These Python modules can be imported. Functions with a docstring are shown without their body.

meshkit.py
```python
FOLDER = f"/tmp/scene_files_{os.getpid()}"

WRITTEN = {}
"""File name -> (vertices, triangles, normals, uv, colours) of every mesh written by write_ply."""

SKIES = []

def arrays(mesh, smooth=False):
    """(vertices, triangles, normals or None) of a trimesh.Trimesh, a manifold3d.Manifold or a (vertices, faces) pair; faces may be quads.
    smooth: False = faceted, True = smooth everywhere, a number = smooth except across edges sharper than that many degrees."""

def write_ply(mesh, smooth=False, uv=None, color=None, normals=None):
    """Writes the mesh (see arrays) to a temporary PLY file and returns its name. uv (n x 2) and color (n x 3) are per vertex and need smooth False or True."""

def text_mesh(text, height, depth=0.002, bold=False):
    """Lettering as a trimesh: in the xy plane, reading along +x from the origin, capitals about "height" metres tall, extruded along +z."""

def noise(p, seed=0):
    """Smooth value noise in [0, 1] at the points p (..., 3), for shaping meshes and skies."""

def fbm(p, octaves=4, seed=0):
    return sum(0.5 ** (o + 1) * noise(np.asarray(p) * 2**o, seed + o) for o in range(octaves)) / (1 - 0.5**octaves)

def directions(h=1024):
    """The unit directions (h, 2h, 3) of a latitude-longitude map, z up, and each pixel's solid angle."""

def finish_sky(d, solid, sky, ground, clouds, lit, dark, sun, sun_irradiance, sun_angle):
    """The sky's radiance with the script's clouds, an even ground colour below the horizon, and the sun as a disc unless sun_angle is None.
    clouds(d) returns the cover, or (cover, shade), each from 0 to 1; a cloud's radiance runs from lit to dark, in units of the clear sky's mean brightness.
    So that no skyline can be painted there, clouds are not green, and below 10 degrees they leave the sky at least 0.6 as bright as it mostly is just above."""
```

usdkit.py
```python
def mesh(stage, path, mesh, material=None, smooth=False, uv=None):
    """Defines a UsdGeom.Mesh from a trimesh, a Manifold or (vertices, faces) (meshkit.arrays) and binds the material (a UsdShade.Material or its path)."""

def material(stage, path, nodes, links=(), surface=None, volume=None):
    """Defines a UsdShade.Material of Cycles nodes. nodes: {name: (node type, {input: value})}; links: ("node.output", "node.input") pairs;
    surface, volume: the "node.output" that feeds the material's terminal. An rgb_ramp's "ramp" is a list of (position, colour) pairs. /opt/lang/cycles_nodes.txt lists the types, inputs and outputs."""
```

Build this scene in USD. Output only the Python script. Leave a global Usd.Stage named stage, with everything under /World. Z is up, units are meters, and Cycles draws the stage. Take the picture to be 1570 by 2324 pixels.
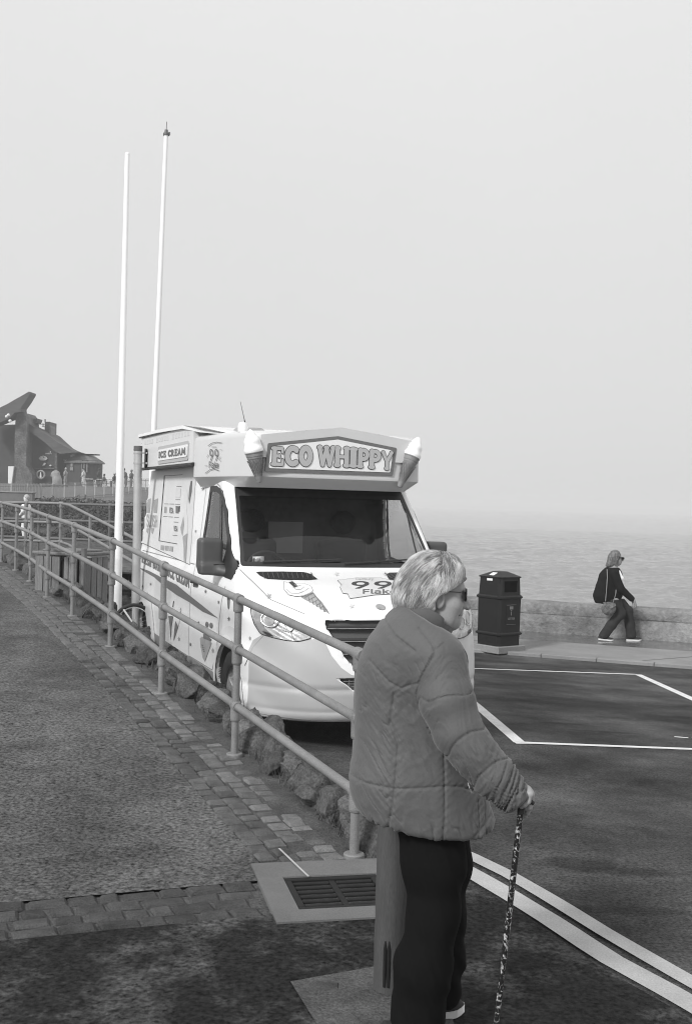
import math, random
import numpy as np
import trimesh, shapely
import shapely.affinity as aff
from shapely.geometry import Polygon, LineString, Point, box as sbox
from shapely.ops import unary_union
from pxr import Usd, UsdGeom, UsdShade, UsdLux, Gf, Sdf, Vt
import usdkit, meshkit

stage = Usd.Stage.CreateInMemory()
UsdGeom.SetStageUpAxis(stage, UsdGeom.Tokens.z)
UsdGeom.SetStageMetersPerUnit(stage, 1.0)
UsdGeom.Xform.Define(stage, '/World')
UsdGeom.Scope.Define(stage, '/World/Looks')
random.seed(7)
rng = np.random.default_rng(7)

# ---------------------------------------------------------------- camera
EYE = np.array([0, 0, 2.0])
ROLL, PITCH = math.radians(1.6), math.atan(20.5 / 2600)
FWD = np.array([0, math.cos(PITCH), -math.sin(PITCH)])
R0 = np.array([1.0, 0, 0]); U0 = np.cross(R0, FWD)
CR = R0 * math.cos(ROLL) + U0 * math.sin(ROLL)
CU = -R0 * math.sin(ROLL) + U0 * math.cos(ROLL)
cam = UsdGeom.Camera.Define(stage, '/World/camera')
cam.AddTransformOp().Set(Gf.Matrix4d(*CR, 0, *CU, 0, *(-FWD), 0, *EYE, 1))
APX = 25.0
cam.CreateHorizontalApertureAttr(APX)
cam.CreateVerticalApertureAttr(APX * 1024 / 691)
cam.CreateFocalLengthAttr(APX * 2600 / 1570)
cam.CreateClippingRangeAttr(Gf.Vec2f(0.1, 20000))
cam.CreateExposureAttr(0.0)
# ---------------------------------------------------------------- sky and sun (hazy, high thin overcast; the photograph is monochrome)
SUN = np.array([-0.50, -0.66, 0.56]); SUN /= np.linalg.norm(SUN)
sun_el, sun_rot = math.asin(SUN[2]), math.atan2(SUN[0], SUN[1])
dome = UsdLux.DomeLight.Define(stage, '/World/sky')
dome.GetPrim().SetCustomDataByKey('kind', 'structure')
SKYV = 6.0; HAZE = 0.0012
skym = usdkit.material(stage, '/World/Looks/sky_air', {
    'sky': ('sky_texture', {'sky_type': 'single_scattering', 'sun_disc': False, 'sun_elevation': sun_el, 'sun_rotation': sun_rot, 'aerosol_density': 3.0}),
    'bw': ('rgb_to_bw', {}),
    'co': ('texture_coordinate', {}), 'sep': ('separate_xyz', {}),
    'mr': ('map_range', {'clamp': True, 'from_min': 0.0, 'from_max': 1.0, 'to_min': SKYV, 'to_max': SKYV * 1.42}),
    'nz': ('noise_texture', {'scale': 1.6, 'detail': 4.0, 'roughness': 0.5}),
    'nr': ('map_range', {'from_min': 0.3, 'from_max': 0.7, 'to_min': 0.975, 'to_max': 1.025}),
    'mul': ('math', {'math_type': 'multiply'}),
    'mix': ('mix_float', {'fac': 0.93, 'use_clamp': True}),
    'bg': ('background_shader', {'strength': 0.12}),
}, [('sky.color', 'bw.color'), ('co.generated', 'sep.vector'), ('sep.z', 'mr.value'), ('co.generated', 'nz.vector'), ('nz.fac', 'nr.value'),
    ('mr.result', 'mul.value1'), ('nr.result', 'mul.value2'), ('bw.val', 'mix.a'), ('mul.value', 'mix.b'), ('mix.result', 'bg.color')], surface='bg.background')
UsdShade.MaterialBindingAPI.Apply(dome.GetPrim()).Bind(skym)
sun = UsdLux.DistantLight.Define(stage, '/World/sun')
sun.CreateNormalizeAttr(True); sun.CreateIntensityAttr(0.85); sun.CreateAngleAttr(12.0); sun.CreateColorAttr(Gf.Vec3f(1, 1, 1))
zc = Gf.Vec3d(*SUN); xc = Gf.Cross(Gf.Vec3d(0, 0, 1), zc).GetNormalized(); yc = Gf.Cross(zc, xc)
sun.AddTransformOp().Set(Gf.Matrix4d(*xc, 0, *yc, 0, *zc, 0, 0, 0, 30, 1))

# ---------------------------------------------------------------- materials
LOOK = {}
def mat(name, base, rough=0.7, var=0.0, scale=4.0, detail=5.0, bump=0.0, bscale=None, bdist=0.01, metal=0.0, spec=0.5, coat=0.0, sheen=0.0, fine=0.0, fscale=120.0, stretch=None, rvar=0.0, obj_rand=0.0):
    """grey principled material: base colour varied by two octaves of noise (large patches and fine grain), with noise relief"""
    n, l = {}, []
    n['co'] = ('geometry', {})
    src = 'co.position'
    if stretch is not None:
        n['mp'] = ('mapping', {'scale': stretch}); l.append((src, 'mp.vector')); src = 'mp.vector'
    n['p'] = ('principled_bsdf', {'base_color': (base,) * 3, 'roughness': rough, 'metallic': metal, 'specular_ior_level': spec, 'coat_weight': coat, 'sheen_weight': sheen})
    if var or fine or obj_rand:
        n['v1'] = ('noise_texture', {'scale': scale, 'detail': detail, 'roughness': 0.62}); l.append((src, 'v1.vector'))
        n['m1'] = ('map_range', {'from_min': 0.25, 'from_max': 0.75, 'to_min': 1 - var, 'to_max': 1 + var, 'clamp': False}); l.append(('v1.fac', 'm1.value'))
        n['v2'] = ('noise_texture', {'scale': fscale, 'detail': 2.0}); l.append((src, 'v2.vector'))
        n['m2'] = ('map_range', {'from_min': 0.25, 'from_max': 0.75, 'to_min': base * (1 - fine), 'to_max': base * (1 + fine), 'clamp': False}); l.append(('v2.fac', 'm2.value'))
        n['mm'] = ('math', {'math_type': 'multiply'}); l += [('m1.result', 'mm.value1'), ('m2.result', 'mm.value2')]
        out = 'mm.value'
        if obj_rand:
            n['oi'] = ('geometry', {})
            n['or'] = ('object_info', {})
            n['m3'] = ('map_range', {'to_min': 1 - obj_rand, 'to_max': 1 + obj_rand}); l.append(('or.random', 'm3.value'))
            n['m4'] = ('math', {'math_type': 'multiply'}); l += [(out, 'm4.value1'), ('m3.result', 'm4.value2')]
            out = 'm4.value'
        n['cc'] = ('combine_color', {}); l += [(out, 'cc.r'), (out, 'cc.g'), (out, 'cc.b'), ('cc.color', 'p.base_color')]
    if rvar:
        n['v3'] = ('noise_texture', {'scale': scale * 1.7, 'detail': 4.0}); l.append((src, 'v3.vector'))
        n['m5'] = ('map_range', {'from_min': 0.3, 'from_max': 0.7, 'to_min': max(0.03, rough - rvar), 'to_max': min(1, rough + rvar)}); l += [('v3.fac', 'm5.value'), ('m5.result', 'p.roughness')]
    if bump:
        n['bn'] = ('noise_texture', {'scale': bscale or scale * 6, 'detail': 6.0, 'roughness': 0.6}); l.append((src, 'bn.vector'))
        n['bp'] = ('bump', {'strength': bump, 'distance': bdist}); l += [('bn.fac', 'bp.height'), ('bp.normal', 'p.normal')]
    LOOK[name] = usdkit.material(stage, '/World/Looks/' + name, n, l, surface='p.BSDF')
    return name

# ---------------------------------------------------------------- scene helpers
used = {}
def numbered(path):
    k = used.get(path, -1) + 1
    used[path] = k
    return path if k == 0 else f'{path}_{k:03d}'
def tag(prim, label=None, cat=None, group=None, kind=None):
    p = prim.GetPrim() if hasattr(prim, 'GetPrim') else prim
    for k, v in (('label', label), ('category', cat), ('group', group), ('kind', kind)):
        if v: p.SetCustomDataByKey(k, v)
    return p
def thing(name, label, cat, loc=(0, 0, 0), rotz=0.0, group=None, kind=None):
    x = UsdGeom.Xform.Define(stage, numbered('/World/' + name))
    x.AddTranslateOp().Set(Gf.Vec3d(*map(float, loc)))
    if rotz: x.AddRotateZOp().Set(math.degrees(rotz))
    tag(x, label, cat, group, kind)
    return x.GetPrim()
def obj(name, mesh, material, parent=None, smooth=False, label=None):
    base = str(parent.GetPath()) if parent is not None else '/World'
    if isinstance(mesh, list): mesh = trimesh.util.concatenate(mesh)
    m = usdkit.mesh(stage, numbered(base + '/' + name), mesh, LOOK[material] if isinstance(material, str) else material, smooth)
    if label: m.GetPrim().SetCustomDataByKey('label', label)
    return m.GetPrim()
def struct(name, mesh, material, smooth=False, kind='structure', parent=None):
    return tag(obj(name, mesh, material, parent, smooth), kind=kind)

# ---------------------------------------------------------------- mesh helpers
def box(cx, cy, cz, sx, sy, sz, rz=0.0, ch=0.0):
    if ch:
        a, b, c = sx / 2, sy / 2, sz / 2
        pts = [(i * (a - ch * (k != 0)), j * (b - ch * (k != 1)), l * (c - ch * (k != 2))) for i in (-1, 1) for j in (-1, 1) for l in (-1, 1) for k in (0, 1, 2)]
        m = trimesh.convex.convex_hull(np.array(pts))
    else:
        m = trimesh.creation.box((sx, sy, sz))
    if rz: m.apply_transform(trimesh.transformations.rotation_matrix(rz, (0, 0, 1)))
    m.apply_translation((cx, cy, cz))
    return m
def frames(path):
    path = np.asarray(path, float); n = len(path)
    t = np.gradient(path, axis=0); t /= np.linalg.norm(t, axis=1, keepdims=True) + 1e-12
    ref = np.array([0, 0, 1.0]) if abs(t[0, 2]) < 0.9 else np.array([1.0, 0, 0])
    u = np.cross(ref, t[0]); u /= np.linalg.norm(u); U = [u]
    for i in range(1, n):
        u = U[-1] - t[i] * (U[-1] @ t[i]); u /= np.linalg.norm(u) + 1e-12; U.append(u)
    U = np.array(U); return t, U, np.cross(t, U)
def tube(path, r, sides=12, caps=True):
    path = np.asarray(path, float); n = len(path); r = np.broadcast_to(np.asarray(r, float), (n,))
    t, u, v = frames(path)
    a = np.linspace(0, 2 * np.pi, sides, endpoint=False)
    ring = path[:, None] + r[:, None, None] * (np.cos(a)[None, :, None] * u[:, None] + np.sin(a)[None, :, None] * v[:, None])
    V = ring.reshape(-1, 3); Fc = []
    for i in range(n - 1):
        for j in range(sides):
            k = (j + 1) % sides
            Fc += [(i * sides + j, i * sides + k, (i + 1) * sides + k), (i * sides + j, (i + 1) * sides + k, (i + 1) * sides + j)]
    if caps:
        V = np.vstack([V, path[0], path[-1]]); c0, c1 = len(V) - 2, len(V) - 1
        for j in range(sides):
            k = (j + 1) % sides
            Fc += [(c0, k, j), (c1, (n - 1) * sides + j, (n - 1) * sides + k)]
    return trimesh.Trimesh(V, np.array(Fc), process=False)
def rod(a, b, r, sides=10, r2=None):
    return tube([a, b], [r, r if r2 is None else r2], sides)
def lathe(profile, sides=32, center=(0, 0, 0)):
    """profile: (r, z) from bottom to top"""
    p = np.asarray(profile, float); a = np.linspace(0, 2 * np.pi, sides, endpoint=False)
    V = np.stack([p[:, None, 0] * np.cos(a), p[:, None, 0] * np.sin(a), np.broadcast_to(p[:, None, 1], (len(p), sides))], -1).reshape(-1, 3) + np.asarray(center)
    Fc = []
    for i in range(len(p) - 1):
        for j in range(sides):
            k = (j + 1) % sides
            Fc += [(i * sides + j, i * sides + k, (i + 1) * sides + k), (i * sides + j, (i + 1) * sides + k, (i + 1) * sides + j)]
    return trimesh.Trimesh(V, np.array(Fc), process=False)
def sweep_strip(center, width, zf, dz=0.0, n=None):
    """flat strip of given width along a 2D polyline, lying on the surface zf"""
    c = np.asarray(center, float)
    seg = np.linalg.norm(np.diff(c, axis=0), axis=1); s = np.concatenate([[0], np.cumsum(seg)])
    m = n or max(2, int(s[-1] / 0.15))
    q = np.linspace(0, s[-1], m); c = np.stack([np.interp(q, s, c[:, k]) for k in (0, 1)], 1)
    t = np.gradient(c, axis=0); t /= np.linalg.norm(t, axis=1, keepdims=True); nn = np.stack([-t[:, 1], t[:, 0]], 1)
    w = np.broadcast_to(np.asarray(width, float), (m,))[:, None]
    jit = 1 + 0.05 * (meshkit.noise(np.stack([q * 9, q * 0, q * 0], 1))[:, None] - 0.5)
    A, B = c + nn * w / 2 * jit, c - nn * w / 2 * jit
    V = np.vstack([np.column_stack([A, zf(A[:, 0], A[:, 1]) + dz]), np.column_stack([B, zf(B[:, 0], B[:, 1]) + dz])])
    Fc = [f for i in range(m - 1) for f in ((i + m, i + m + 1, i + 1), (i + m, i + 1, i))]
    return trimesh.Trimesh(V, np.array(Fc), process=False)
def grid_sheet(poly, step, zf):
    """triangulated sheet over a 2D polygon with interior points, draped on zf"""
    from scipy.spatial import Delaunay
    x0, y0, x1, y1 = poly.bounds
    gx, gy = np.meshgrid(np.arange(x0, x1 + step, step), np.arange(y0, y1 + step, step))
    pts = np.column_stack([gx.ravel(), gy.ravel()])
    inner = poly.buffer(-step * 0.35)
    pts = pts[shapely.contains_xy(inner, pts[:, 0], pts[:, 1])]
    ring = poly.exterior.segmentize(step)
    b = np.array(ring.coords)[:-1]
    P = np.vstack([b] + [np.array(h.segmentize(step).coords)[:-1] for h in poly.interiors] + [pts])
    tri = Delaunay(P).simplices
    c = P[tri].mean(1)
    tri = tri[shapely.contains_xy(poly, c[:, 0], c[:, 1])]
    a, bb, cc = P[tri[:, 0]], P[tri[:, 1]], P[tri[:, 2]]
    ar = (bb[:, 0] - a[:, 0]) * (cc[:, 1] - a[:, 1]) - (bb[:, 1] - a[:, 1]) * (cc[:, 0] - a[:, 0])
    tri[ar < 0] = tri[ar < 0][:, ::-1]; tri = tri[np.abs(ar) > 1e-9]
    return trimesh.Trimesh(np.column_stack([P, zf(P[:, 0], P[:, 1])]), tri, process=False)
def extrude(poly, h, z0=0.0):
    gs = getattr(poly, 'geoms', [poly])
    m = trimesh.util.concatenate([trimesh.creation.extrude_polygon(g, h, engine='earcut') for g in gs if g.area > 1e-9])
    m.apply_translation((0, 0, z0)); return m
def flat2(poly, size):
    """2D polygon -> (points, triangles) subdivided to about size"""
    Vs, Fs, k = [], [], 0
    for g in getattr(poly, 'geoms', [poly]):
        if g.area < 1e-8: continue
        v, f = trimesh.creation.triangulate_polygon(g, engine='earcut')
        v = np.asarray(v)[:, :2]; f = np.asarray(f)
        for _ in range(7):
            e = np.linalg.norm(v[f] - v[np.roll(f, 1, 1)], axis=2).max()
            if e < size or len(f) > 60000: break
            v3, f = trimesh.remesh.subdivide(np.column_stack([v, np.zeros(len(v))]), f); v = v3[:, :2]
        Vs.append(v); Fs.append(f + k); k += len(v)
    return np.vstack(Vs), np.vstack(Fs)
def subdivide_long(v, f, size):
    return v, f

# signed-distance modelling: smooth unions of tapered capsules, meshed by naive surface nets
def smin(a, b, k):
    h = np.clip(0.5 + 0.5 * (b - a) / k, 0, 1)
    return b + (a - b) * h - k * h * (1 - h)
def smax(a, b, k): return -smin(-a, -b, k)
def capsule(P, a, b, ra, rb):
    a, b = np.asarray(a, float), np.asarray(b, float); ab = b - a
    t = np.clip(((P - a) @ ab) / (ab @ ab + 1e-12), 0, 1)
    return np.linalg.norm(P - a - t[..., None] * ab, axis=-1) - (ra + (rb - ra) * t)
def ellip(P, c, r):
    q = (P - np.asarray(c)) / np.asarray(r); k = np.linalg.norm(q, axis=-1)
    k2 = np.linalg.norm(q / np.asarray(r), axis=-1) + 1e-9
    return k * (k - 1) / k2
def surface_nets(fn, lo, hi, h, project=True):
    lo, hi = np.asarray(lo, float), np.asarray(hi, float)
    n = np.ceil((hi - lo) / h).astype(int) + 1
    ax = [lo[k] + h * np.arange(n[k]) for k in range(3)]
    G = np.empty(tuple(n))
    for i0 in range(0, n[0], 24):
        g = np.stack(np.meshgrid(ax[0][i0:i0 + 24], ax[1], ax[2], indexing='ij'), -1)
        G[i0:i0 + 24] = fn(g)
    S = G < 0
    c = [S[i:n[0] - 1 + i, j:n[1] - 1 + j, k:n[2] - 1 + k] for i in (0, 1) for j in (0, 1) for k in (0, 1)]
    anyv = np.logical_or.reduce(c); allv = np.logical_and.reduce(c)
    cells = np.argwhere(anyv & ~allv)
    idx = -np.ones(tuple(n - 1), int); idx[tuple(cells.T)] = np.arange(len(cells))
    acc = np.zeros((len(cells), 3)); cnt = np.zeros(len(cells))
    corners = np.array([(i, j, k) for i in (0, 1) for j in (0, 1) for k in (0, 1)])
    vals = np.stack([G[tuple((cells + o).T)] for o in corners], 1)
    for a in range(8):
        for b in range(a + 1, 8):
            if np.abs(corners[a] - corners[b]).sum() != 1: continue
            va, vb = vals[:, a], vals[:, b]; m = (va < 0) != (vb < 0)
            t = np.where(m, va / np.where(m, va - vb, 1), 0)
            acc += np.where(m[:, None], corners[a] + t[:, None] * (corners[b] - corners[a]), 0); cnt += m
    V = lo + h * (cells + acc / cnt[:, None])
    Fc = []
    for d in range(3):
        e, u = (d + 1) % 3, (d + 2) % 3
        sl0 = [slice(None)] * 3; sl1 = [slice(None)] * 3
        sl0[d] = slice(0, n[d] - 1); sl1[d] = slice(1, n[d])
        A, B = S[tuple(sl0)], S[tuple(sl1)]
        X = np.argwhere(A != B)
        ok = (X[:, e] > 0) & (X[:, u] > 0) & (X[:, e] < n[e] - 1) & (X[:, u] < n[u] - 1)
        X = X[ok]; flip = A[tuple(X.T)]
        def cell(de, du):
            Y = X.copy(); Y[:, e] += de; Y[:, u] += du; return idx[tuple(Y.T)]
        q = np.stack([cell(-1, -1), cell(0, -1), cell(0, 0), cell(-1, 0)], 1)
        q[~flip] = q[~flip][:, ::-1]
        Fc += [q[:, [0, 1, 2]], q[:, [0, 2, 3]]]
    Fc = np.vstack(Fc); Fc = Fc[(Fc >= 0).all(1)]
    if project:
        for _ in range(2):
            d = fn(V[None])[0]; e_ = h * 0.25
            g = np.stack([(fn((V + e_ * np.eye(3)[k])[None])[0] - fn((V - e_ * np.eye(3)[k])[None])[0]) / (2 * e_) for k in range(3)], 1)
            st = -d[:, None] * g / ((g ** 2).sum(1, keepdims=True) + 1e-9)
            L = np.linalg.norm(st, axis=1, keepdims=True); V = V + st * np.minimum(1, 0.6 * h / (L + 1e-12))
    return trimesh.Trimesh(V, Fc, process=False)
# ---------------------------------------------------------------- the lie of the land
def sm(a, b, x):
    t = np.clip((np.asarray(x, float) - a) / (b - a), 0, 1); return t * t * (3 - 2 * t)
ND = np.array([-0.4277, 1.0]) / math.hypot(0.4277, 1)       # direction of the rail, uphill and away from the camera
NR = np.array([ND[1], -ND[0]])                               # to the right of the rail (towards the road)
RP = np.array([0.09, 5.85])                                  # last rail post
def rail_xy(y): return np.array([0.09 - 0.4277 * (y - 5.85), y])
def z_road(x, y):
    x, y = np.asarray(x, float), np.asarray(y, float); s = 0.52 * x + 0.855 * y
    near = 0.180 - 0.110 * sm(5.7, 8.2, s)
    return near - 0.55 * np.clip((s - 8.8) / 8.6, 0, 1) * sm(-1.3, 1.1, x)
PY = [0, 5.0, 5.85, 7.54, 9.16, 11.1, 12.94, 14.6, 16.65, 18.4, 22, 40]
PZ = [.185, .188, .197, .318, .43, .54, .635, .69, .735, .77, .83, 1.0]
def z_pave(x, y):
    x, y = np.asarray(x, float), np.asarray(y, float)
    # height follows the distance along the rail
    d = (x - RP[0]) * ND[0] + (y - RP[1]) * ND[1]
    return np.interp(5.85 + d * ND[1], PY, PZ)

mat('asphalt_road', 0.088, 0.82, var=0.32, scale=0.9, detail=8, fine=0.55, fscale=90, bump=0.55, bscale=140, bdist=0.006, rvar=0.1)
mat('asphalt_path', 0.155, 0.85, var=0.30, scale=1.1, detail=9, fine=0.65, fscale=75, bump=0.6, bscale=110, bdist=0.006)
mat('sett_stone', 0.125, 0.85, spec=0.12, var=0.35, scale=9, fine=0.35, fscale=160, bump=0.6, bscale=70, bdist=0.006, obj_rand=0.28)
mat('sett_dark', 0.082, 0.85, spec=0.12, var=0.35, scale=9, fine=0.35, fscale=160, bump=0.6, bscale=70, bdist=0.006, obj_rand=0.25)
mat('sett_band', 0.055, 0.85, spec=0.12, var=0.4, scale=9, fine=0.4, fscale=160, bump=0.6, bscale=70, bdist=0.006, obj_rand=0.22)
mat('mortar', 0.08, 0.95, spec=0.08, var=0.4, scale=7, fine=0.4, fscale=90, bump=0.7, bscale=60, bdist=0.012)
mat('concrete', 0.135, 0.9, spec=0.15, var=0.16, scale=3, fine=0.15, fscale=140, bump=0.3, bscale=90, bdist=0.004)
mat('promenade_concrete', 0.205, 0.85, spec=0.2, var=0.22, scale=1.2, fine=0.18, fscale=60, bump=0.3, bscale=50, bdist=0.004)
mat('wet_path', 0.07, 0.16, var=0.35, scale=1.6, fine=0.3, fscale=60, bump=0.15, bscale=50, bdist=0.003, rvar=0.12)
mat('white_paint', 0.62, 0.7, var=0.18, scale=7, fine=0.22, fscale=120, bump=0.3, bscale=130, bdist=0.004)
mat('line_paint', 0.36, 0.7, var=0.16, scale=6, fine=0.18, fscale=120, bump=0.4, bscale=130, bdist=0.004)
mat('iron', 0.013, 0.6, spec=0.2, var=0.3, scale=14, bump=0.3, bscale=120, bdist=0.003)
mat('stone', 0.088, 0.9, spec=0.12, var=0.45, scale=6, detail=8, fine=0.4, fscale=70, bump=0.9, bscale=28, bdist=0.03, obj_rand=0.3)
mat('dark_stone', 0.045, 0.9, var=0.5, scale=5, fine=0.4, fscale=60, bump=0.9, bscale=22, bdist=0.03)
mat('soil', 0.06, 0.95, var=0.4, scale=3, bump=0.8, bscale=30, bdist=0.03)
mat('sea_wall', 0.20, 0.9, spec=0.1, var=0.6, scale=1.1, detail=9, fine=0.22, fscale=14, bump=0.8, bscale=14, bdist=0.05)
mat('grass_green', 0.06, 0.9, var=0.4, scale=8, obj_rand=0.2)
mat('bank_green', 0.05, 0.95, var=0.55, scale=1.2, detail=9, fine=0.5, fscale=9, bump=1.0, bscale=3.0, bdist=0.25)
mat('lawn', 0.10, 0.95, var=0.22, scale=0.5, detail=8, fine=0.35, fscale=6, bump=0.6, bscale=8, bdist=0.06)

# stains, patches and worn areas of the near pavement: three-tone asphalt
def ground_mix(name, a, b, scale, lo, hi, fine, fscale, detail=7, rough=0.85, big=0.22, stains=()):
    N_, L_ = {}, []                                               # old oil and damp stains, each with its own place, size and ragged edge
    last = 'x2.value'
    if stains:
        N_['sx'] = ('separate_xyz', {}); N_['sn'] = ('noise_texture', {'scale': 5.0, 'detail': 5.0, 'roughness': 0.65}); L_ += [('g.position', 'sx.vector'), ('g.position', 'sn.vector')]
    for i, (cx, cy, rx, ry, dark) in enumerate(stains):
        q = f's{i}'
        N_[q + 'a'] = ('math', {'math_type': 'multiply_add', 'value2': 1 / rx, 'value3': -cx / rx}); N_[q + 'b'] = ('math', {'math_type': 'multiply_add', 'value2': 1 / ry, 'value3': -cy / ry})
        N_[q + 'c'] = ('math', {'math_type': 'multiply'}); N_[q + 'd'] = ('math', {'math_type': 'multiply_add'}); N_[q + 'e'] = ('math', {'math_type': 'multiply_add', 'value2': 2.6})
        N_[q + 'f'] = ('map_range', {'from_min': 1.75, 'from_max': 2.75, 'to_min': dark, 'to_max': 1.0, 'clamp': True}); N_[q + 'g'] = ('math', {'math_type': 'multiply'})
        L_ += [('sx.x', q + 'a.value1'), ('sx.y', q + 'b.value1'), (q + 'a.value', q + 'c.value1'), (q + 'a.value', q + 'c.value2'), (q + 'b.value', q + 'd.value1'), (q + 'b.value', q + 'd.value2'), (q + 'c.value', q + 'd.value3'),
               ('sn.fac', q + 'e.value1'), (q + 'd.value', q + 'e.value3'), (q + 'e.value', q + 'f.value'), (last, q + 'g.value1'), (q + 'f.result', q + 'g.value2')]
        last = q + 'g.value'
    LOOK[name] = usdkit.material(stage, '/World/Looks/' + name, {**N_,
        'g': ('geometry', {}), 'n': ('noise_texture', {'scale': scale, 'detail': float(detail), 'roughness': 0.68}),
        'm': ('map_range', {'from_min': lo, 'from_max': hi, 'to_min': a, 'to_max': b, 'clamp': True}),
        'n2': ('noise_texture', {'scale': fscale, 'detail': 3.0, 'roughness': 0.7}), 'm2': ('map_range', {'from_min': 0.28, 'from_max': 0.72, 'to_min': 1 - fine, 'to_max': 1 + fine}),
        'n3': ('noise_texture', {'scale': 0.75, 'detail': 5.0, 'roughness': 0.65}), 'm3': ('map_range', {'from_min': 0.32, 'from_max': 0.68, 'to_min': 1 - big, 'to_max': 1 + big}),
        'x': ('math', {'math_type': 'multiply'}), 'x2': ('math', {'math_type': 'multiply'}), 'c': ('combine_color', {}), 'bp': ('bump', {'strength': 0.7, 'distance': 0.007}),
        'p': ('principled_bsdf', {'roughness': rough, 'specular_ior_level': 0.10})},
        [('g.position', 'n.vector'), ('g.position', 'n2.vector'), ('g.position', 'n3.vector'), ('n.fac', 'm.value'), ('n2.fac', 'm2.value'), ('n3.fac', 'm3.value'),
         ('m.result', 'x.value1'), ('m2.result', 'x.value2'), ('x.value', 'x2.value1'), ('m3.result', 'x2.value2'),
         (last, 'c.r'), (last, 'c.g'), (last, 'c.b'), ('c.color', 'p.base_color'), ('n2.fac', 'bp.height'), ('bp.normal', 'p.normal')] + L_, surface='p.BSDF')
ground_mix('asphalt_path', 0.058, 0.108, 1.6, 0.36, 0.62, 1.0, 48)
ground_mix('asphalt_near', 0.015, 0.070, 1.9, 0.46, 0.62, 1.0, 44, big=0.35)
ground_mix('asphalt_road', 0.030, 0.078, 0.75, 0.34, 0.64, 0.75, 60, big=0.30, stains=[(1.24, 5.86, .20, .12, .45), (1.50, 5.76, .22, .07, .5), (1.95, 5.3, .35, .05, .5), (2.9, 12.2, 1.3, .9, .62), (3.9, 11.6, .9, .4, .7), (1.9, 18.0, 1.6, .3, .6), (3.2, 9.95, .16, .12, .5), (2.4, 10.4, .30, .07, .55), (2.1, 10.8, .2, .08, .6), (1.9, 8.4, .8, .3, .85), (1.35, 5.2, .3, .06, .6)])

# ---- road: one sheet from behind the camera to the promenade
WALL_A, WALL_B = np.array([6.35, 21.39]), np.array([3.37, 22.61])
wd = (WALL_B - WALL_A) / np.linalg.norm(WALL_B - WALL_A)          # along the sea wall, to the left
wn = np.array([wd[1], -wd[0]]);  wn = wn if wn[1] > 0 else -wn    # towards the sea
def wall_pt(t, off=0.0): return WALL_A + wd * t + wn * off
KERB = -3.35                                                      # promenade kerb, this far before the wall
TL, TR_ = 10.5, -42.0
road_poly = Polygon([wall_pt(TR_, KERB), wall_pt(TL, KERB), (-9, 24), (-16, 24), (-16, -4), (34, -4)])
road = struct('road', grid_sheet(road_poly, 0.35, z_road), 'asphalt_road', smooth=True)
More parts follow.
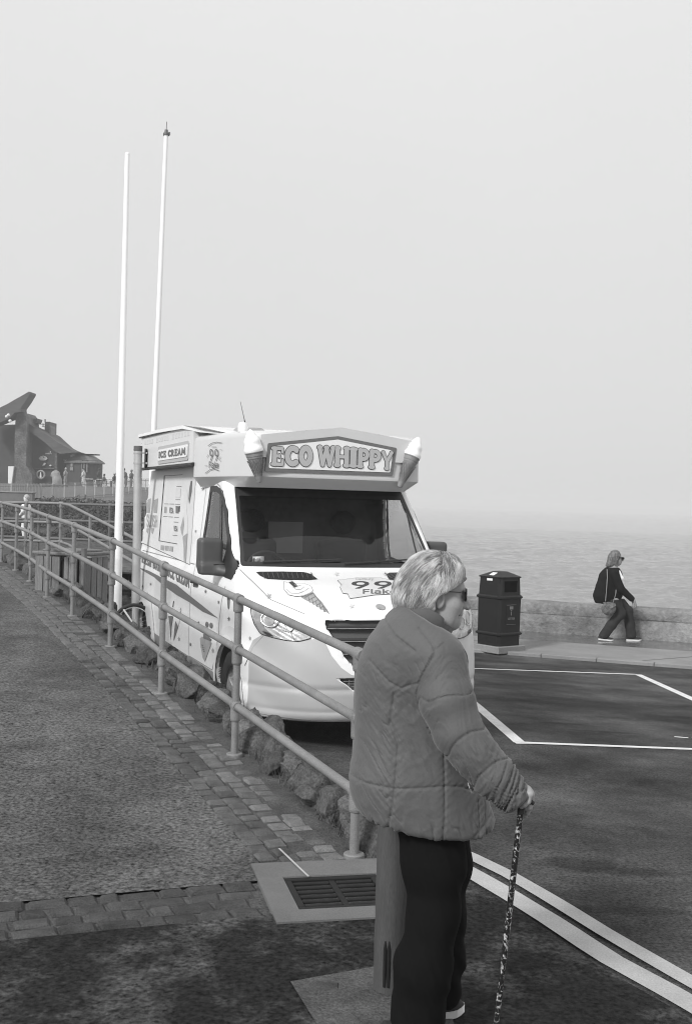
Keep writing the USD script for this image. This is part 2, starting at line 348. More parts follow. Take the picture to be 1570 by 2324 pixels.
# ---- promenade beside the sea, a kerb's height above the road
def z_prom(x, y): return z_road(x, y) + 0.05
WETW = 1.35
prom = thing('promenade', None, None, kind='structure')
prom_poly = Polygon([wall_pt(TR_, KERB + .14), wall_pt(TL, KERB + .14), wall_pt(TL, -WETW), wall_pt(TR_, -WETW)])
obj('paving', grid_sheet(prom_poly, 0.5, z_prom), 'promenade_concrete', prom, smooth=True)
wet_poly = Polygon([wall_pt(TR_, -WETW), wall_pt(TL, -WETW), wall_pt(TL, 0.03), wall_pt(TR_, 0.03)])
obj('wet_strip', grid_sheet(wet_poly, 0.5, z_prom), 'wet_path', prom, smooth=True)
t = TR_
while t < TL:
    L = min(0.915, TL - t); a, b = wall_pt(t + .004, KERB + 0.07), wall_pt(t + L - .004, KERB + .07); c = (a + b) / 2
    if -8 < t:
        obj('kerbstone', box(c[0], c[1], float(z_prom(*c)) - 0.09, L - .008, 0.14, 0.2, math.atan2(wd[1], wd[0]), 0.012), 'promenade_concrete', prom)
    t += 0.915
for t in (-3.2, 0.3, 4.1):                                        # joints scored across the promenade slabs
    a, b = wall_pt(t, KERB + .2), wall_pt(t - 1.2, -WETW)
    obj('slab_joint', sweep_strip([a, b], 0.018, z_prom, 0.003), 'iron', prom)
# ---- the sea wall
zb = -0.47
sw = thing('sea_wall', 'low rough concrete sea wall running along the water behind the promenade', 'wall')
prof = [(0.0, -0.15), (0.012, 0.02), (-0.012, 0.2), (0.004, 0.36), (0.03, 0.385), (0.012, 0.41), (0.02, 0.56), (0.06, 0.615), (0.25, 0.635), (0.5, 0.62), (0.55, 0.58), (0.56, -5.2)]
ts = np.arange(-42, 10.6, 0.12)
V = []
for t in ts:
    for o, z in prof:
        nz = meshkit.fbm(np.array([t * 1.3, z * 4, o * 3]), 4) - 0.5
        hole = 0.05 * sm(.63, .75, meshkit.noise(np.array([t * 2.4, 3.1, z * .1]))) * math.exp(-((z - .36) / .05) ** 2) if o < .1 else 0
        p = wall_pt(t, o + 0.05 * nz * (o < .2) + hole); V.append((*p, -0.46 + z + (0.03 * nz if z > .5 else 0)))
n = len(prof); Fc = []
for i in range(len(ts) - 1):
    for j in range(n - 1):
        a, b = i * n + j, (i + 1) * n + j
        Fc += [(a, a + 1, b + 1), (a, b + 1, b)]
wm = trimesh.Trimesh(np.array(V), np.array(Fc), process=False); obj('wall', wm, 'sea_wall', sw, smooth=50)

# ---- the sea
LOOK['sea_water'] = usdkit.material(stage, '/World/Looks/sea_water', {
    'g': ('geometry', {}), 'mp': ('mapping', {'scale': (0.55, 1.5, 1), 'rotation': (0, 0, 0.25)}), 'n': ('noise_texture', {'scale': 0.9, 'detail': 6.0, 'roughness': 0.62}),
    'n2': ('noise_texture', {'scale': 0.16, 'detail': 4.0}), 'ad': ('math', {'math_type': 'multiply_add', 'value2': 2.0}),
    'b': ('bump', {'strength': 0.55, 'distance': 0.35}), 'p': ('principled_bsdf', {'base_color': (.21, .21, .21), 'roughness': 0.16, 'ior': 1.33, 'specular_ior_level': 0.6})},
    [('g.position', 'mp.vector'), ('mp.vector', 'n.vector'), ('mp.vector', 'n2.vector'), ('n2.fac', 'ad.value1'), ('n.fac', 'ad.value3'), ('ad.value', 'b.height'), ('b.normal', 'p.normal')], surface='p.BSDF')
SEA = -4.0
rr = np.concatenate([np.linspace(18, 40, 20), np.geomspace(40.6, 320, 420), np.geomspace(330, 2600, 40)]); aa = np.linspace(math.radians(-100), math.radians(100), 150)
aa = np.concatenate([np.linspace(-1.75, -0.42, 20), np.linspace(-0.40, 0.42, 420), np.linspace(0.44, 1.75, 20)])
RR, AA = np.meshgrid(rr, aa, indexing='ij')
X, Y = RR * np.sin(AA), RR * np.cos(AA)
rot = 0.3
u = X * math.cos(rot) + Y * math.sin(rot); v = -X * math.sin(rot) + Y * math.cos(rot)
hgt = 0.75 * (meshkit.fbm(np.stack([u * .11, v * .30, 0 * u], -1), 3) - .5) + 0.55 * (meshkit.fbm(np.stack([u * .45, v * 1.1, 0 * u + 5], -1), 3, seed=9) - .5)
hgt *= np.exp(-(RR / 420.0) ** 2) * sm(17, 30, RR)
nr, na = RR.shape; ii = np.arange(nr * na).reshape(nr, na)
Fc = np.vstack([np.stack([ii[:-1, :-1], ii[:-1, 1:], ii[1:, 1:]], -1).reshape(-1, 3), np.stack([ii[:-1, :-1], ii[1:, 1:], ii[1:, :-1]], -1).reshape(-1, 3)])
Fc = Fc[:, ::-1]
struct('sea', trimesh.Trimesh(np.stack([X, Y, SEA + hgt], -1).reshape(-1, 3), Fc, process=False), 'sea_water', smooth=True)

# ---- pavement: asphalt path left of the rail, flush with the road near the camera
STRIP = 0.50                                                      # sett strip inside the rail
def rp(d, off): return RP + ND * d + NR * off                     # point by distance along the rail and offset to its right
yl_in = [(0.40, 5.95), (0.60, 5.60), (0.76, 5.26), (0.90, 4.93), (1.05, 4.54), (1.24, 4.18), (1.75, 3.05), (2.6, 1.2), (4.0, -2.0)]
pave_poly = Polygon([tuple(rp(20, 0.12)), tuple(rp(0.05, 0.12))] + yl_in + [(4.2, -4), (-16, -4), (-22, 24)])
# the slab round the drain and the band of setts are cut out of the asphalt
SA = np.array([-0.421, 5.644]); su = np.array([0.975, 0.224]); su /= np.linalg.norm(su); sv = np.array([su[1], -su[0]])
SLW, SLL = 0.78, 0.78
slab_poly = Polygon([SA, SA + su * SLW, SA + su * SLW + sv * SLL, SA + sv * SLL])
band_dir = np.array([0.9417, 0.336]); band_dir /= np.linalg.norm(band_dir); band_nrm = np.array([band_dir[1], -band_dir[0]])
BA = np.array([-0.348, 5.427])                                    # far right corner of the band
strip_poly = Polygon([tuple(rp(20, 0.12)), tuple(rp(-0.12, 0.12)), tuple(rp(-0.12, -STRIP)), tuple(rp(20, -STRIP))])
band_poly = Polygon([BA, BA - band_dir * 24, BA - band_dir * 24 + band_nrm * 0.43, BA + band_nrm * 0.43 + band_dir * .05])
asph = pave_poly.difference(unary_union([slab_poly.buffer(.001), strip_poly, band_poly]))
pv = thing('pavement', None, None, kind='structure')
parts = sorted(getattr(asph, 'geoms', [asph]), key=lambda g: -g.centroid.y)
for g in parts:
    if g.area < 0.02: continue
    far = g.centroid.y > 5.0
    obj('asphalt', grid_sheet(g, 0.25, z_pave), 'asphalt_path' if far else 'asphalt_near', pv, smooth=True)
under = unary_union([strip_poly, band_poly]).intersection(pave_poly.buffer(0.2)).difference(slab_poly)
for g in getattr(under, 'geoms', [under]):
    if g.area > .01: obj('bedding', grid_sheet(g, 0.2, lambda x, y: z_pave(x, y) - 0.012), 'mortar', pv, smooth=True)
def sett(cx, cy, ux, uy, lx, ly, seed, h=0.05, proud=0.006, tilt=0.03):
    """a worn stone sett, rounded on top"""
    r = np.random.default_rng(seed); a, b = lx / 2, ly / 2; e = 0.012
    base = np.array([(-a, -b), (a, -b), (a, b), (-a, b)]) + r.normal(0, .004, (4, 2))
    top = base * (1 - e / np.array([a, b])); tz = r.normal(0, tilt, 2); pr = proud + r.normal(0, .003)
    V = [(*p, -h) for p in base] + [(*p, pr - e * .9 + p @ tz) for p in base] + [(*p, pr + p @ tz) for p in top] + [(0, 0, pr + .003)]
    Fc = []
    for k in range(4):
        m = (k + 1) % 4
        for o in (0, 4): Fc += [(o + k, o + m, o + 4 + m), (o + k, o + 4 + m, o + 4 + k)]
        Fc.append((8 + k, 8 + m, 12))
    V = np.array(V); P2 = np.outer(V[:, 0], (ux, uy)) + np.outer(V[:, 1], (-uy, ux)) + (cx, cy)
    zz = V[:, 2] + float(z_pave(cx, cy)) + (P2 - (cx, cy)) @ np.array([0, 0.0])
    g = 0.02; sl = np.array([(z_pave(cx + g, cy) - z_pave(cx - g, cy)) / (2 * g), (z_pave(cx, cy + g) - z_pave(cx, cy - g)) / (2 * g)])
    return trimesh.Trimesh(np.column_stack([P2, zz + (P2 - (cx, cy)) @ sl]), np.array(Fc), process=False)
late, count = [], 0
d = -0.10; row = 0
while d < 14.5:                                                   # four courses along the rail: the outer two are tight dark setts
    for c, (off, w, m) in enumerate(((-0.447, 0.098, 'sett_dark'), (-0.34, 0.098, 'sett_dark'), (-0.225, 0.105, 'sett_stone'), (-0.105, 0.11, 'sett_stone'))):
        L = 0.096 + 0.04 * (random.random() - .5); dd = d + 0.03 * (c % 2) + random.uniform(-.012, .012)
        if c >= 2 and random.random() < (0.12 if c < 4 else 0.15): continue
        p = rp(dd, off + random.uniform(-.006, .006))
        if slab_poly.buffer(.05).contains(Point(*p)): continue
        pr = 0.006 if c < 2 else -0.004 + random.uniform(-.004, .006)
        s_ = sett(p[0], p[1], ND[0], ND[1], L - 0.012, w, row * 10 + c, proud=pr)
        if count < 236 and d < 5.4: obj('sett', s_, m, pv); count += 1
        else: late.append(s_)
    d += 0.105; row += 1
tag(obj('sett_courses', late, 'sett_stone', pv), kind='stuff')
for c in range(4):                                                # the band that crosses the path
    q = -0.05
    while q < 1.75:
        L = random.uniform(0.10, 0.20); ctr = BA - band_dir * (q + L / 2) + band_nrm * (0.050 + c * 0.107)
        if not slab_poly.buffer(.06).contains(Point(*ctr)) and pave_poly.contains(Point(*ctr)) and count < 296:
            obj('sett', sett(ctr[0], ctr[1], band_dir[0], band_dir[1], L - .014, 0.096, 5000 + c * 100 + int(q * 50), proud=0.002), 'sett_band', pv); count += 1
        q += L
# cobbled patch round the bollard
pc = Polygon([(-0.16, 4.30), (0.24, 4.50), (0.42, 4.1), (0.45, 3.6), (-0.0, 3.5), (-0.05, 3.95)])
obj('cobble_bed', grid_sheet(pc, 0.08, lambda x, y: z_pave(x, y) + 0.004), 'mortar', pv, smooth=True)
r2 = random.Random(5)
for k in range(26):
    cx, cy = r2.uniform(-.12, .42), r2.uniform(3.55, 4.45)
    if pc.buffer(-.045).contains(Point(cx, cy)) and math.hypot(cx - .217, cy - 4.25) > .13:
        a = r2.uniform(-.4, .4) + .35
        obj('cobble', sett(cx, cy, math.cos(a), math.sin(a), r2.uniform(.09, .15), r2.uniform(.06, .1), 900 + k, proud=0.012, tilt=.05), 'sett_dark', pv)
# painted scuffs: short white survey marks on the path
zp4 = lambda x, y: z_pave(x, y) + 0.004
obj('painted_mark', sweep_strip([(-0.295, 5.86), (-0.13, 5.47)], 0.012, lambda x, y: z_pave(x, y) + .012), 'line_paint', pv)
# damp, oily ground inside the parking bay
mat('damp_asphalt', 0.036, 0.6, spec=0.2, var=0.4, scale=1.5, fine=0.5, fscale=60)
DAMP = ((2.7, 12.4, 1.25, .75, 31), (3.9, 12.0, .9, .5, 33), (1.9, 17.9, 1.6, .35, 35))
# ---- drain: pale slab with an iron grating
dr = thing('drain_grating', 'black iron drain grating set in a square pale concrete slab', 'drain')
GA = np.array([-0.254, 5.462]); GW, GL = 0.46, 0.43
def sp(a, b): return SA + su * a + sv * b
g0 = np.array([(GA - SA) @ su, (GA - SA) @ sv])
hole = Polygon([sp(g0[0] + i, g0[1] + j) for i, j in ((0, 0), (GW, 0), (GW, GL), (0, GL))])
zs = float(z_pave(*sp(.4, .4)))
tilt_z = lambda x, y: z_pave(x, y) + 0.006
slab = extrude(slab_poly.difference(hole), 0.06, 0); vv = slab.vertices; slab.vertices = np.column_stack([vv[:, :2], z_pave(vv[:, 0], vv[:, 1]) + 0.008 - 0.06 + vv[:, 2]])
obj('slab', slab, 'concrete', dr)
pit = extrude(hole, 0.02, zs - 0.30); obj('pit', pit, 'iron', dr)
zt = zs + 0.004
ang = math.atan2(su[1], su[0])
fr = []
for (a, b, w, l) in ((GW / 2, .018, GW, .036), (GW / 2, GL - .018, GW, .036), (.018, GL / 2, .036, GL - .074), (GW - .018, GL / 2, .036, GL - .074)):
    c = sp(g0[0] + a, g0[1] + b); fr.append(box(c[0], c[1], zt - .02, w, l, .04, ang, .004))
obj('frame', fr, 'iron', dr)
c = sp(g0[0] + GW * .5, g0[1] + GL / 2); obj('rib', box(c[0], c[1], zt - .026, .03, GL - .076, .036, ang, .003), 'iron', dr)
for k in range(6):
    for h_ in (0.27, 0.73):
        c = sp(g0[0] + GW * h_ + (-.008 if h_ < .5 else .008) * 0, g0[1] + .036 + (GL - .072) * (k + .5 + .0) / 6.0)
        obj('bar', box(c[0], c[1], zt - .022, GW / 2 - .054, .026, .034, ang, .004), 'iron', dr)

# ---- painted road markings
mk = lambda x, y: z_road(x, y) + 0.004
def marking(name, pts, w, m, label=None): obj(name, sweep_strip(pts, w, mk), m, road, smooth=True, label=label)
zmk = lambda x, y: np.maximum(z_road(x, y), z_road(x, y)) + 0.012
U = [(0.30, 6.40), (0.50, 6.20), (0.664, 5.972), (0.858, 5.62), (1.008, 5.277), (1.166, 4.878), (1.356, 4.454), (1.9, 3.3), (2.7, 1.6)]
L = [(0.32, 6.12), (0.50, 5.95), (0.655, 5.67), (0.816, 5.326), (0.958, 5.001), (1.106, 4.618), (1.298, 4.255), (1.83, 3.12), (2.62, 1.45)]
obj('yellow_line', sweep_strip(U, 0.090, zmk), 'line_paint', road, smooth=True)
obj('yellow_line', sweep_strip(L, 0.118, zmk), 'line_paint', road, smooth=True)
def on_ground(px, py, zf):                                        # the point of the ground seen at a pixel of the photograph
    r = FWD + CR * (px - 785) / 2600 - CU * (py - 1161.5) / 2600
    lo, hi = 2.0, 60.0
    for _ in range(60):
        m = (lo + hi) / 2; p = EYE + r * m / r[1]
        if p[2] > zf(p[0], p[1]): lo = m
        else: hi = m
    return p[:2]
b0, b1 = on_ground(1179, 1686, z_road), on_ground(1079, 1600, z_road); f0, f1 = on_ground(1090, 1518, z_road), on_ground(1447, 1531, z_road)
q1, n1 = on_ground(1549, 1577, z_road), on_ground(1548, 1700, z_road)
bl_far = b0 + (b1 - b0) / np.linalg.norm(b1 - b0) * 7.2
marking('bay_line', [b0, b1, bl_far], 0.105, 'white_paint')
marking('bay_line', [b0 + (b0 - n1) * .03, n1, n1 + (n1 - b0) * 2.5], 0.095, 'white_paint')
marking('bay_line', [f0 + (f0 - f1) * .3, f1], 0.11, 'white_paint')
marking('bay_line', [f1, q1, q1 + (q1 - f1) * .8], 0.115, 'white_paint')
obj('worn_mark', sweep_strip([(3.02, 10.33), (3.14, 10.31)], 0.05, mk), 'white_paint', road)
obj('worn_mark', sweep_strip([(3.18, 10.33), (3.7, 10.26)], 0.06, mk), 'white_paint', road)
# patches: repairs and oil stains in the road, with irregular outlines
mat('oil_stain', 0.022, 0.8, spec=0.15, var=0.3, scale=6, fine=0.5, fscale=60, bump=0.5, bscale=120, bdist=0.005)
def blotch(cx, cy, rx, ry, seed, rot=0.0):
    a = np.linspace(0, 2 * np.pi, 60, endpoint=False)
    r = 0.55 + 0.9 * meshkit.fbm(np.stack([np.cos(a) * 1.6, np.sin(a) * 1.6, a * 0 + seed], 1), 4)
    p = np.stack([rx * r * np.cos(a), ry * r * np.sin(a)], 1); c, s = math.cos(rot), math.sin(rot)
    return Polygon(np.stack([cx + c * p[:, 0] - s * p[:, 1], cy + s * p[:, 0] + c * p[:, 1]], 1)).buffer(0)
# ---------------------------------------------------------------- stone edging along the path
def D2W(x, y, depth):
    r = FWD + CR * (x - 785) / 2600 - CU * (y - 1161.5) / 2600
    return EYE + r * depth / r[1]
wall = thing('stone_edging', 'long row of rough boulders edging the path under the tubular railing', 'stone wall')
def boulder(c, size, rz, seed, sub=3):
    m = trimesh.creation.icosphere(subdivisions=sub); v = m.vertices
    r = np.random.default_rng(seed)
    # faceted: clip the ball by random planes, then roughen
    for _ in range(16):
        n = r.normal(size=3); n /= np.linalg.norm(n); h = r.uniform(.46, .80); d = v @ n; v = v - np.outer(np.maximum(d - h, 0) * 0.97, n)
    v = v * (1 + 0.34 * (meshkit.fbm(v * 1.9 + seed, 4)[:, None] - .5)) * (1 + 0.16 * (meshkit.fbm(v * 6 + seed, 2)[:, None] - .5))
    v = v * np.asarray(size) / 2
    cz, sz_ = math.cos(rz), math.sin(rz)
    v = np.column_stack([v[:, 0] * cz - v[:, 1] * sz_, v[:, 0] * sz_ + v[:, 1] * cz, v[:, 2]]) + c
    return trimesh.Trimesh(v, m.faces, process=False)
ra = math.atan2(ND[1], ND[0]); rb = random.Random(21)
core = []
d = -0.05; k = 0
while d < 15.5:
    L = rb.uniform(0.22, 0.38); p = rp(d + L / 2, 0.195 + rb.uniform(-.02, .03)); z = float(z_pave(*rp(d + L / 2, 0)))
    hgt_ = rb.uniform(0.245, 0.325)
    obj('boulder', boulder(np.array([p[0], p[1], z + hgt_ * 0.5 - .125]), (L * 1.55, rb.uniform(.34, .40), hgt_ * 1.25), ra + rb.uniform(-.35, .35), 40 + k, 4 if d < 8 else 3), 'stone', wall, smooth=40)
    if rb.random() < .35:                                           # a smaller stone wedged against its foot
        q = rp(d + rb.uniform(0, L), 0.075 + rb.uniform(0, .02)); s_ = rb.uniform(.13, .24)
        obj('boulder', boulder(np.array([q[0], q[1], float(z_pave(*rp(d, 0))) + s_ * .22]), (s_ * 1.2, s_, s_ * .9), rb.uniform(0, 3), 300 + k, 3), 'stone', wall, smooth=40)
    d += L * 0.93; k += 1
# retaining face below the boulders, on the road side
pts = [rp(q, o) for q in np.linspace(-.1, 15.5, 60) for o in (0.12, 0.50)]
V, Fc = [], []
for i, q in enumerate(np.linspace(-.1, 15.5, 80)):
    z = float(z_pave(*rp(q, 0)))
    for o, dz in ((.09, -.02), (.22, .04), (.36, .02), (.42, -1.3)):
        p = rp(q, o + .05 * (meshkit.noise(np.array([q * 3.0, dz * 5, 0])) - .5) * (o > .2)); V.append((*p, z + dz + (.06 * (meshkit.noise(np.array([q * 4.0, o * 5, 2])) - .5) if o > .2 else 0)))
    if i: a = (i - 1) * 4; Fc += [f for j in range(3) for f in ((a + j, a + j + 1, a + j + 5), (a + j, a + j + 5, a + j + 4))]
obj('retaining_face', trimesh.Trimesh(np.array(V), np.array(Fc), process=False), 'dark_stone', wall, smooth=40)
# weeds and moss in the joint between setts and stones
tv, tf = [], []
for i in range(1500):
    q = rb.uniform(-.1, 13); o = rb.gauss(0.10, .035)
    if meshkit.noise(np.array([q * 1.7, 4.0, 1.0])) < .42: continue
    p = rp(q, o); z = float(z_pave(*p)); a = rb.uniform(0, 6.28); h = rb.uniform(.02, .085); w = .004
    ln = np.array([math.cos(a), math.sin(a)]) * h * rb.uniform(.3, .9); s_ = np.array([-math.sin(a), math.cos(a)]) * w
    b = len(tv); tv += [(p[0] - s_[0], p[1] - s_[1], z - .01), (p[0] + s_[0], p[1] + s_[1], z - .01), (p[0] + ln[0], p[1] + ln[1], z + h)]; tf.append((b, b + 1, b + 2))
struct('weeds', trimesh.Trimesh(np.array(tv), np.array(tf), process=False), 'grass_green', kind='stuff')

# ---------------------------------------------------------------- tubular railings
mat('rail_paint', 0.175, 0.55, var=0.22, scale=5, fine=0.2, fscale=150, bump=0.25, bscale=160, bdist=0.002)
mat('rail_dark', 0.095, 0.6, var=0.25, scale=4, fine=0.2, fscale=120)
def collar(c, axis, r=0.034, h=0.085):
    a = np.asarray(axis, float) / np.linalg.norm(axis); e = .012
    return tube([c - a * h / 2, c - a * (h / 2 - e), c - a * (h / 2 - e), c + a * (h / 2 - e), c + a * (h / 2 - e), c + a * h / 2], [r * .9, r, r, r, r, r * .9], 14)
def railing(name, label, posts, zs, heights, m, r=0.0245, group=None, over=None, sides=14, fit=True):
    """posts: (x, y); zs: ground height at each; rails run through every post at the heights"""
    t = thing(name, label, 'railing')
    P_ = np.array([(*p, z) for p, z in zip(posts, zs)])
    for i, p in enumerate(P_):
        obj('post', tube([p - (0, 0, .12), p + (0, 0, heights[0])], r, sides), m, t, smooth=40)
        if fit: obj('base_plate', lathe([(0.0, .012), (.05, .012), (.055, .006), (.055, -.02)][::-1], 16, p + (0, 0, .0)), m, t, smooth=30)
    for h in heights:
        path = P_ + (0, 0, h)
        q = [path[0] + (path[0] - path[1]) * (over or 0)] + list(path) + [path[-1] + (path[-1] - path[-2]) * (over or 0)] if over else list(path)
        obj('rail', tube(q, r * 1.02, sides), m, t, smooth=40)
        if fit:
            for i, p in enumerate(path):
                ax = path[min(i + 1, len(path) - 1)] - path[max(i - 1, 0)]
                obj('collar', trimesh.util.concatenate([collar(p, ax, r * 1.42), collar(p - (0, 0, .035), (0, 0, 1), r * 1.42, .10 if h == heights[0] else .13)]), m, t, smooth=40)
    return t
ry = [5.85, 7.54, 9.16, 11.1, 12.94, 14.6, 16.65, 18.4, 20.2, 22.0]
xs_ = [.09, -.69, -1.44, -2.25, -3.06, -3.78, -4.56, -5.28, -6.05, -6.8]
railing('path_railing', 'long grey tubular railing with three rails beside the sloping path and the van', list(zip(xs_, ry)), np.interp(ry, PY, PZ) - .0, (1.03, .70, .325), 'rail_paint')

# ---------------------------------------------------------------- bollard
mat('bollard_wood', 0.055, 0.75, var=0.22, scale=3, stretch=(14, 14, 1.2), fine=0.25, fscale=40, bump=0.35, bscale=10, bdist=0.004)
bp = np.array([0.213, 4.27])
bo = thing('bollard', 'round grey wooden bollard standing right behind the woman with the stick', 'bollard', (*bp, float(z_pave(*bp))))
prof = [(.0635, -.15)] + [(.0635 - .002 * (i % 2), z) for i, z in enumerate(np.linspace(0.0, .62, 8))] + [(.0615, .66), (.057, .685), (.045, .70), (.022, .708), (.0001, .71)]
mb = lathe(prof, 48)
v = mb.vertices; a = np.arctan2(v[:, 1], v[:, 0]); rr_ = np.hypot(v[:, 0], v[:, 1])
obj('shaft', mb, 'bollard_wood', bo, smooth=35)
for k, a in enumerate((-1.95, -1.72)):                            # the two carved finger grooves near its foot
    c = np.array([math.cos(a), math.sin(a)]) * .0625
    obj('groove', tube([(c[0], c[1], .03), (c[0] * 1.004, c[1] * 1.004, .10), (c[0] * 1.004, c[1] * 1.004, .17), (c[0] * .98, c[1] * .98, .20)], [.006, .007, .007, .003], 8), 'iron', bo, smooth=40)

# ---------------------------------------------------------------- flagpoles
mat('pole_white', 0.80, 0.4, var=0.05, scale=2)
mat('steel_dark', 0.10, 0.5, metal=0.0)
def flagpole(name, label, foot_px, top_px, depth, r0, r1, zg, cap):
    a = D2W(*foot_px, depth); b = D2W(*top_px, depth); a = a + (b - a) * ((zg - a[2]) / (b[2] - a[2]))
    t = thing(name, label, 'flagpole', a, group='white flagpoles'); L = b - a
    n = 14; path = [L * i / n for i in range(n + 1)]
    obj('mast', tube(path, np.linspace(r0, r1, n + 1), 20), 'pole_white', t, smooth=40)
    obj('base_plate', lathe([(r0 * 2.4, -.04), (r0 * 2.4, .02), (r0 * 1.5, .05), (r0, .12)], 20), 'steel_dark', t, smooth=30)
    u = L / np.linalg.norm(L)
    if cap:
        obj('truck', tube([L, L + u * .035, L + u * .035, L + u * .09], [r1 * 1.45, r1 * 1.45, r1 * .9, r1 * .8], 16), 'steel_dark', t, smooth=30)
        obj('pulley', box(*(L + u * .03 + np.array([.05, 0, 0])), .03, .02, .05), 'steel_dark', t)
        obj('finial', rod(L + u * .09, L + u * .22, .006), 'steel_dark', t)
    else:
        obj('cap', tube([L, L + u * .02, L + u * .035], [r1 * 1.05, r1 * .9, r1 * .2], 16), 'pole_white', t, smooth=40)
    obj('cleat', box(*(L * .25 + np.array([.055, 0, 0])), .018, .03, .16, 0, .004), 'steel_dark', t)
    return t
flagpole('flagpole', 'bare white flagpole nearer the railing, its foot behind the boulders', (265.5, 1380), (289, 350), 14.4, .060, .030, 0.02, False)
flagpole('flagpole', 'taller white flagpole with dark pulley cap, rising from behind the van roof', (349, 990), (377, 306), 18.5, .055, .034, -0.05, True)

# ---------------------------------------------------------------- sign post by the van, sign seen edge on
mat('galv', 0.40, 0.5, var=0.15, scale=4, metal=0.2)
sp0 = D2W(308, 1440, 13.0); spt = D2W(313.5, 1012, 13.0); spz = float(z_road(*sp0[:2]))
sp0 = sp0 + (spt - sp0) * ((spz - sp0[2]) / (spt[2] - sp0[2])); SL = spt - sp0
t = thing('sign_post', 'thick grey steel sign post with a cap, standing against the van side', 'sign post', sp0)
obj('pole', tube([SL * 0, SL], .046, 20), 'galv', t, smooth=40)
su_ = SL / np.linalg.norm(SL)
obj('cap', tube([SL, SL, SL + su_ * .0, SL + su_ * .012], [.046, .05, .05, .045], 20), 'rail_dark', t, smooth=30)
obj('cap', tube([SL - su_ * .055, SL + su_ * .002], .0495, 20), 'rail_dark', t, smooth=30)
pd = np.array([.34, .94, 0]); pd /= np.linalg.norm(pd)
for q in (.075, .19):
    obj('clamp', [tube([SL - su_ * (q - .012), SL - su_ * (q + .012)], .0505, 20), box(*(SL - su_ * q + np.array([.075, .0, 0])), .06, .03, .022)], 'galv', t, smooth=30)
obj('sign_plate', box(*(SL - su_ * .135 + np.array([.098, .12, 0])), .008, .30, .22, -.12), 'rail_dark', t)

# ---------------------------------------------------------------- spoked wheel leaning behind the boulders
mat('rubber', 0.022, 0.8, var=0.2, scale=20)
mat('chrome', 0.55, 0.22, metal=0.9)
mat('white_plastic', 0.75, 0.4)
wc = D2W(303, 1417, 12.6)
t = thing('spoked_wheel', 'bicycle wheel with dark tyre and bright rim, half hidden between pole and post', 'wheel', wc, 0.35)
aa_ = np.linspace(0, 2 * np.pi, 49)
def ring(R_, r_, s=10): return tube(np.stack([R_ * np.cos(aa_), 0 * aa_, R_ * np.sin(aa_)], 1), r_, s, caps=False)
obj('tyre', ring(.215, .020), 'rubber', t, smooth=True); obj('rim', ring(.188, .0055, 8), 'white_plastic', t, smooth=True)
obj('hub', rod((0, -.03, 0), (0, .03, 0), .022, 12), 'chrome', t, smooth=40)
for k in range(20): a = k * np.pi / 10; obj('spoke', rod((.02 * math.cos(a), .02 * (-1) ** k, .02 * math.sin(a)), (.186 * math.cos(a), 0, .186 * math.sin(a)), .0013, 5), 'chrome', t)
obj('fork', rod((0.0, -.045, 0), (-.12, -.045, .17), .010, 8), 'white_plastic', t, smooth=40)
# hub height above the road is carried by a stand
obj('stand', [rod((0, .05, 0), (.05, .07, -(wc[2] - float(z_road(*wc[:2]))) + .0), .012, 8), rod((0, -.05, 0), (-.05, -.06, -(wc[2] - float(z_road(*wc[:2])))), .012, 8)], 'steel_dark', t, smooth=40)

# ---------------------------------------------------------------- slatted wooden litter bin behind the railing
mat('old_wood', 0.16, 0.85, var=0.3, scale=4, stretch=(9, 9, 1), fine=0.3, fscale=40, bump=0.5, bscale=14, bdist=0.006, obj_rand=0.2)
bl = D2W(116, 1300, 15.8); br = D2W(214, 1300, 15.5); ax = (br - bl) * (1, 1, 0); wbin = np.linalg.norm(ax); th = math.atan2(ax[1], ax[0]); mid = (bl + br) / 2
zt_ = D2W(165, 1256, 15.65)[2]
gz = 0.04
t = thing('slatted_bin', 'weathered wooden slatted bin with dark lid beyond the railing posts', 'bin', (mid[0], mid[1], gz), th)
hb = zt_ - gz
for s, n in ((-1, 5),):
    ws = (wbin - .03) / n
    for k in range(n):
        if k == 3: continue
        obj('slat', box(-wbin / 2 + .015 + ws * (k + .5), -wbin / 2 + .012, hb / 2, ws - .012, .024, hb - .06, 0, .004), 'old_wood', t)
obj('slat', box(-wbin / 2 + .015 + ws * 3.72, -wbin / 2 + .012, hb / 2, ws * .5, .024, hb - .06, 0, .004), 'old_wood', t)
for sx in (-1, 1):
    for k in range(5):
        obj('slat', box(sx * (wbin / 2 - .012), -wbin / 2 + .05 + (wbin - .1) / 5 * (k + .5), hb / 2, .022, (wbin - .1) / 5 - .014, hb - .08, 0, .004), 'old_wood', t)
obj('liner', box(0, .0, hb / 2 - .03, wbin - .09, wbin - .1, hb - .12), 'iron', t)
obj('lid', [box(0, 0, hb + .01, wbin + .05, wbin + .05, .045, 0, .012), box(0, 0, hb + .045, wbin * .8, wbin * .8, .035, 0, .012)], 'old_wood', t)
obj('post', box(wbin / 2 + .06, -wbin / 2 + .05, hb / 2 + .05, .06, .06, hb + .1, 0, .006), 'old_wood', t)

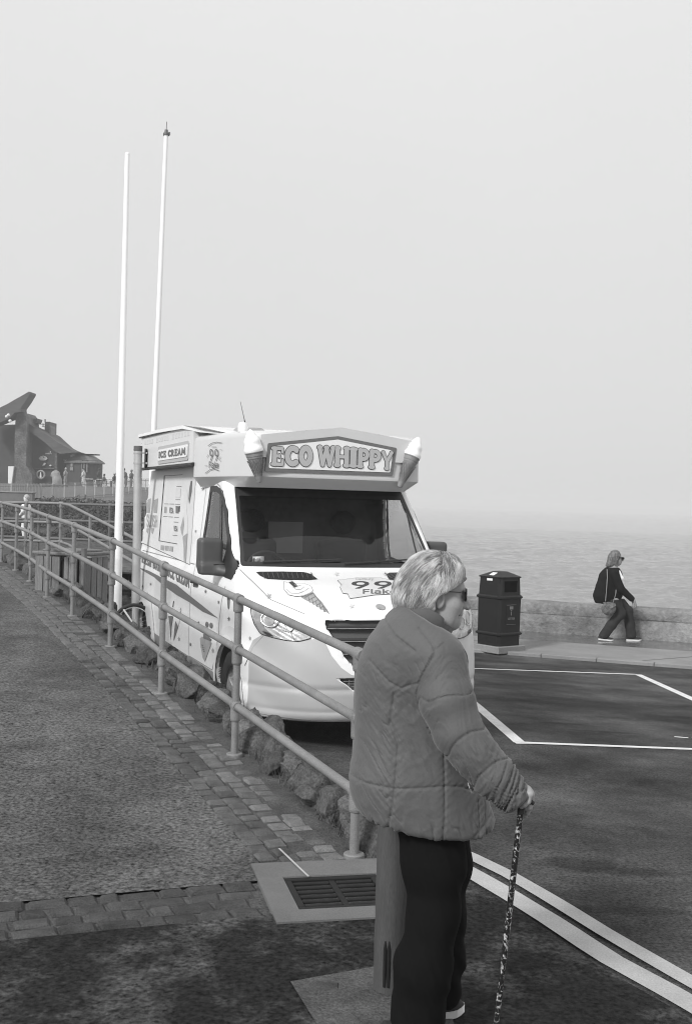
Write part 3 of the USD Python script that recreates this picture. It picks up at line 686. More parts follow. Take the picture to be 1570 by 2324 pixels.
# ---------------------------------------------------------------- litter bin on the promenade
mat('bin_plastic', 0.014, 0.5, spec=0.25, var=0.15, scale=6, bump=0.15, bscale=80, bdist=0.002)
mat('bin_face', 0.012, 0.5, spec=0.25)
mat('label_white', 0.7, 0.5)
mat('label_grey', 0.16, 0.5)
bc = np.array([2.66, 19.55]); bz = float(z_prom(*bc))
t = thing('litter_bin', 'black square litter bin with pitched hood on a pale slab beside the sea wall', 'bin', (*bc, bz), math.radians(-52))
obj('slab', box(0, 0, .03, .66, .66, .12, 0, .01), 'promenade_concrete', t)
def bin_ring(s, z, ch=.05): a = s / 2; return [(x, y, z) for x, y in ((a, -a + ch), (a, a - ch), (a - ch, a), (-a + ch, a), (-a, a - ch), (-a, -a + ch), (-a + ch, -a), (a - ch, -a))]
def loft(rings, cap0=True, cap1=True):
    n = len(rings[0]); V = np.vstack(rings); Fc = []
    for i in range(len(rings) - 1):
        for j in range(n):
            k = (j + 1) % n; Fc += [(i * n + j, i * n + k, (i + 1) * n + k), (i * n + j, (i + 1) * n + k, (i + 1) * n + j)]
    if cap0: V = np.vstack([V, np.mean(rings[0], 0)]); Fc += [(len(V) - 1, (j + 1) % n, j) for j in range(n)]
    if cap1: V = np.vstack([V, np.mean(rings[-1], 0)]); Fc += [(len(V) - 1, (len(rings) - 1) * n + j, (len(rings) - 1) * n + (j + 1) % n) for j in range(n)]
    return trimesh.Trimesh(V, np.array(Fc), process=False)
W_ = .55
obj('plinth', loft([bin_ring(W_ * .98, .09), bin_ring(W_, .27)]), 'bin_plastic', t)
obj('band', loft([bin_ring(W_ + .01, .265), bin_ring(W_ + .055, .28), bin_ring(W_ + .055, .30), bin_ring(W_ + .01, .32)]), 'bin_plastic', t)
obj('body', loft([bin_ring(W_, .31), bin_ring(W_ + .01, .90)]), 'bin_plastic', t)
obj('band', loft([bin_ring(W_ + .01, .88), bin_ring(W_ + .05, .895), bin_ring(W_ + .05, .92), bin_ring(W_ + .0, .945)]), 'bin_plastic', t)
# hood with an opening on the two opposite faces: four corner posts, sill and head, dark inside
a_ = W_ / 2 - .005
hd = trimesh.creation.box((2 * a_, 2 * a_, .30)); hd.apply_translation((0, 0, 1.08))
import manifold3d as m3
def to_m(mesh): return m3.Manifold(m3.Mesh(np.asarray(mesh.vertices, np.float32), np.asarray(mesh.faces, np.uint32)))
def from_m(M): q = M.to_mesh(); return trimesh.Trimesh(np.array(q.vert_properties[:, :3]), np.array(q.tri_verts), process=False)
hm_ = to_m(loft([bin_ring(W_ - .005, .935), bin_ring(W_ - .03, 1.245)])) - m3.Manifold.cube((W_ - .07, W_ - .07, .28), True).translate((0, 0, 1.09)) - m3.Manifold.cube((1.2, .33, .19), True).translate((0, 0, 1.09))
obj('hood', from_m(hm_), 'bin_plastic', t)
obj('roof', loft([bin_ring(W_ + .0, 1.236), bin_ring(W_ + .005, 1.255), bin_ring(.20, 1.335, .02), bin_ring(.16, 1.34, .02)]), 'bin_plastic', t)
obj('sticker', box(.02, -W_ / 2 + .008, 1.205, .13, .006, .04), 'label_white', t)
st = box(0.02, 0, 0, .11, .10, .004); st.apply_transform(trimesh.transformations.rotation_matrix(math.atan2(.08, .17), (1, 0, 0))); st.apply_translation((.0, -.185, 1.297)); obj('sticker', st, 'label_white', t)
pl = box(a_ + .012, 0, .62, .006, .24, .34, 0, .002); obj('plaque', pl, 'bin_face', t)
def on_x(mesh, x, y0, z0):                                        # lettering on the +x face
    v = mesh.vertices; return trimesh.Trimesh(np.column_stack([x + v[:, 2], y0 + v[:, 0], z0 + v[:, 1]]), mesh.faces, process=False)
tx = meshkit.text_mesh('LITTER', .034, .002, True); w = np.ptp(tx.vertices[:, 0]); obj('lettering', on_x(tx, a_ + .0155, -w / 2, .535), 'label_grey', t)
obj('pictogram', [box(a_ + .0165, 0, .64, .003, .016, .06), on_x(trimesh.creation.cylinder(.011, .003), a_ + .0165, 0, .69), box(a_ + .0165, .0, .735, .003, .08, .05)], 'label_grey', t)
for q in (.785, .455): obj('plaque_edge', box(a_ + .0155, 0, q, .003, .22, .005), 'label_grey', t)
# ---------------------------------------------------------------- ice cream van. Local frame: x forward from the bumper, y to its left, z up from the road
from scipy.interpolate import PchipInterpolator as Pchip
VQ = (0.352, 8.84, 0.355, 0.07)
vc_, vs_ = math.cos(VQ[2]), math.sin(VQ[2])
VO = np.array([VQ[0], VQ[1], VQ[3]]); VXd = np.array([vs_, -vc_, 0]); VYd = np.array([vc_, vs_, 0]); VZd = np.array([0, 0, 1.0])
VM = np.stack([VXd, VYd, VZd])                                     # rows: local axes in the world
def to_local(p): return (np.asarray(p) - VO) @ VM.T
EYL = to_local(EYE)
def px_ray(px):
    px = np.atleast_2d(px)
    r = FWD + CR * ((px[:, :1] - 785) / 2600) - CU * ((px[:, 1:] - 1161.5) / 2600)
    r = r @ VM.T; return r / np.linalg.norm(r, axis=1, keepdims=True)
def on_plane(px, axis, val):
    r = px_ray(px); return EYL + r * ((val - EYL[axis]) / r[:, axis])[:, None]

xc_ = Pchip([.10, .16, .22, .32, .50, .62, .80, .95, 1.03, 1.09, 1.15, 1.25, 1.32, 1.37, 1.5, 2.05, 2.2, 2.6],
            [-.16, -.09, -.035, 0, .0, -.012, -.045, -.085, -.125, -.21, -.335, -.62, -.86, -.985, -1.10, -1.62, -1.76, -2.2])
xcd = xc_.derivative()
A_ = Pchip([0, .9, 1.1, 1.22, 1.36, 2.6], [.38, .36, .32, .23, .15, .13]); p_ = Pchip([0, 1.0, 1.2, 1.36, 2.6], [3.8, 3.4, 2.6, 2.0, 2.0])
W_v = Pchip([.1, .22, .45, .62, 1.05, 1.2, 1.35, 2.1, 2.6], [.93, .97, 1.005, 1.012, 1.006, .985, .955, .876, .83])
def lut(fn, lo=0.0, hi=2.8, n=1400):
    g = np.linspace(lo, hi, n); v = fn(np.clip(g, .1, 2.6)); dv = np.append(np.diff(v), 0); k = (n - 1) / (hi - lo)
    def look(z):
        q = np.clip((z - lo) * k, 0, n - 1.001); i = q.astype(np.int32); return v[i] + dv[i] * (q - i)
    return look
xcL, xcdL, AL, pL, WL = map(lut, (xc_, xcd, A_, p_, W_v))
REAR = -5.38
def xfront(y, z): return xcL(z) - AL(z) * (np.abs(y) / .93) ** pL(z)
def outer(P):
    x, y, z = P[..., 0], P[..., 1], P[..., 2]; ay = np.abs(y)
    dy = AL(z) * pL(z) * (ay + 1e-6) ** (pL(z) - 1) / .93 ** pL(z)
    a = (x - xfront(y, z)) / np.sqrt(1 + xcdL(z) ** 2 + np.minimum(dy, 1.2) ** 2)
    b = ay - WL(z)
    f = smax(a, b, .06)
    f = smax(f, z - 2.27, .06); f = smax(f, REAR - x, .05)
    zb = 0.245 + 0.07 * np.clip((-x - .6) / .7, 0, 1)
    f = smax(f, zb - z, .05)
    # character lines: a crease along the flank, the bonnet's raised centre
    f = f + .007 * np.exp(-((z - .78) / .03) ** 2) * (x < -1.3)
    f = f + .006 * np.exp(-((ay - .52) / .025) ** 2) * sm(1.03, 1.12, z) * (1 - sm(1.3, 1.36, z))
    f = f + .008 * np.exp(-((z - .50) / .022) ** 2) * (x > -.62) + .006 * np.exp(-((z - .33) / .02) ** 2) * (x > -.62)
    return f
def sd_poly2(u, v, poly):
    poly = np.asarray(poly, float); d = np.full(u.shape, 1e9); s = np.ones(u.shape); n = len(poly)
    for i in range(n):
        a, b = poly[i], poly[i - 1]; e = b - a; wu, wv = u - a[0], v - a[1]
        t = np.clip((wu * e[0] + wv * e[1]) / (e @ e), 0, 1)
        d = np.minimum(d, (wu - e[0] * t) ** 2 + (wv - e[1] * t) ** 2)
        c1, c2, c3 = v >= a[1], v < b[1], e[0] * wv > e[1] * wu
        s = np.where((c1 & c2 & c3) | (~c1 & ~c2 & ~c3), -s, s)
    return s * np.sqrt(d)
WS = [(-.862, 1.395), (.862, 1.395), (.785, 2.035), (-.785, 2.035)]
SW = [(-2.27, 2.04), (-2.03, 2.04), (-1.80, 2.0), (-1.60, 1.84), (-1.30, 1.51), (-1.08, 1.31), (-1.09, 1.275), (-1.3, 1.28), (-2.30, 1.37), (-2.33, 1.5)]
GR = [(-.475, 1.02), (.475, 1.02), (.46, .97), (.40, .86), (.33, .74), (.26, .675), (.18, .645), (-.18, .645), (-.26, .675), (-.33, .74), (-.40, .86), (-.46, .97)]
LG = [(-.40, .585), (.40, .585), (.33, .545), (.27, .495), (.18, .47), (-.18, .47), (-.27, .495), (-.33, .545)]
WHEELS = [(-1.0, .345), (-4.66, .345)]
def body_f(P):
    x, y, z = P[..., 0], P[..., 1], P[..., 2]; ay = np.abs(y)
    f = outer(P); xf = xfront(y, z)
    cav = np.maximum(f + .055, np.maximum(np.maximum(z - 2.12, .70 - z), np.maximum(-2.46 - x, np.minimum(x + 1.10, 1.33 - z) * 0 + x + np.where(z < 1.40, 1.08, 0) - .0)))
    f = np.maximum(f, -cav)
    near = x > xf - .22
    f = np.maximum(f, -np.maximum(sd_poly2(y, z, WS) - .0, (xf - .2) - x))
    f = np.maximum(f, -np.maximum(sd_poly2(x, z, SW), (WL(z) - .16) - ay))
    f = np.maximum(f, -np.maximum(sd_poly2(y, z, GR), (xf - .055) - x))
    f = np.maximum(f, -np.maximum(sd_poly2(y, z, LG), (xf - .06) - x))
    for wx, wz in WHEELS:
        f = np.maximum(f, -np.maximum(np.hypot(x - wx, z - wz) - .415, .60 - ay))
    return f
vbody = surface_nets(body_f, (REAR - .06, -1.06, .08), (.1, 1.06, 2.36), .0225)
def vgrad(P, fn=outer, e=.004):
    g = np.stack([(fn(P + e * np.eye(3)[k]) - fn(P - e * np.eye(3)[k])) for k in range(3)], -1); return g / (np.linalg.norm(g, axis=-1, keepdims=True) + 1e-12)
def trace(o, d, fn=outer, n=90):
    o = np.broadcast_to(o, d.shape); t = np.zeros(len(d)); best = np.full(len(d), 1e9); tb = t.copy(); tmax = 2.6 if abs(o[0] - EYL).max() > 1e-9 else 16.0
    for _ in range(34):
        f_ = fn((o + d * t[:, None])[None])[0]; m = np.abs(f_) < best; best = np.where(m, np.abs(f_), best); tb = np.where(m, t, tb)
        if best.max() < 1.2e-3: break
        t = np.clip(t + .9 * f_, 0, tmax)
    p = o + d * tb[:, None]; bad = best > .01
    if bad.any():                                                  # the ray grazes past: settle on the nearest skin
        q = p[bad]
        for _ in range(14): q = q - np.clip(fn(q[None])[0], -.1, .1)[:, None] * vgrad(q)
        p[bad] = q
    return p
def onto(P, off):
    N = vgrad(P); return P + N * off
def patch_front(poly, off=.004, size=.05):
    v, f = flat2(poly if hasattr(poly, 'area') else Polygon(poly), size)
    o = np.column_stack([np.full(len(v), .6), v[:, 0], v[:, 1]]); p = trace(o, np.tile([-1.0, 0, 0], (len(v), 1)))
    return trimesh.Trimesh(onto(p, off), f, process=False)
def patch_side(poly, off=.004, size=.06, side=-1):
    v, f = flat2(poly if hasattr(poly, 'area') else Polygon(poly), size)
    o = np.column_stack([v[:, 0], np.full(len(v), side * 1.5), v[:, 1]]); p = trace(o, np.tile([0, -side * 1.0, 0], (len(v), 1)))
    return trimesh.Trimesh(onto(p, off), f if side < 0 else f[:, ::-1], process=False)
def patch_px(poly, off=.004, size=12, off_fn=None):
    """a sticker or lamp whose outline was measured in the photograph, laid on the van's own skin"""
    v, f = flat2(poly if hasattr(poly, 'area') else Polygon(poly), size)
    p = trace(EYL, px_ray(v)); N = vgrad(p)
    p = p + N * (off if off_fn is None else off_fn(v)[:, None])
    m = trimesh.Trimesh(p, f, process=False)
    return trimesh.Trimesh(p, f[:, ::-1], process=False) if (m.face_normals * N[f[:, 0]]).sum() < 0 else m
def line_px(pts, r, off=.002, n=40, close=False):
    pts = np.asarray(pts + [pts[0]] if close else pts, float); s = np.concatenate([[0], np.cumsum(np.linalg.norm(np.diff(pts, axis=0), axis=1))]); q = np.linspace(0, s[-1], n)
    v = np.stack([np.interp(q, s, pts[:, k]) for k in (0, 1)], 1); p = trace(EYL, px_ray(v)); return tube(onto(p, off), r, 6)
def mirror(m): 
    q = m.copy(); q.vertices = q.vertices * (1, -1, 1); q.faces = q.faces[:, ::-1]; return q

mat('van_white', 0.80, 0.32, var=0.03, scale=1.5, coat=0.5)
mat('van_bumper', 0.43, 0.36, var=0.04, scale=2, coat=0.3)
mat('van_lining', 0.085, 0.8)
mat('van_black', 0.020, 0.5, var=0.1, scale=8)
mat('van_trim', 0.065, 0.55, var=0.1, scale=10, bump=0.15, bscale=200, bdist=0.001)
mat('van_sill', 0.22, 0.5, var=0.12, scale=3)
mat('fascia', 0.54, 0.42, var=0.04, scale=2, coat=0.2)
mat('fascia_light', 0.60, 0.42, var=0.03, scale=2)
mat('sign_frame', 0.13, 0.45)
mat('sign_panel', 0.74, 0.4)
mat('letter_grey', 0.40, 0.5)
mat('ink', 0.05, 0.6)
mat('ink_mid', 0.13, 0.6)
mat('print_grey', 0.30, 0.6, var=0.2, scale=12)
mat('print_light', 0.58, 0.55, var=0.12, scale=5)
mat('poster', 0.60, 0.5, var=0.06, scale=3)
mat('wafer', 0.20, 0.7, var=0.25, scale=20)
mat('soft_ice', 0.84, 0.5, var=0.04, scale=5)
mat('dash', 0.06, 0.7)
mat('seat_cloth', 0.02, 0.9)
LOOK['screen_glass'] = usdkit.material(stage, '/World/Looks/screen_glass', {
    't': ('transparent_bsdf', {'color': (.80, .80, .80)}), 'g': ('glossy_bsdf', {'color': (.9, .9, .9), 'roughness': 0.015}), 'gm': ('geometry', {}), 'io': ('math', {'math_type': 'multiply_add', 'value2': -0.8333333333333334, 'value3': 1.5}), 'f': ('fresnel', {}), 'm': ('mix_closure', {})},
    [('gm.backfacing', 'io.value1'), ('io.value', 'f.IOR'), ('f.fac', 'm.fac'), ('t.BSDF', 'm.closure1'), ('g.BSDF', 'm.closure2')], surface='m.closure')
LOOK['side_glass'] = usdkit.material(stage, '/World/Looks/side_glass', {
    't': ('transparent_bsdf', {'color': (.80, .80, .80)}), 'g': ('glossy_bsdf', {'color': (.9, .9, .9), 'roughness': 0.015}), 'gm': ('geometry', {}), 'io': ('math', {'math_type': 'multiply_add', 'value2': -0.9048387096774194, 'value3': 1.55}), 'f': ('fresnel', {}), 'm': ('mix_closure', {})},
    [('gm.backfacing', 'io.value1'), ('io.value', 'f.IOR'), ('f.fac', 'm.fac'), ('t.BSDF', 'm.closure1'), ('g.BSDF', 'm.closure2')], surface='m.closure')
LOOK['lamp_lens'] = usdkit.material(stage, '/World/Looks/lamp_lens', {
    't': ('transparent_bsdf', {'color': (.95, .95, .95)}), 'g': ('glossy_bsdf', {'color': (1, 1, 1), 'roughness': 0.03}), 'gm': ('geometry', {}), 'io': ('math', {'math_type': 'multiply_add', 'value2': -0.8333333333333334, 'value3': 1.5}), 'f': ('fresnel', {}), 'm': ('mix_closure', {})},
    [('gm.backfacing', 'io.value1'), ('io.value', 'f.IOR'), ('f.fac', 'm.fac'), ('t.BSDF', 'm.closure1'), ('g.BSDF', 'm.closure2')], surface='m.closure')
mat('alloy', 0.45, 0.35, var=0.1, scale=5, metal=0.6)
mat('lamp_chrome', 0.52, 0.22, var=0.45, scale=9, metal=0.2, bump=0.25, bscale=30, bdist=0.01)
mat('lamp_dark', 0.30, 0.3, var=0.4, scale=20, metal=0.1)

van = thing('ice_cream_van', 'white ice cream van with printed sides, parked facing the camera beside the railing', 'ice cream van', VO, math.atan2(-vc_, vs_))
cen = vbody.triangles_center
inside = outer(cen[None])[0] < -.034
x_, z_ = cen[:, 0], cen[:, 2]
obj('body', trimesh.Trimesh(vbody.vertices, vbody.faces[~inside], process=False), 'van_white', van, smooth=40)
pcs = sorted(trimesh.graph.connected_components(trimesh.Trimesh(vbody.vertices, vbody.faces[inside], process=False).face_adjacency, nodes=np.arange(inside.sum())), key=len, reverse=True)
obj('cab_lining', trimesh.Trimesh(vbody.vertices, vbody.faces[inside][pcs[0]], process=False), 'van_lining', van, smooth=40)
for pc_ in pcs[1:]:
    if len(pc_) > 30: obj('recess_lining', trimesh.Trimesh(vbody.vertices, vbody.faces[inside][pc_], process=False), 'van_lining', van, smooth=40)
# bumper skin, front, slightly greyer than the paint
BP = [(-.975, .76), (-.95, .84), (-.90, .885), (-.66, .855), (-.545, .885), (-.49, .87), (-.44, .76), (-.37, .67), (-.29, .615), (-.2, .60), (.2, .60), (.29, .615), (.37, .67), (.44, .76), (.49, .87), (.545, .885), (.66, .855), (.90, .885), (.95, .84), (.975, .76), (.975, .285), (.6, .272), (-.6, .272), (-.975, .285)]
bump = patch_front(Polygon(BP).difference(Polygon(LG).buffer(.008)), .005, .05)
obj('bumper', bump, 'van_bumper', van, smooth=50)
obj('bumper_seam', line_px([(600, 1441), (575, 1468), (556, 1510)], .0035), 'van_sill', van)
gl = []
# grille bars and lower mesh
for z0, half in ((.965, .455), (.87, .405), (.775, .35), (.69, .265)):
    ys = np.linspace(-half, half, 24); p = trace(np.column_stack([np.full(24, .6), ys, np.full(24, z0)]), np.tile([-1., 0, 0], (24, 1))) - (.022, 0, 0)
    obj('grille_bar', tube(p, .016, 8), 'van_black', van, smooth=50)
    obj('grille_strip', tube(p + (.017, 0, -.006), .0035, 6), 'lamp_dark', van)
for z0 in (.565, .545, .525, .505, .485):
    half = np.interp(z0, [.47, .585], [.2, .38]); ys = np.linspace(-half, half, 20); p = trace(np.column_stack([np.full(20, .6), ys, np.full(20, z0)]), np.tile([-1., 0, 0], (20, 1))) - (.012, 0, 0)
    obj('mesh_bar', tube(p, .0026, 5), 'lamp_dark', van)
for y0 in np.linspace(-.30, .30, 13):
    p = trace(np.array([[.6, y0, .575], [.6, y0, .49]]), np.tile([-1., 0, 0], (2, 1))) - (.014, 0, 0); obj('mesh_bar', tube(p, .0026, 5), 'lamp_dark', van)
np_ = patch_front(sbox(-.27, .36, .27, .46), .012, .05); obj('number_plate', np_, 'sign_panel', van)
# windscreen: black border, pane
wsp = Polygon(WS)
rim = wsp.buffer(.018, join_style=1).difference(Polygon([(-.835, 1.425), (.835, 1.425), (.767, 1.955), (-.767, 1.955)]).buffer(.012))
obj('screen_border', patch_front(rim, .003, .06), 'van_black', van, smooth=60)
obj('windscreen', patch_front(wsp.buffer(-.004), -.004, .06), 'screen_glass', van, smooth=60)
swp = Polygon(SW)
swi = Polygon([(-2.24, 2.0), (-2.03, 2.0), (-1.83, 1.965), (-1.66, 1.82), (-1.44, 1.60), (-1.40, 1.32), (-2.26, 1.41), (-2.28, 1.5)])
for s in (-1, 1):
    obj('window_border', patch_side(swp.buffer(.012, join_style=1).difference(swi), .003, .06, s), 'van_black', van, smooth=60)
    obj('side_window', patch_side(swp.buffer(-.004), -.004, .06, s), 'side_glass', van, smooth=60)
    wm_ = [(-1.86, 1.99), (-1.56, 1.32)]
    obj('window_bar', patch_side(LineString(wm_).buffer(.018), .004, .06, s), 'van_black', van)
    # door: shut lines, handle, fuel flap
    for nm, pts in (('shut_line', [(-2.44, 2.2), (-2.44, .46)]), ('shut_line', [(-2.42, 2.10), (-2.1, 2.09), (-1.92, 2.05), (-1.78, 1.98)]), ('shut_line', [(-2.44, .45), (-1.52, .45), (-1.36, .62), (-1.30, .9), (-1.22, 1.2)]), ('shut_line', [(-5.2, 1.31), (-2.5, 1.31)])):
        obj(nm, patch_side(LineString(pts).buffer(.0045), .0025, .08, s), 'van_sill' if s < 0 else 'van_sill', van)
    hb_ = patch_side(LineString([(-2.34, 1.14), (-2.20, 1.145)]).buffer(.034), .004, .02, s); obj('handle_recess', hb_, 'van_trim', van, smooth=40)
    hd_ = trace(np.array([[-2.36, s * 1.5, 1.155], [-2.18, s * 1.5, 1.16]]), np.tile([0, -s * 1., 0], (2, 1))) + (0, s * .03, 0); obj('handle', tube(np.linspace(hd_[0], hd_[1], 8), .014, 10), 'van_black', van, smooth=50)
    obj('sill', patch_side(Polygon([(-1.40, .30), (-4.22, .30), (-4.22, .47), (-3.4, .455), (-1.40, .44)]), .006, .08, s), 'van_sill', van, smooth=50)
    obj('sill', patch_side(Polygon([(-5.1, .30), (-5.35, .30), (-5.35, .52), (-5.1, .50)]), .006, .08, s), 'van_sill', van, smooth=50)
    # arch lips
    for (wx, wz), (r0_, r1_), m_ in ((WHEELS[0], (.412, .47), 'van_bumper'), (WHEELS[1], (.412, .53), 'van_bumper')):
        a_s = np.linspace(math.radians(-18), math.radians(198), 40)
        ringp = Polygon([(wx + r1_ * math.cos(a), wz + r1_ * math.sin(a)) for a in a_s] + [(wx + r0_ * math.cos(a), wz + r0_ * math.sin(a)) for a in a_s[::-1]])
        ringp = ringp.intersection(sbox(-9, .31, 3, 3))
        if wx < -3:
            v, f = flat2(ringp, .05); o = np.column_stack([v[:, 0], np.full(len(v), s * 1.5), v[:, 1]]); p = trace(o, np.tile([0, -s * 1., 0], (len(v), 1)))
            rr0 = np.hypot(v[:, 0] - wx, v[:, 1] - wz); q = p + np.column_stack([0 * rr0, s * (.002 + .05 * np.sqrt(np.clip((r1_ - rr0) / (r1_ - r0_), 0, 1))), 0 * rr0])
            obj('wheel_arch', trimesh.Trimesh(q, f if s < 0 else f[:, ::-1], process=False), m_, van, smooth=60)
        else:
            obj('wheel_arch', patch_side(ringp, .008, .05, s), 'van_white', van, smooth=50)
# headlamps (outline measured on the near one, mirrored for the other)
hp = [(569.4, 1376.4), (594.8, 1380), (627, 1390), (659, 1404), (688, 1417), (700.5, 1427), (706, 1448.5), (679, 1456), (649, 1453.5), (619.6, 1447), (592, 1438.5), (578.6, 1417.4), (571, 1395)]
hpp = Polygon(hp)
def relief(v): return -.010 + .016 * np.array([min(1, hpp.exterior.distance(Point(*q)) / 10) for q in v]) ** .5 * .0 - .006 * np.sin(v[:, 0] * .35 + v[:, 1] * .5)
refl = patch_px(hpp, .002, 5, lambda v: .004 + .0012 * np.sin(v[:, 0] * .45) * np.sin(v[:, 1] * .6 + v[:, 0] * .1))
lens = patch_px(hpp, .0, 7, lambda v: .012 + .012 * np.array([min(1, hpp.exterior.distance(Point(*q)) / 12) for q in v]))
ringl = line_px([(613 + 19 * math.cos(a), 1408 + 15 * math.sin(a) + 4 * math.cos(a)) for a in np.linspace(0, 2 * np.pi, 30)], .006, .012)
bulb = patch_px(Point(613, 1408).buffer(11), .012, 6)
ringk = line_px([(650 + 16 * math.cos(a), 1420 + 13 * math.sin(a) + 5 * math.cos(a)) for a in np.linspace(0, 2 * np.pi, 30)], .005, .012)
darkc = patch_px(Polygon([(573, 1386), (585, 1381), (596, 1400), (600, 1424), (622, 1443), (612, 1446), (592, 1437), (579, 1416)]), .008, 5)
indic = patch_px(Polygon([(596, 1432), (612, 1436), (622, 1444), (608, 1443)]), .010, 5)
edge = line_px(hp, .0032, .008, 60, True)
streak = line_px([(640, 1412), (660, 1436), (668, 1452)], .0035, .012)
for fl in (False, True):
    q = (lambda m: mirror(m)) if fl else (lambda m: m)
    h0 = obj('headlight', q(refl), 'lamp_chrome', van, smooth=50)
    obj('lens', q(lens), 'lamp_lens', h0, smooth=60); obj('ring', q(ringl), 'chrome', h0, smooth=50); obj('ring', q(ringk), 'chrome', h0, smooth=50); obj('bulb', q(bulb), 'lamp_dark', h0)
    obj('corner', q(darkc), 'alloy' if fl else 'lamp_dark', h0); obj('indicator', q(indic), 'van_black', h0); obj('edge', q(edge), 'van_black', h0); obj('streak', q(streak), 'lamp_dark', h0)
# bonnet vents at the foot of the screen, bonnet shut lines, wipers
vent = Polygon([(581, 1299), (590, 1298), (640, 1297.5), (690, 1299), (705, 1303), (721, 1315), (700, 1316.5), (640, 1316), (606, 1314), (590, 1307)])
vm = patch_px(vent, .004, 6); vslots = [line_px([(596 + 11 * k, 1301), (600 + 11 * k, 1313)], .004, .007, 6) for k in range(11)]
for fl in (False, True):
    vv_ = obj('vent', mirror(vm) if fl else vm, 'van_black', van)
    for s_ in vslots: obj('slot', mirror(s_) if fl else s_, 'van_trim', vv_)
ys = np.linspace(-.95, -.5, 20)
def wiper(y0, y1, z0, z1):
    n = 16; y = np.linspace(y0, y1, n); z = np.linspace(z0, z1, n); p = trace(np.column_stack([np.full(n, .6), y, z]), np.tile([-1., 0, 0], (n, 1))); return tube(onto(p, .018), .008, 6)
obj('wiper', wiper(-.70, -.02, 1.405, 1.435), 'van_black', van, smooth=40); obj('wiper', wiper(.0, .70, 1.40, 1.44), 'van_black', van, smooth=40)
bon = []
for s in (-1, 1):
    zz = np.linspace(1.06, 1.35, 24); yy = s * np.interp(zz, [1.06, 1.15, 1.35], [.60, .80, .90]); p = trace(np.column_stack([np.full(24, .6), yy, zz]), np.tile([-1., 0, 0], (24, 1)))
    obj('bonnet_line', tube(onto(p, -.001), .0045, 6), 'van_sill', van)
em = trace(px_ray([[882, 1378]]) * 0 + EYL, px_ray([[882, 1378]])); N = vgrad(em)[0]
T_ = trimesh.geometry.align_vectors((0, 0, 1), N); d_ = trimesh.creation.cylinder(.040, .012, sections=24); d_.apply_transform(T_); d_.apply_translation(np.array([em[0][0], 0.03, em[0][2]]))
obj('emblem', d_, 'lamp_dark', van, smooth=40)
# door mirrors
def mirror_geo():
    def f(P):
        c = np.array([-1.50, -1.062, 1.455]); q = np.abs(P - c) - np.array([.05, .068, .105]); d = np.linalg.norm(np.maximum(q, 0), axis=-1) + np.minimum(q.max(-1), 0) - .035
        d = np.where(P[..., 0] < -1.53, d, d)
        e = capsule(P, (-1.47, -1.05, 1.335), (-1.36, -.95, 1.31), .05, .04)
        q2 = np.abs(P - np.array([-1.46, -1.03, 1.33])) - np.array([.05, .11, .028]); b = np.linalg.norm(np.maximum(q2, 0), axis=-1) + np.minimum(q2.max(-1), 0) - .02
        return smin(smin(d, b, .03), e, .03)
    return surface_nets(f, (-1.7, -1.42, 1.2), (-1.25, -.9, 1.66), .012)
mg = mirror_geo()
for fl in (False, True):
    m0 = obj('door_mirror', mirror(mg) if fl else mg, 'van_trim', van, smooth=50)
    glass = box(-1.588, -1.062, 1.465, .004, .14, .2); obj('mirror_glass', mirror(glass) if fl else glass, 'chrome', m0)
    ln = box(-1.392, -.985, 1.372, .008, .13, .010); obj('mirror_seam', mirror(ln) if fl else ln, 'van_black', m0)
# wheels
def wheel_geo(side):
    prof = [(.205, -.10), (.225, -.115), (.30, -.118), (.330, -.105), (.345, -.075), (.345, .075), (.330, .105), (.30, .118), (.225, .115), (.205, .10)]
    ty = lathe(prof, 48)
    rim = lathe([(.0, -.02), (.05, .05), (.075, .052), (.08, .035), (.18, .045), (.20, .075), (.215, .095), (.222, .112), (.226, .10), (.21, -.09)], 48)
    sp = [box(0, 0, 0, .155, .055, .03, 0, .008) for _ in range(5)]
    for k, m_ in enumerate(sp): m_.apply_translation((.13, 0, .068)); m_.apply_transform(trimesh.transformations.rotation_matrix(k * 2 * np.pi / 5 + .3, (0, 0, 1)))
    hub = lathe([(.0, .098), (.045, .095), (.058, .08), (.06, .05)][::-1], 24)
    R_ = trimesh.transformations.rotation_matrix(-np.pi / 2 * side, (1, 0, 0))
    for m_ in [ty, rim, hub] + sp: m_.apply_transform(R_)
    return ty, rim, hub, sp
for wx, wz in WHEELS:
    for s in (-1, 1):
        ty, rim, hub, sp = wheel_geo(s)
        for m_ in [ty, rim, hub] + sp: m_.apply_translation((wx, s * .865, wz))
        w0 = obj('wheel', ty, 'rubber', van, smooth=40); obj('rim', rim, 'lamp_dark', w0, smooth=40); obj('hub_cap', hub, 'alloy', w0, smooth=40)
        for m_ in sp: obj('spoke', m_, 'alloy', w0)
obj('underbody', box(-2.9, 0, .42, 4.9, 1.05, .2), 'van_black', van)
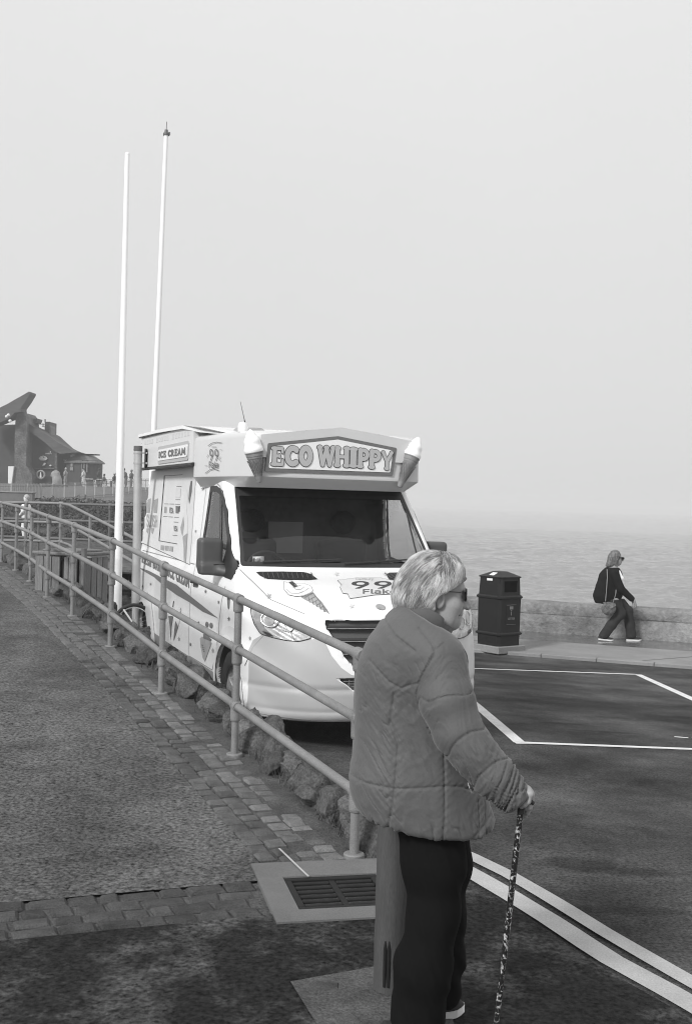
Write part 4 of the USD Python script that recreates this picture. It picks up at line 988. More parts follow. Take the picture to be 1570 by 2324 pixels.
# cab: dashboard, seats, steering wheel
obj('dashboard', surface_nets(lambda P: smin(smax(np.abs(P[..., 1]) - .80, np.abs(P[..., 0] + 1.55) - .42, .1) * 0 + np.maximum(np.maximum(np.abs(P[..., 1]) - .82, np.abs(P[..., 0] + 1.50) - .36), np.abs(P[..., 2] - 1.12) - .20 - .035 * np.sin(P[..., 1] * 7)), ellip(P, (-1.72, -.42, 1.30), (.16, .26, .09)), .06), (-2.0, -.9, .85), (-1.05, .9, 1.46), .03), 'dash', van, smooth=50)
swt = np.linspace(0, 2 * np.pi, 33); sc = np.array([-1.90, -.42, 1.30])
st_ = np.stack([sc[0] - .08 * np.sin(swt) * 1.0, sc[1] + .19 * np.cos(swt), sc[2] + .16 * np.sin(swt)], 1)
obj('steering_wheel', [tube(st_, .014, 8, caps=False), rod(sc + (.2, 0, -.08), sc, .03), box(*sc, .03, .34, .04)], 'dash', van, smooth=50)
def seat_f(y0):
    def f(P):
        q = np.abs(P - np.array([-2.32, y0, 1.22])) - np.array([.05, .19, .30]); b = np.linalg.norm(np.maximum(q, 0), axis=-1) + np.minimum(q.max(-1), 0) - .05
        q = np.abs(P - np.array([-2.1, y0, .86])) - np.array([.2, .2, .05]); c = np.linalg.norm(np.maximum(q, 0), axis=-1) + np.minimum(q.max(-1), 0) - .05
        h = ellip(P, (-2.30, y0, 1.74), (.06, .13, .115))
        return smin(smin(b, c, .05), h, .03)
    return surface_nets(f, (-2.46, y0 - .3, .72), (-1.8, y0 + .3, 1.9), .02)
for y0 in (-.47, .45): obj('seat', seat_f(y0), 'seat_cloth', van, smooth=50)
obj('bulkhead_shelf', box(-2.42, -.1, 1.58, .04, .35, .30), 'van_sill', van)
obj('paper_roll', lathe([(.05, 0), (.05, .12)], 16, (-1.28, -.69, 1.33)), 'sign_panel', van)
tag(obj('drink_can', [lathe([(.02, 0), (.032, .005), (.033, .105), (.027, .115), (.0, .113)], 20, tuple(VO + np.array([-1.22, -.72, 1.325]) @ VM))], 'chrome', smooth=40), 'small bright drinks can on the dashboard behind the windscreen', 'can')

# ---- the upper works: front fascia, side boards, roof
FXF = -1.20
half = [(FXF, 0), (FXF, .45), (FXF - .02, .68), (FXF - .07, .77), (FXF - .18, .825), (-1.75, .90), (-2.36, .985), (-2.52, .99)]
outl = half + [(x, -y) for x, y in half[::-1] if y > 0]
outl = np.array(outl)
def fring(z, dx, k): p = outl.copy(); p[:, 0] = np.where(p[:, 0] > -2.4, p[:, 0] + dx, p[:, 0]); p[:, 1] *= k; return np.column_stack([p, np.full(len(p), z)])
def loftz(rings, c0=True, c1=True):
    n = len(rings[0]); V = np.vstack(rings); Fc = []
    for i in range(len(rings) - 1):
        for j in range(n):
            k = (j + 1) % n; Fc += [(i * n + j, i * n + k, (i + 1) * n + k), (i * n + j, (i + 1) * n + k, (i + 1) * n + j)]
    from shapely.geometry import Polygon as PG
    for ring_, rev, o in ((rings[0], True, 0), (rings[-1], False, (len(rings) - 1) * n)):
        v, f = trimesh.creation.triangulate_polygon(PG(ring_[:, :2]), engine='earcut')
        f = np.asarray(f); V = np.vstack([V, np.column_stack([np.asarray(v)[:, :2], np.full(len(v), ring_[0, 2])])]); f = f + len(V) - len(v)
        Fc += [tuple(q) for q in (f[:, ::-1] if rev else f)]
    m = trimesh.Trimesh(V, np.array(Fc), process=False); m.fix_normals(); return m
obj('fascia', loftz([fring(2.045, -.17, .93), fring(2.06, -.15, .94), fring(2.135, .005, 1.0), fring(2.16, .01, 1.0), fring(2.47, .0, 1.0), fring(2.51, -.02, .985), fring(2.53, -.06, .95)]), 'fascia', van, smooth=28)
gab = Polygon([(-.74, 2.30), (.74, 2.30), (.72, 2.49), (.40, 2.535), (0, 2.585), (-.40, 2.535), (-.72, 2.49)])
def yz(poly, h, x): m = extrude(poly, h); v = m.vertices; return trimesh.Trimesh(np.column_stack([x + v[:, 2], v[:, 0], v[:, 1]]), m.faces, process=False)
obj('fascia_gable', yz(gab, .10, FXF - .085), 'fascia', van)
fx = FXF + .018
def fp(px): q = on_plane(px, 0, fx); return q[:, 1:]
cf = lambda x, y: (552.7 + x * .2692, 942.8 + y * .2692)
fo = Polygon(fp([cf(205, 232), cf(795, 172), cf(1290, 272), cf(1255, 508), cf(180, 470)])).buffer(-.012).buffer(.012)
obj('sign_frame', yz(fo, .016, FXF + .004), 'sign_frame', van)
fi = fo.buffer(-.030).buffer(-.012).buffer(.012)
obj('sign_panel', yz(fi, .006, FXF + .0175), 'sign_panel', van)
# round-serifed show lettering drawn as strokes
def glyph(ch):
    def stroke(*p, w=.115): return LineString(p).buffer(w, cap_style=1)
    def blob(x, y, rx=.17, ry=.10): return aff.scale(Point(x, y).buffer(1), rx, ry)
    def arc(cx, cy, rx, ry, a0, a1, w): 
        a = np.radians(np.linspace(a0, a1, 28)); return LineString(np.stack([cx + rx * np.cos(a), cy + ry * np.sin(a)], 1)).buffer(w)
    def foot(x): return [blob(x, .09), blob(x, .91)]
    G = {
        'E': lambda: [stroke((.22, .1), (.22, .9)), stroke((.2, .91), (.62, .91), w=.09), stroke((.25, .52), (.48, .52), w=.08), stroke((.2, .09), (.64, .09), w=.09), blob(.66, .80, .07, .16), blob(.68, .22, .07, .17), blob(.5, .52, .05, .12), blob(.13, .09, .12, .09), blob(.13, .91, .12, .09)],
        'C': lambda: [arc(.45, .5, .28, .38, 50, 310, .13), blob(.66, .80, .09, .15), blob(.64, .2, .08, .1)],
        'O': lambda: [arc(.45, .5, .27, .37, 0, 360, .145)],
        'W': lambda: [stroke((.12, .9), (.32, .1)), stroke((.32, .1), (.55, .85)), stroke((.55, .85), (.76, .1)), stroke((.76, .1), (.98, .9)), blob(.12, .91), blob(.55, .91), blob(.98, .91)],
        'H': lambda: [stroke((.2, .1), (.2, .9)), stroke((.70, .1), (.70, .9)), stroke((.2, .5), (.7, .5), w=.08)] + foot(.2) + foot(.7),
        'I': lambda: [stroke((.2, .1), (.2, .9))] + foot(.2),
        'P': lambda: [stroke((.2, .1), (.2, .9)), arc(.36, .68, .22, .22, -100, 100, .10), stroke((.2, .9), (.36, .9), w=.09), stroke((.2, .47), (.36, .47), w=.08), blob(.2, .09)],
        'Y': lambda: [stroke((.42, .1), (.42, .5)), stroke((.42, .45), (.12, .88), w=.10), stroke((.42, .45), (.74, .88), w=.10), blob(.12, .91, .13, .09), blob(.76, .91, .13, .09), blob(.42, .09)],
        'R': lambda: [stroke((.2, .1), (.2, .9)), arc(.36, .70, .2, .2, -100, 100, .10), stroke((.2, .9), (.36, .9), w=.09), stroke((.3, .5), (.62, .1), w=.10), blob(.2, .09, .14), blob(.66, .09, .12)],
        'A': lambda: [stroke((.14, .1), (.42, .9), w=.10), stroke((.42, .9), (.70, .1)), stroke((.25, .34), (.6, .34), w=.07), blob(.13, .09, .13), blob(.72, .09, .15)],
        'M': lambda: [stroke((.15, .1), (.2, .9), w=.10), stroke((.2, .88), (.5, .3), w=.10), stroke((.5, .3), (.8, .88), w=.10), stroke((.8, .9), (.85, .1)), blob(.14, .09, .13), blob(.86, .09, .15)],
        'F': lambda: [stroke((.2, .1), (.2, .9)), stroke((.2, .91), (.6, .91), w=.09), stroke((.25, .52), (.46, .52), w=.08), blob(.62, .80, .07, .16), blob(.2, .09)],
        'S': lambda: [arc(.36, .70, .2, .2, 30, 270, .11), arc(.36, .30, .22, .2, 90, -150, .11)],
        'D': lambda: [stroke((.2, .1), (.2, .9)), arc(.3, .5, .34, .38, -90, 90, .12), blob(.16, .09, .12), blob(.16, .91, .12)],
        'L': lambda: [stroke((.2, .1), (.2, .9)), stroke((.2, .09), (.6, .09), w=.09), blob(.64, .2, .07, .16), blob(.2, .91)],
        'U': lambda: [arc(.42, .38, .24, .28, 180, 360, .11), stroke((.18, .4), (.18, .9)), stroke((.66, .4), (.66, .9)), blob(.18, .91), blob(.66, .91)],
    }
    g = unary_union(G[ch]()); return g.buffer(-.012).buffer(.012)
def fit(g, x0, x1, y0, y1):
    a, b, c, d = g.bounds; return aff.translate(aff.scale(aff.translate(g, -a, -b), (x1 - x0) / (c - a), (y1 - y0) / (d - b), origin=(0, 0)), x0, y0)
lt = [('E', 225, 335, 258, 426), ('C', 342, 458, 252, 428), ('O', 460, 576, 250, 428), ('W', 612, 770, 250, 432), ('H', 757, 888, 256, 437), ('I', 882, 955, 265, 440), ('P', 950, 1052, 273, 445), ('P', 1047, 1150, 283, 452), ('Y', 1155, 1254, 297, 462)]
for ch, x0, x1, y0, y1 in lt:
    q = fp([cf(x0, y1), cf(x1, y1), cf(x0, y0), cf(x1, y0)])
    g = fit(glyph(ch), q[0, 0], q[1, 0], (q[0, 1] + q[1, 1]) / 2, (q[2, 1] + q[3, 1]) / 2)
    l0 = obj('letter', yz(g.buffer(.0055), .004, FXF + .0235), 'ink', van); obj('letter_face', yz(g, .004, FXF + .0285), 'letter_grey', l0)
# side boards and roof (a board on each flank, hinged above the serving hatch)
for s in (-1, 1):
    pr = Polygon([(-2.50, 2.275), (-5.20, 2.275), (-5.24, 2.62), (-3.0, 2.62), (-2.50, 2.585)])
    m_ = extrude(pr, .05); v = m_.vertices; b_ = trimesh.Trimesh(np.column_stack([v[:, 0], s * (1.005 - .05) + s * v[:, 2], v[:, 1]]), m_.faces, process=False); b_.fix_normals()
    obj('side_board', b_, 'fascia_light', van)
    obj('board_gutter', box(-3.85, s * 1.002, 2.258, 2.70, .045, .03, 0, .006), 'van_black', van)
obj('roof_box', box(-3.86, 0, 2.43, 2.70, 1.9, .34), 'fascia_light', van)
rp_ = Polygon([(-1.62, 2.515), (-2.3, 2.60), (-2.9, 2.645), (-4.2, 2.665), (-5.32, 2.665), (-5.32, 2.635), (-4.2, 2.632), (-2.9, 2.612), (-2.3, 2.55), (-1.62, 2.49)])
m_ = extrude(rp_, 2.06); v = m_.vertices; rf_ = trimesh.Trimesh(np.column_stack([v[:, 0], v[:, 2] - 1.03, v[:, 1]]), m_.faces, process=False); rf_.fix_normals(); rf_.vertices[:, 1] *= np.interp(rf_.vertices[:, 0], [-2.4, -1.6], [1, .72])
obj('roof', rf_, 'van_white', van)
obj('roof_edge', box(-4.1, -1.012, 2.628, 2.40, .03, .012), 'van_black', van)
obj('roof_vent', loft([[(-1.95 + a * .17, -.62 + b * .16, 2.52) for a, b in ((1, -1), (1, 1), (-1, 1), (-1, -1))], [(-1.95 + a * .08, -.62 + b * .1, 2.59) for a, b in ((1, -1), (1, 1), (-1, 1), (-1, -1))]]), 'print_grey', van)
hq = on_plane([(551, 968)], 0, -1.55)[0]
obj('horn', lathe([(.0, -.05), (.042, -.045), (.045, .0), (.035, .035), (.0, .045)], 20, tuple(hq)), 'van_white', van, smooth=40)
a0_, a1_ = on_plane([(559.5, 974), (545.5, 911)], 0, -1.75); obj('aerial', tube([a0_, a0_ + (a1_ - a0_) * .35, a0_ + (a1_ - a0_) * .36, a1_], [.006, .005, .003, .002], 6), 'van_black', van)
# giant cones on the fascia corners
def giant_cone(top, ringc, tip, X):
    T, Rg, B = on_plane([top, ringc, tip], 0, X); ax = Rg - B; L = np.linalg.norm(ax); Tm = trimesh.geometry.align_vectors((0, 0, 1), ax / L)
    cone = lathe([(.0, -.005), (.02, 0), (.030, .04), (.062, L * .78), (.068, L * .80), (.069, L * .86), (.073, L * .87), (.075, L * .97), (.080, L * .98), (.080, L * 1.01), (.06, L * 1.015)], 28)
    ribs = []
    H = np.linalg.norm(T - Rg)
    zz = np.linspace(0, 1, 30); prof = [(.079 * (1 - q ** 2.1) ** .72 * (1 + .05 * math.sin(q * 15)) + .0005, H * q * .97) for q in zz]
    ice = lathe(prof, 28, (0, 0, L * 1.01))
    c0 = None
    for m_ in (cone, ice): m_.apply_transform(Tm); m_.apply_translation(B)
    c0 = obj('giant_cone', cone, 'wafer', van, smooth=40); obj('whipped_top', ice, 'soft_ice', c0, smooth=60)
    for k in range(16):
        a = k * np.pi / 8
        for sg in (1, -1):
            pth = np.array([((.031 + .041 * q) * math.cos(a + sg * q * 1.2), (.031 + .041 * q) * math.sin(a + sg * q * 1.2), .05 + (L * .76 - .05) * q) for q in np.linspace(0, 1, 8)])
            w_ = tube(pth, .0018, 4); w_.apply_transform(Tm); w_.apply_translation(B); ribs.append(w_)
    tag(obj('wafer_ribs', ribs, 'ink_mid', c0), kind='stuff')
giant_cone((572, 972), (576.5, 1026), (589, 1094), -1.20)
giant_cone((946, 989), (933, 1036), (906, 1105), -1.20)
# ---------------------------------------------------------------- printed graphics on the van (stickers lying on its skin)
def star(cx, cy, r, rot=0.0, sx=1.0): 
    a = np.pi / 2 + np.arange(10) * np.pi / 5 + rot; q = np.where(np.arange(10) % 2 == 0, r, r * .42); return Polygon(np.stack([cx + sx * q * np.cos(a), cy - q * np.sin(a)], 1))
c5 = lambda x, y: (312.1 + x * .2108, 1170.3 + y * .2108)
c4 = lambda x, y: (299.1 + x * .18222, 936.3 + y * .18222)
def P5(*p): return Polygon([c5(*q) for q in p])
def P4(*p): return Polygon([c4(*q) for q in p])
def stick(name, poly, m, off=.004, size=8): return obj(name, patch_px(poly, off, size), m, van)
for x, y, r, m in ((610, 1353, 7.5, 'print_grey'), (764, 1303, 6, 'print_light'), (798, 1376, 7, 'print_light'), (874, 1303, 6, 'print_light'), (700, 1330, 4, 'print_light')):
    stick('star', star(x, y, r, .3), m)
for x, y, r in ((735, 815, 5.5), (875, 930, 5), (1112, 1005, 6.5), (985, 1110, 6), (812, 1450, 6.5), (572, 1385, 5.5), (448, 1325, 5.5), (660, 1148, 4), (257, 880, 4), (142, 735, 4), (57, 760, 4.5), (1212, 1320, 6)):
    stick('star', star(*c5(x, y), r, .1, .55), 'ink_mid' if (x + y) % 3 else 'print_grey')
stick('star', star(*c4(885, 945), 5.5, .2, .7), 'print_grey'); stick('star', star(*c4(797, 1475), 4.5, .2, .6), 'print_grey')
# swoosh along the flank
stick('swoosh', P5((15, 555), (120, 590), (270, 668), (420, 740), (560, 855), (700, 965), (875, 1107), (700, 1030), (560, 930), (420, 850), (275, 745), (180, 660), (60, 590)), 'ink_mid', .004, 7)
# cones printed low on the flank
for q in (((335, 1078), (385, 1085), (368, 1190), (360, 1345), (350, 1190)), ((412, 1130), (440, 1195), (420, 1260), (390, 1350), (400, 1220))): stick('printed_cone', P5(*q), 'ink_mid')
stick('printed_flake', P5((390, 915), (396, 920), (385, 985), (378, 980)), 'ink')
stick('printed_ice', P5((330, 1080), (322, 1040), (345, 1010), (380, 1020), (390, 1080)), 'print_light'); stick('printed_ice', P5((408, 1125), (415, 1010), (450, 975), (472, 1010), (445, 1190)), 'print_light')
stick('printed_flake', P5((452, 1030), (470, 985), (472, 1020), (458, 1050)), 'ink_mid')
stick('printed_cone', P5((968, 890), (998, 888), (990, 990), (982, 1008), (974, 990)), 'ink_mid'); stick('printed_flake', P5((969, 884), (998, 884), (997, 905), (970, 905)), 'ink')
cup = P5((676, 1320), (700, 1300), (780, 1345), (800, 1370), (760, 1480), (728, 1570), (705, 1530), (685, 1420)); stick('printed_cup', cup, 'print_grey')
stick('printed_berry', Polygon([c5(750 + 17 * math.cos(a), 1170 + 30 * math.sin(a)) for a in np.linspace(0, 6.28, 16)]), 'ink_mid'); stick('printed_berry', Polygon([c5(795 + 17 * math.cos(a), 1180 + 30 * math.sin(a)) for a in np.linspace(0, 6.28, 16)]), 'ink_mid')
stick('printed_cup', P5((712, 1270), (765, 1290), (800, 1330), (790, 1350), (715, 1320)), 'ink_mid', .006)
for k in range(4): stick('printed_dash', P5((695 + 6 * k, 1385 + 22 * k), (712 + 6 * k, 1392 + 22 * k), (711 + 6 * k, 1402 + 22 * k), (694 + 6 * k, 1395 + 22 * k)), 'ink_mid', .006)
stick('round_print', P5((905, 1270), (925, 1220), (960, 1193), (1000, 1188), (1050, 1215), (1090, 1265), (1112, 1320), (1080, 1370), (1000, 1340)), 'print_light', .003)
# flank poster with the menu panel; its edges
poster = P4((118, 1620), (140, 735), (815, 690), (800, 800), (745, 1600), (722, 1890)); stick('poster', poster, 'poster', .003, 12)
def bar4(a, b, w): stick('panel_line', LineString([c4(*a), c4(*b)]).buffer(w * .18), 'ink', .006)
bar4((412, 786), (637, 772), 3.2); bar4((412, 786), (345, 1595), 5); bar4((345, 1595), (570, 1634), 4); bar4((130, 1620), (725, 1892), 3.2)
for a, b in (((565, 918), (622, 918)), ((552, 1083), (608, 1083)), ((412, 1135), (463, 1136)), ((478, 1136), (535, 1138)), ((547, 1138), (605, 1140)), ((400, 1290), (452, 1293)), ((464, 1296), (516, 1299)), ((535, 1300), (590, 1304)), ((530, 1361), (585, 1364)), ((517, 1525), (572, 1530))): bar4(a, b, 2.6)
def text4(txt, x0, x1, ytop0, ytop1, ybot0, ybot1, m='ink_mid', bold=True, name='printed_word', off=.006, conv=c4, shear=True):
    """lettering set between the measured corners (x0 left, x1 right; top and bottom edges at each end)"""
    t3 = meshkit.text_mesh(txt, 1.0, .01, bold); v = t3.vertices; keep = np.abs(t3.face_normals[:, 2] - 1) < .01
    u = (v[:, 0] - v[:, 0].min()) / np.ptp(v[:, 0]); w = (v[:, 1] - v[:, 1].min()) / np.ptp(v[:, 1])
    px = np.stack([x0 + (x1 - x0) * u, (ybot0 + (ybot1 - ybot0) * u) * (1 - w) + (ytop0 + (ytop1 - ytop0) * u) * w], 1)
    px = np.stack(conv(px[:, 0], px[:, 1]), 1); p = trace(EYL, px_ray(px)); p = onto(p, off)
    m_ = trimesh.Trimesh(p, t3.faces[keep], process=True); obj(name, m_, m, van)
text4('VISA', 472, 525, 1175, 1185, 1250, 1258); text4('VISA', 528, 577, 1405, 1412, 1475, 1482)
stick('card_mark', P4((553, 1160), (592, 1165), (590, 1255), (552, 1250)), 'ink_mid', .006); stick('card_mark', P4((596, 1160), (606, 1162), (602, 1235), (594, 1232)), 'ink', .007); stick('card_mark', P4((412, 1170), (440, 1172), (436, 1250), (408, 1248)), 'print_grey', .006); stick('card_mark', P4((555, 940), (615, 940), (608, 1060), (550, 1060)), 'print_light', .006)
for k in range(3): stick('small_print', P4((368 + 55 * k, 1650 + 6 * k), (412 + 55 * k, 1655 + 6 * k), (408 + 55 * k, 1715 + 8 * k), (364 + 55 * k, 1705 + 8 * k)), 'print_grey', .006)
# cone and flake picture on the poster
stick('printed_ice', P4((688, 955), (700, 1000), (690, 1250), (705, 1310), (700, 1500), (640, 1550), (612, 1440), (635, 1290), (660, 1230)), 'print_light', .005)
stick('printed_cone', P4((640, 1545), (700, 1500), (690, 1700), (680, 1870), (655, 1862), (652, 1700)), 'print_grey', .006); stick('printed_shade', P4((614, 1430), (650, 1290), (660, 1400), (640, 1540), (622, 1500)), 'print_grey', .006)
stick('printed_flake', P4((742, 848), (757, 850), (752, 980), (722, 1138), (712, 1070), (725, 930)), 'ink_mid', .006)
# slush cups on the poster
for x in (215, 305): stick('printed_cup', P4((x - 28, 1090), (x + 28, 1065), (x + 14, 1250), (x - 30, 1245)), 'print_grey', .005); stick('printed_cup', P4((x - 26, 1440), (x + 2, 1440), (x - 12, 1505), (x - 30, 1480)) if x < 300 else P4((245, 1435), (285, 1440), (265, 1512), (250, 1495)), 'print_grey', .005)
text4('SLUSH', 190, 322, 1260, 1275, 1430, 1430, 'print_grey', True)
def sticker_word(word, x0, x1, top, bot, m, name, conv, off=.006, gap=.12):
    n = len(word); w = [{'I': .5, 'M': 1.25, 'W': 1.3, ' ': .5}.get(c, 1.0) for c in word]; tot = sum(w) + gap * (n - 1); x = x0
    for c, k in zip(word, w):
        xe = x + (x1 - x0) * k / tot
        if c != ' ':
            g = fit(glyph(c), 0, 1, 0, 1); v, f = flat2(g, .25); xx = x + (xe - x) * v[:, 0]; u = (xx - x0) / (x1 - x0)
            yy = (bot[0] + (bot[1] - bot[0]) * u) * (1 - v[:, 1]) + (top[0] + (top[1] - top[0]) * u) * v[:, 1]
            px = np.stack(conv(xx, yy), 1); p = onto(trace(EYL, px_ray(px)), off); obj(name, trimesh.Trimesh(p, f, process=False), m, van)
        x = xe + (x1 - x0) * gap / tot
sticker_word('FRESH DAIRY', 22, 285, (408, 525), (490, 628), 'ink_mid', 'letter', c5)
sticker_word('ICE CREAM', 330, 560, (535, 612), (655, 782), 'ink_mid', 'letter', c5)
# ICE CREAM board on the side, lettering lying on the board's face
YB = -1.0075
def onboard(px): return on_plane(px, 1, YB)[:, [0, 2]]
def board(poly_px, h, y, m, name, parent=None):
    g = Polygon(onboard(poly_px)) if not hasattr(poly_px, 'area') else poly_px
    m_ = extrude(g, h); v = m_.vertices; q = trimesh.Trimesh(np.column_stack([v[:, 0], y - v[:, 2], v[:, 1]]), m_.faces, process=False); q.fix_normals(); return obj(name, q, m, parent or van)
bo_ = Polygon(onboard([c4(332, 425), c4(716, 345), c4(702, 588), c4(328, 640)])).buffer(-.03).buffer(.03)
board(bo_, .008, YB + .003, 'letter_grey', 'board_frame'); bi_ = bo_.buffer(-.035).buffer(-.02).buffer(.02); board(bi_, .006, YB - .005, 'sign_panel', 'board_panel')
x0_, z0_, x1_, z1_ = bi_.bounds
word = 'ICE CREAM'; w = [{'I': .55, 'M': 1.3, ' ': .45}.get(c, 1.0) for c in word]; tot = sum(w) + .1 * 8; xx = x0_ + .05
for c, k in zip(word, w):
    xe = xx + (x1_ - x0_ - .1) * k / tot
    if c != ' ': board(fit(glyph(c), xx, xe, z0_ + .025, z1_ - .025), .004, YB - .0115, 'ink_mid', 'letter')
    xx = xe + (x1_ - x0_ - .1) * .1 / tot
for k in range(17):                                               # faint line of lettering along the top of the board
    if k in (4, 10): continue
    xa = -5.05 + k * .142
    board(sbox(xa, 2.535 - .004 * (k < 0), xa + .10, 2.585), .003, YB + .003, 'fascia', 'small_print')
# the logo on the fascia's side, between board and front
fsd = lambda px: on_plane(px, 1, -.93)
def fas_side(poly, m, name):
    """lay on the slanting side of the fascia"""
    a, b = np.array([-1.75, -.90]), np.array([-2.36, -.985]); t_ = (b - a) / np.linalg.norm(b - a); nn = np.array([t_[1], -t_[0]]); nn = nn if nn[1] < 0 else -nn
    v, f = flat2(poly, 6); r = px_ray(v); k = ((a - EYL[:2]) @ nn) / (r[:, :2] @ nn); p = EYL + r * k[:, None]; p[:, :2] += nn * .012
    m_ = trimesh.Trimesh(p, f, process=False); obj(name, m_, m, van)
def glyph_px(txt, x0, x1, y0, y1, conv, bold=True):
    t3 = meshkit.text_mesh(txt, 1.0, .01, bold); keep = np.abs(t3.face_normals[:, 2] - 1) < .01
    v = t3.vertices; u = (v[:, 0] - v[:, 0].min()) / np.ptp(v[:, 0]); w = (v[:, 1] - v[:, 1].min()) / np.ptp(v[:, 1])
    q = np.stack(conv(x0 + (x1 - x0) * u, y1 + (y0 - y1) * w), 1); return unary_union([Polygon(q[f]).buffer(.01) for f in t3.faces[keep]])
fas_side(glyph_px('99', 980, 1090, 450, 595, c4, False), 'ink_mid', 'logo_number'); fas_side(glyph_px('Flake', 975, 1092, 605, 690, c4), 'ink_mid', 'logo_word')
for pts in (((965, 410), (1010, 378), (1070, 365), (1132, 375)), ((930, 752), (985, 710), (1035, 697), (1095, 718))): fas_side(LineString([c4(*q) for q in pts]).buffer(.7), 'ink_mid', 'logo_arc')
for pts in (((1090, 570), (1118, 600)), ((1118, 548), (1090, 570)), ((1115, 458), (1135, 462)), ((925, 660), (950, 655)), ((950, 548), (965, 520))): fas_side(LineString([c4(*q) for q in pts]).buffer(.6), 'print_grey', 'logo_arc')
fas_side(glyph_px('Cadbury', 1005, 1065, 412, 435, c4), 'print_grey', 'logo_word')
# bonnet: ice cream cone picture and the banner
cb = lambda x, y: (520.2 + x * .2485, 1332.9 + y * .2485)        # crop 800,2050
def PB(*p): return Polygon([cb(*q) for q in p])
ice_o = Polygon([(645, 1320), (652, 1324), (668, 1325), (690, 1325), (706, 1332), (709, 1340), (706, 1346), (690, 1352), (672, 1354), (655, 1350), (645, 1338)]).buffer(1.5).buffer(-1.5)
stick('printed_ice', ice_o.buffer(.9), 'ink_mid', .003, 6); stick('printed_ice', ice_o, 'sign_panel', .0045, 6)
for pts in ([(650, 1338), (660, 1347), (676, 1348), (692, 1342), (700, 1336)], [(664, 1333), (672, 1339), (684, 1338), (690, 1333)], [(668, 1328), (676, 1331), (683, 1329)]): stick('drawn_line', LineString(pts).buffer(.5), 'print_grey', .006, 6)
stick('printed_flake', Polygon([(655, 1323), (663, 1320), (676, 1331), (668, 1335)]), 'ink', .006, 5)
cone_p = PB((655, 90), (690, 70), (760, 40), (765, 60), (840, 130), (890, 200), (912, 243), (860, 212), (780, 160), (700, 118)); stick('printed_cone', cone_p, 'print_grey', .005, 6)
for k in range(6):
    stick('drawn_line', LineString([cb(690 + 34 * k, 95 + 26 * k), cb(760 + 24 * k, 62 + 28 * k)]).buffer(.6), 'ink_mid', .006, 6)
    if k < 5: stick('drawn_line', LineString([cb(720 + 34 * k, 76 + 26 * k), cb(735 + 34 * k, 140 + 22 * k)]).buffer(.6), 'ink_mid', .006, 6)
stick('drawn_line', LineString([cb(660, 92), cb(765, 55), cb(910, 243)]).buffer(.8), 'ink_mid', .0062, 6)
c2b = lambda x, y: (292.6 + x * .53835, 1300.4 + y * .53835)      # crop 450,2000
ban = Polygon([c2b(*q) for q in ((880, 32), (960, 22), (1060, 22), (1140, 40), (1150, 60), (1130, 88), (1040, 92), (932, 108), (922, 88), (902, 86), (890, 60), (898, 52))])
stick('banner', ban.buffer(.9), 'ink_mid', .003, 8); stick('banner', ban, 'print_light', .0045, 8)
for g_, m_ in ((glyph_px('99', 938, 1108, 36, 68, c2b), 'ink'), (glyph_px('Flake', 985, 1130, 70, 90, c2b), 'ink_mid'), (glyph_px('Cadbury', 955, 1030, 22, 34, c2b, False), 'print_grey')): stick('logo_word', g_, m_, .006, 6)
# ---------------------------------------------------------------- people
mat('skin', 0.27, 0.55, var=0.10, scale=22, fine=0.06, fscale=220, bump=0.25, bscale=150, bdist=0.002)
mat('jacket_grey', 0.086, 0.66, spec=0.25, var=0.06, scale=3, fine=0.05, fscale=300, bump=0.28, bscale=42, bdist=0.006, stretch=(1, 1, .7), sheen=0.15)
mat('jacket_dark', 0.03, 0.7)
mat('trouser_black', 0.006, 0.95, var=0.2, scale=5, spec=0.08)
mat('trouser_dark', 0.028, 0.9, spec=0.15, var=0.3, scale=6, bump=0.4, bscale=20, bdist=0.01)
mat('coat_black', 0.010, 0.9, var=0.15, scale=5, spec=0.1)
mat('shoe_black', 0.012, 0.8)
mat('sole_white', 0.62, 0.6)
mat('lens_black', 0.01, 0.12)
mat('metal_bright', 0.6, 0.25, metal=0.8)
mat('hair_under', 0.20, 0.8, var=0.3, scale=12, stretch=(3, 3, 3))
mat('hair_brown', 0.11, 0.7, var=0.4, scale=30)
def hair_mat(name, col, rnd):
    LOOK[name] = usdkit.material(stage, '/World/Looks/' + name, {'g': ('geometry', {}), 'n': ('noise_texture', {'scale': 38.0, 'detail': 3.0}), 'm': ('map_range', {'from_min': .3, 'from_max': .7, 'to_min': col * (1 - rnd), 'to_max': col * (1 + rnd)}), 'c': ('combine_color', {}), 'p': ('principled_bsdf', {'roughness': .55, 'specular_ior_level': .4})},
        [('g.position', 'n.vector'), ('n.fac', 'm.value'), ('m.result', 'c.r'), ('m.result', 'c.g'), ('m.result', 'c.b'), ('c.color', 'p.base_color')], surface='p.BSDF')
hair_mat('hair_white', 0.36, 0.25); hair_mat('hair_mid', 0.19, 0.3); hair_mat('hair_pale', 0.56, 0.2); hair_mat('hair_fair', 0.11, 0.6)
def join(*ms):
    try:
        r = to_m(ms[0])
        for m_ in ms[1:]: r = r + to_m(m_)
        q = from_m(r)
        if r.status() == m3.Error.NoError and len(q.faces) > len(ms[0].faces) * .4: return q
    except Exception: pass
    return trimesh.util.concatenate(ms)
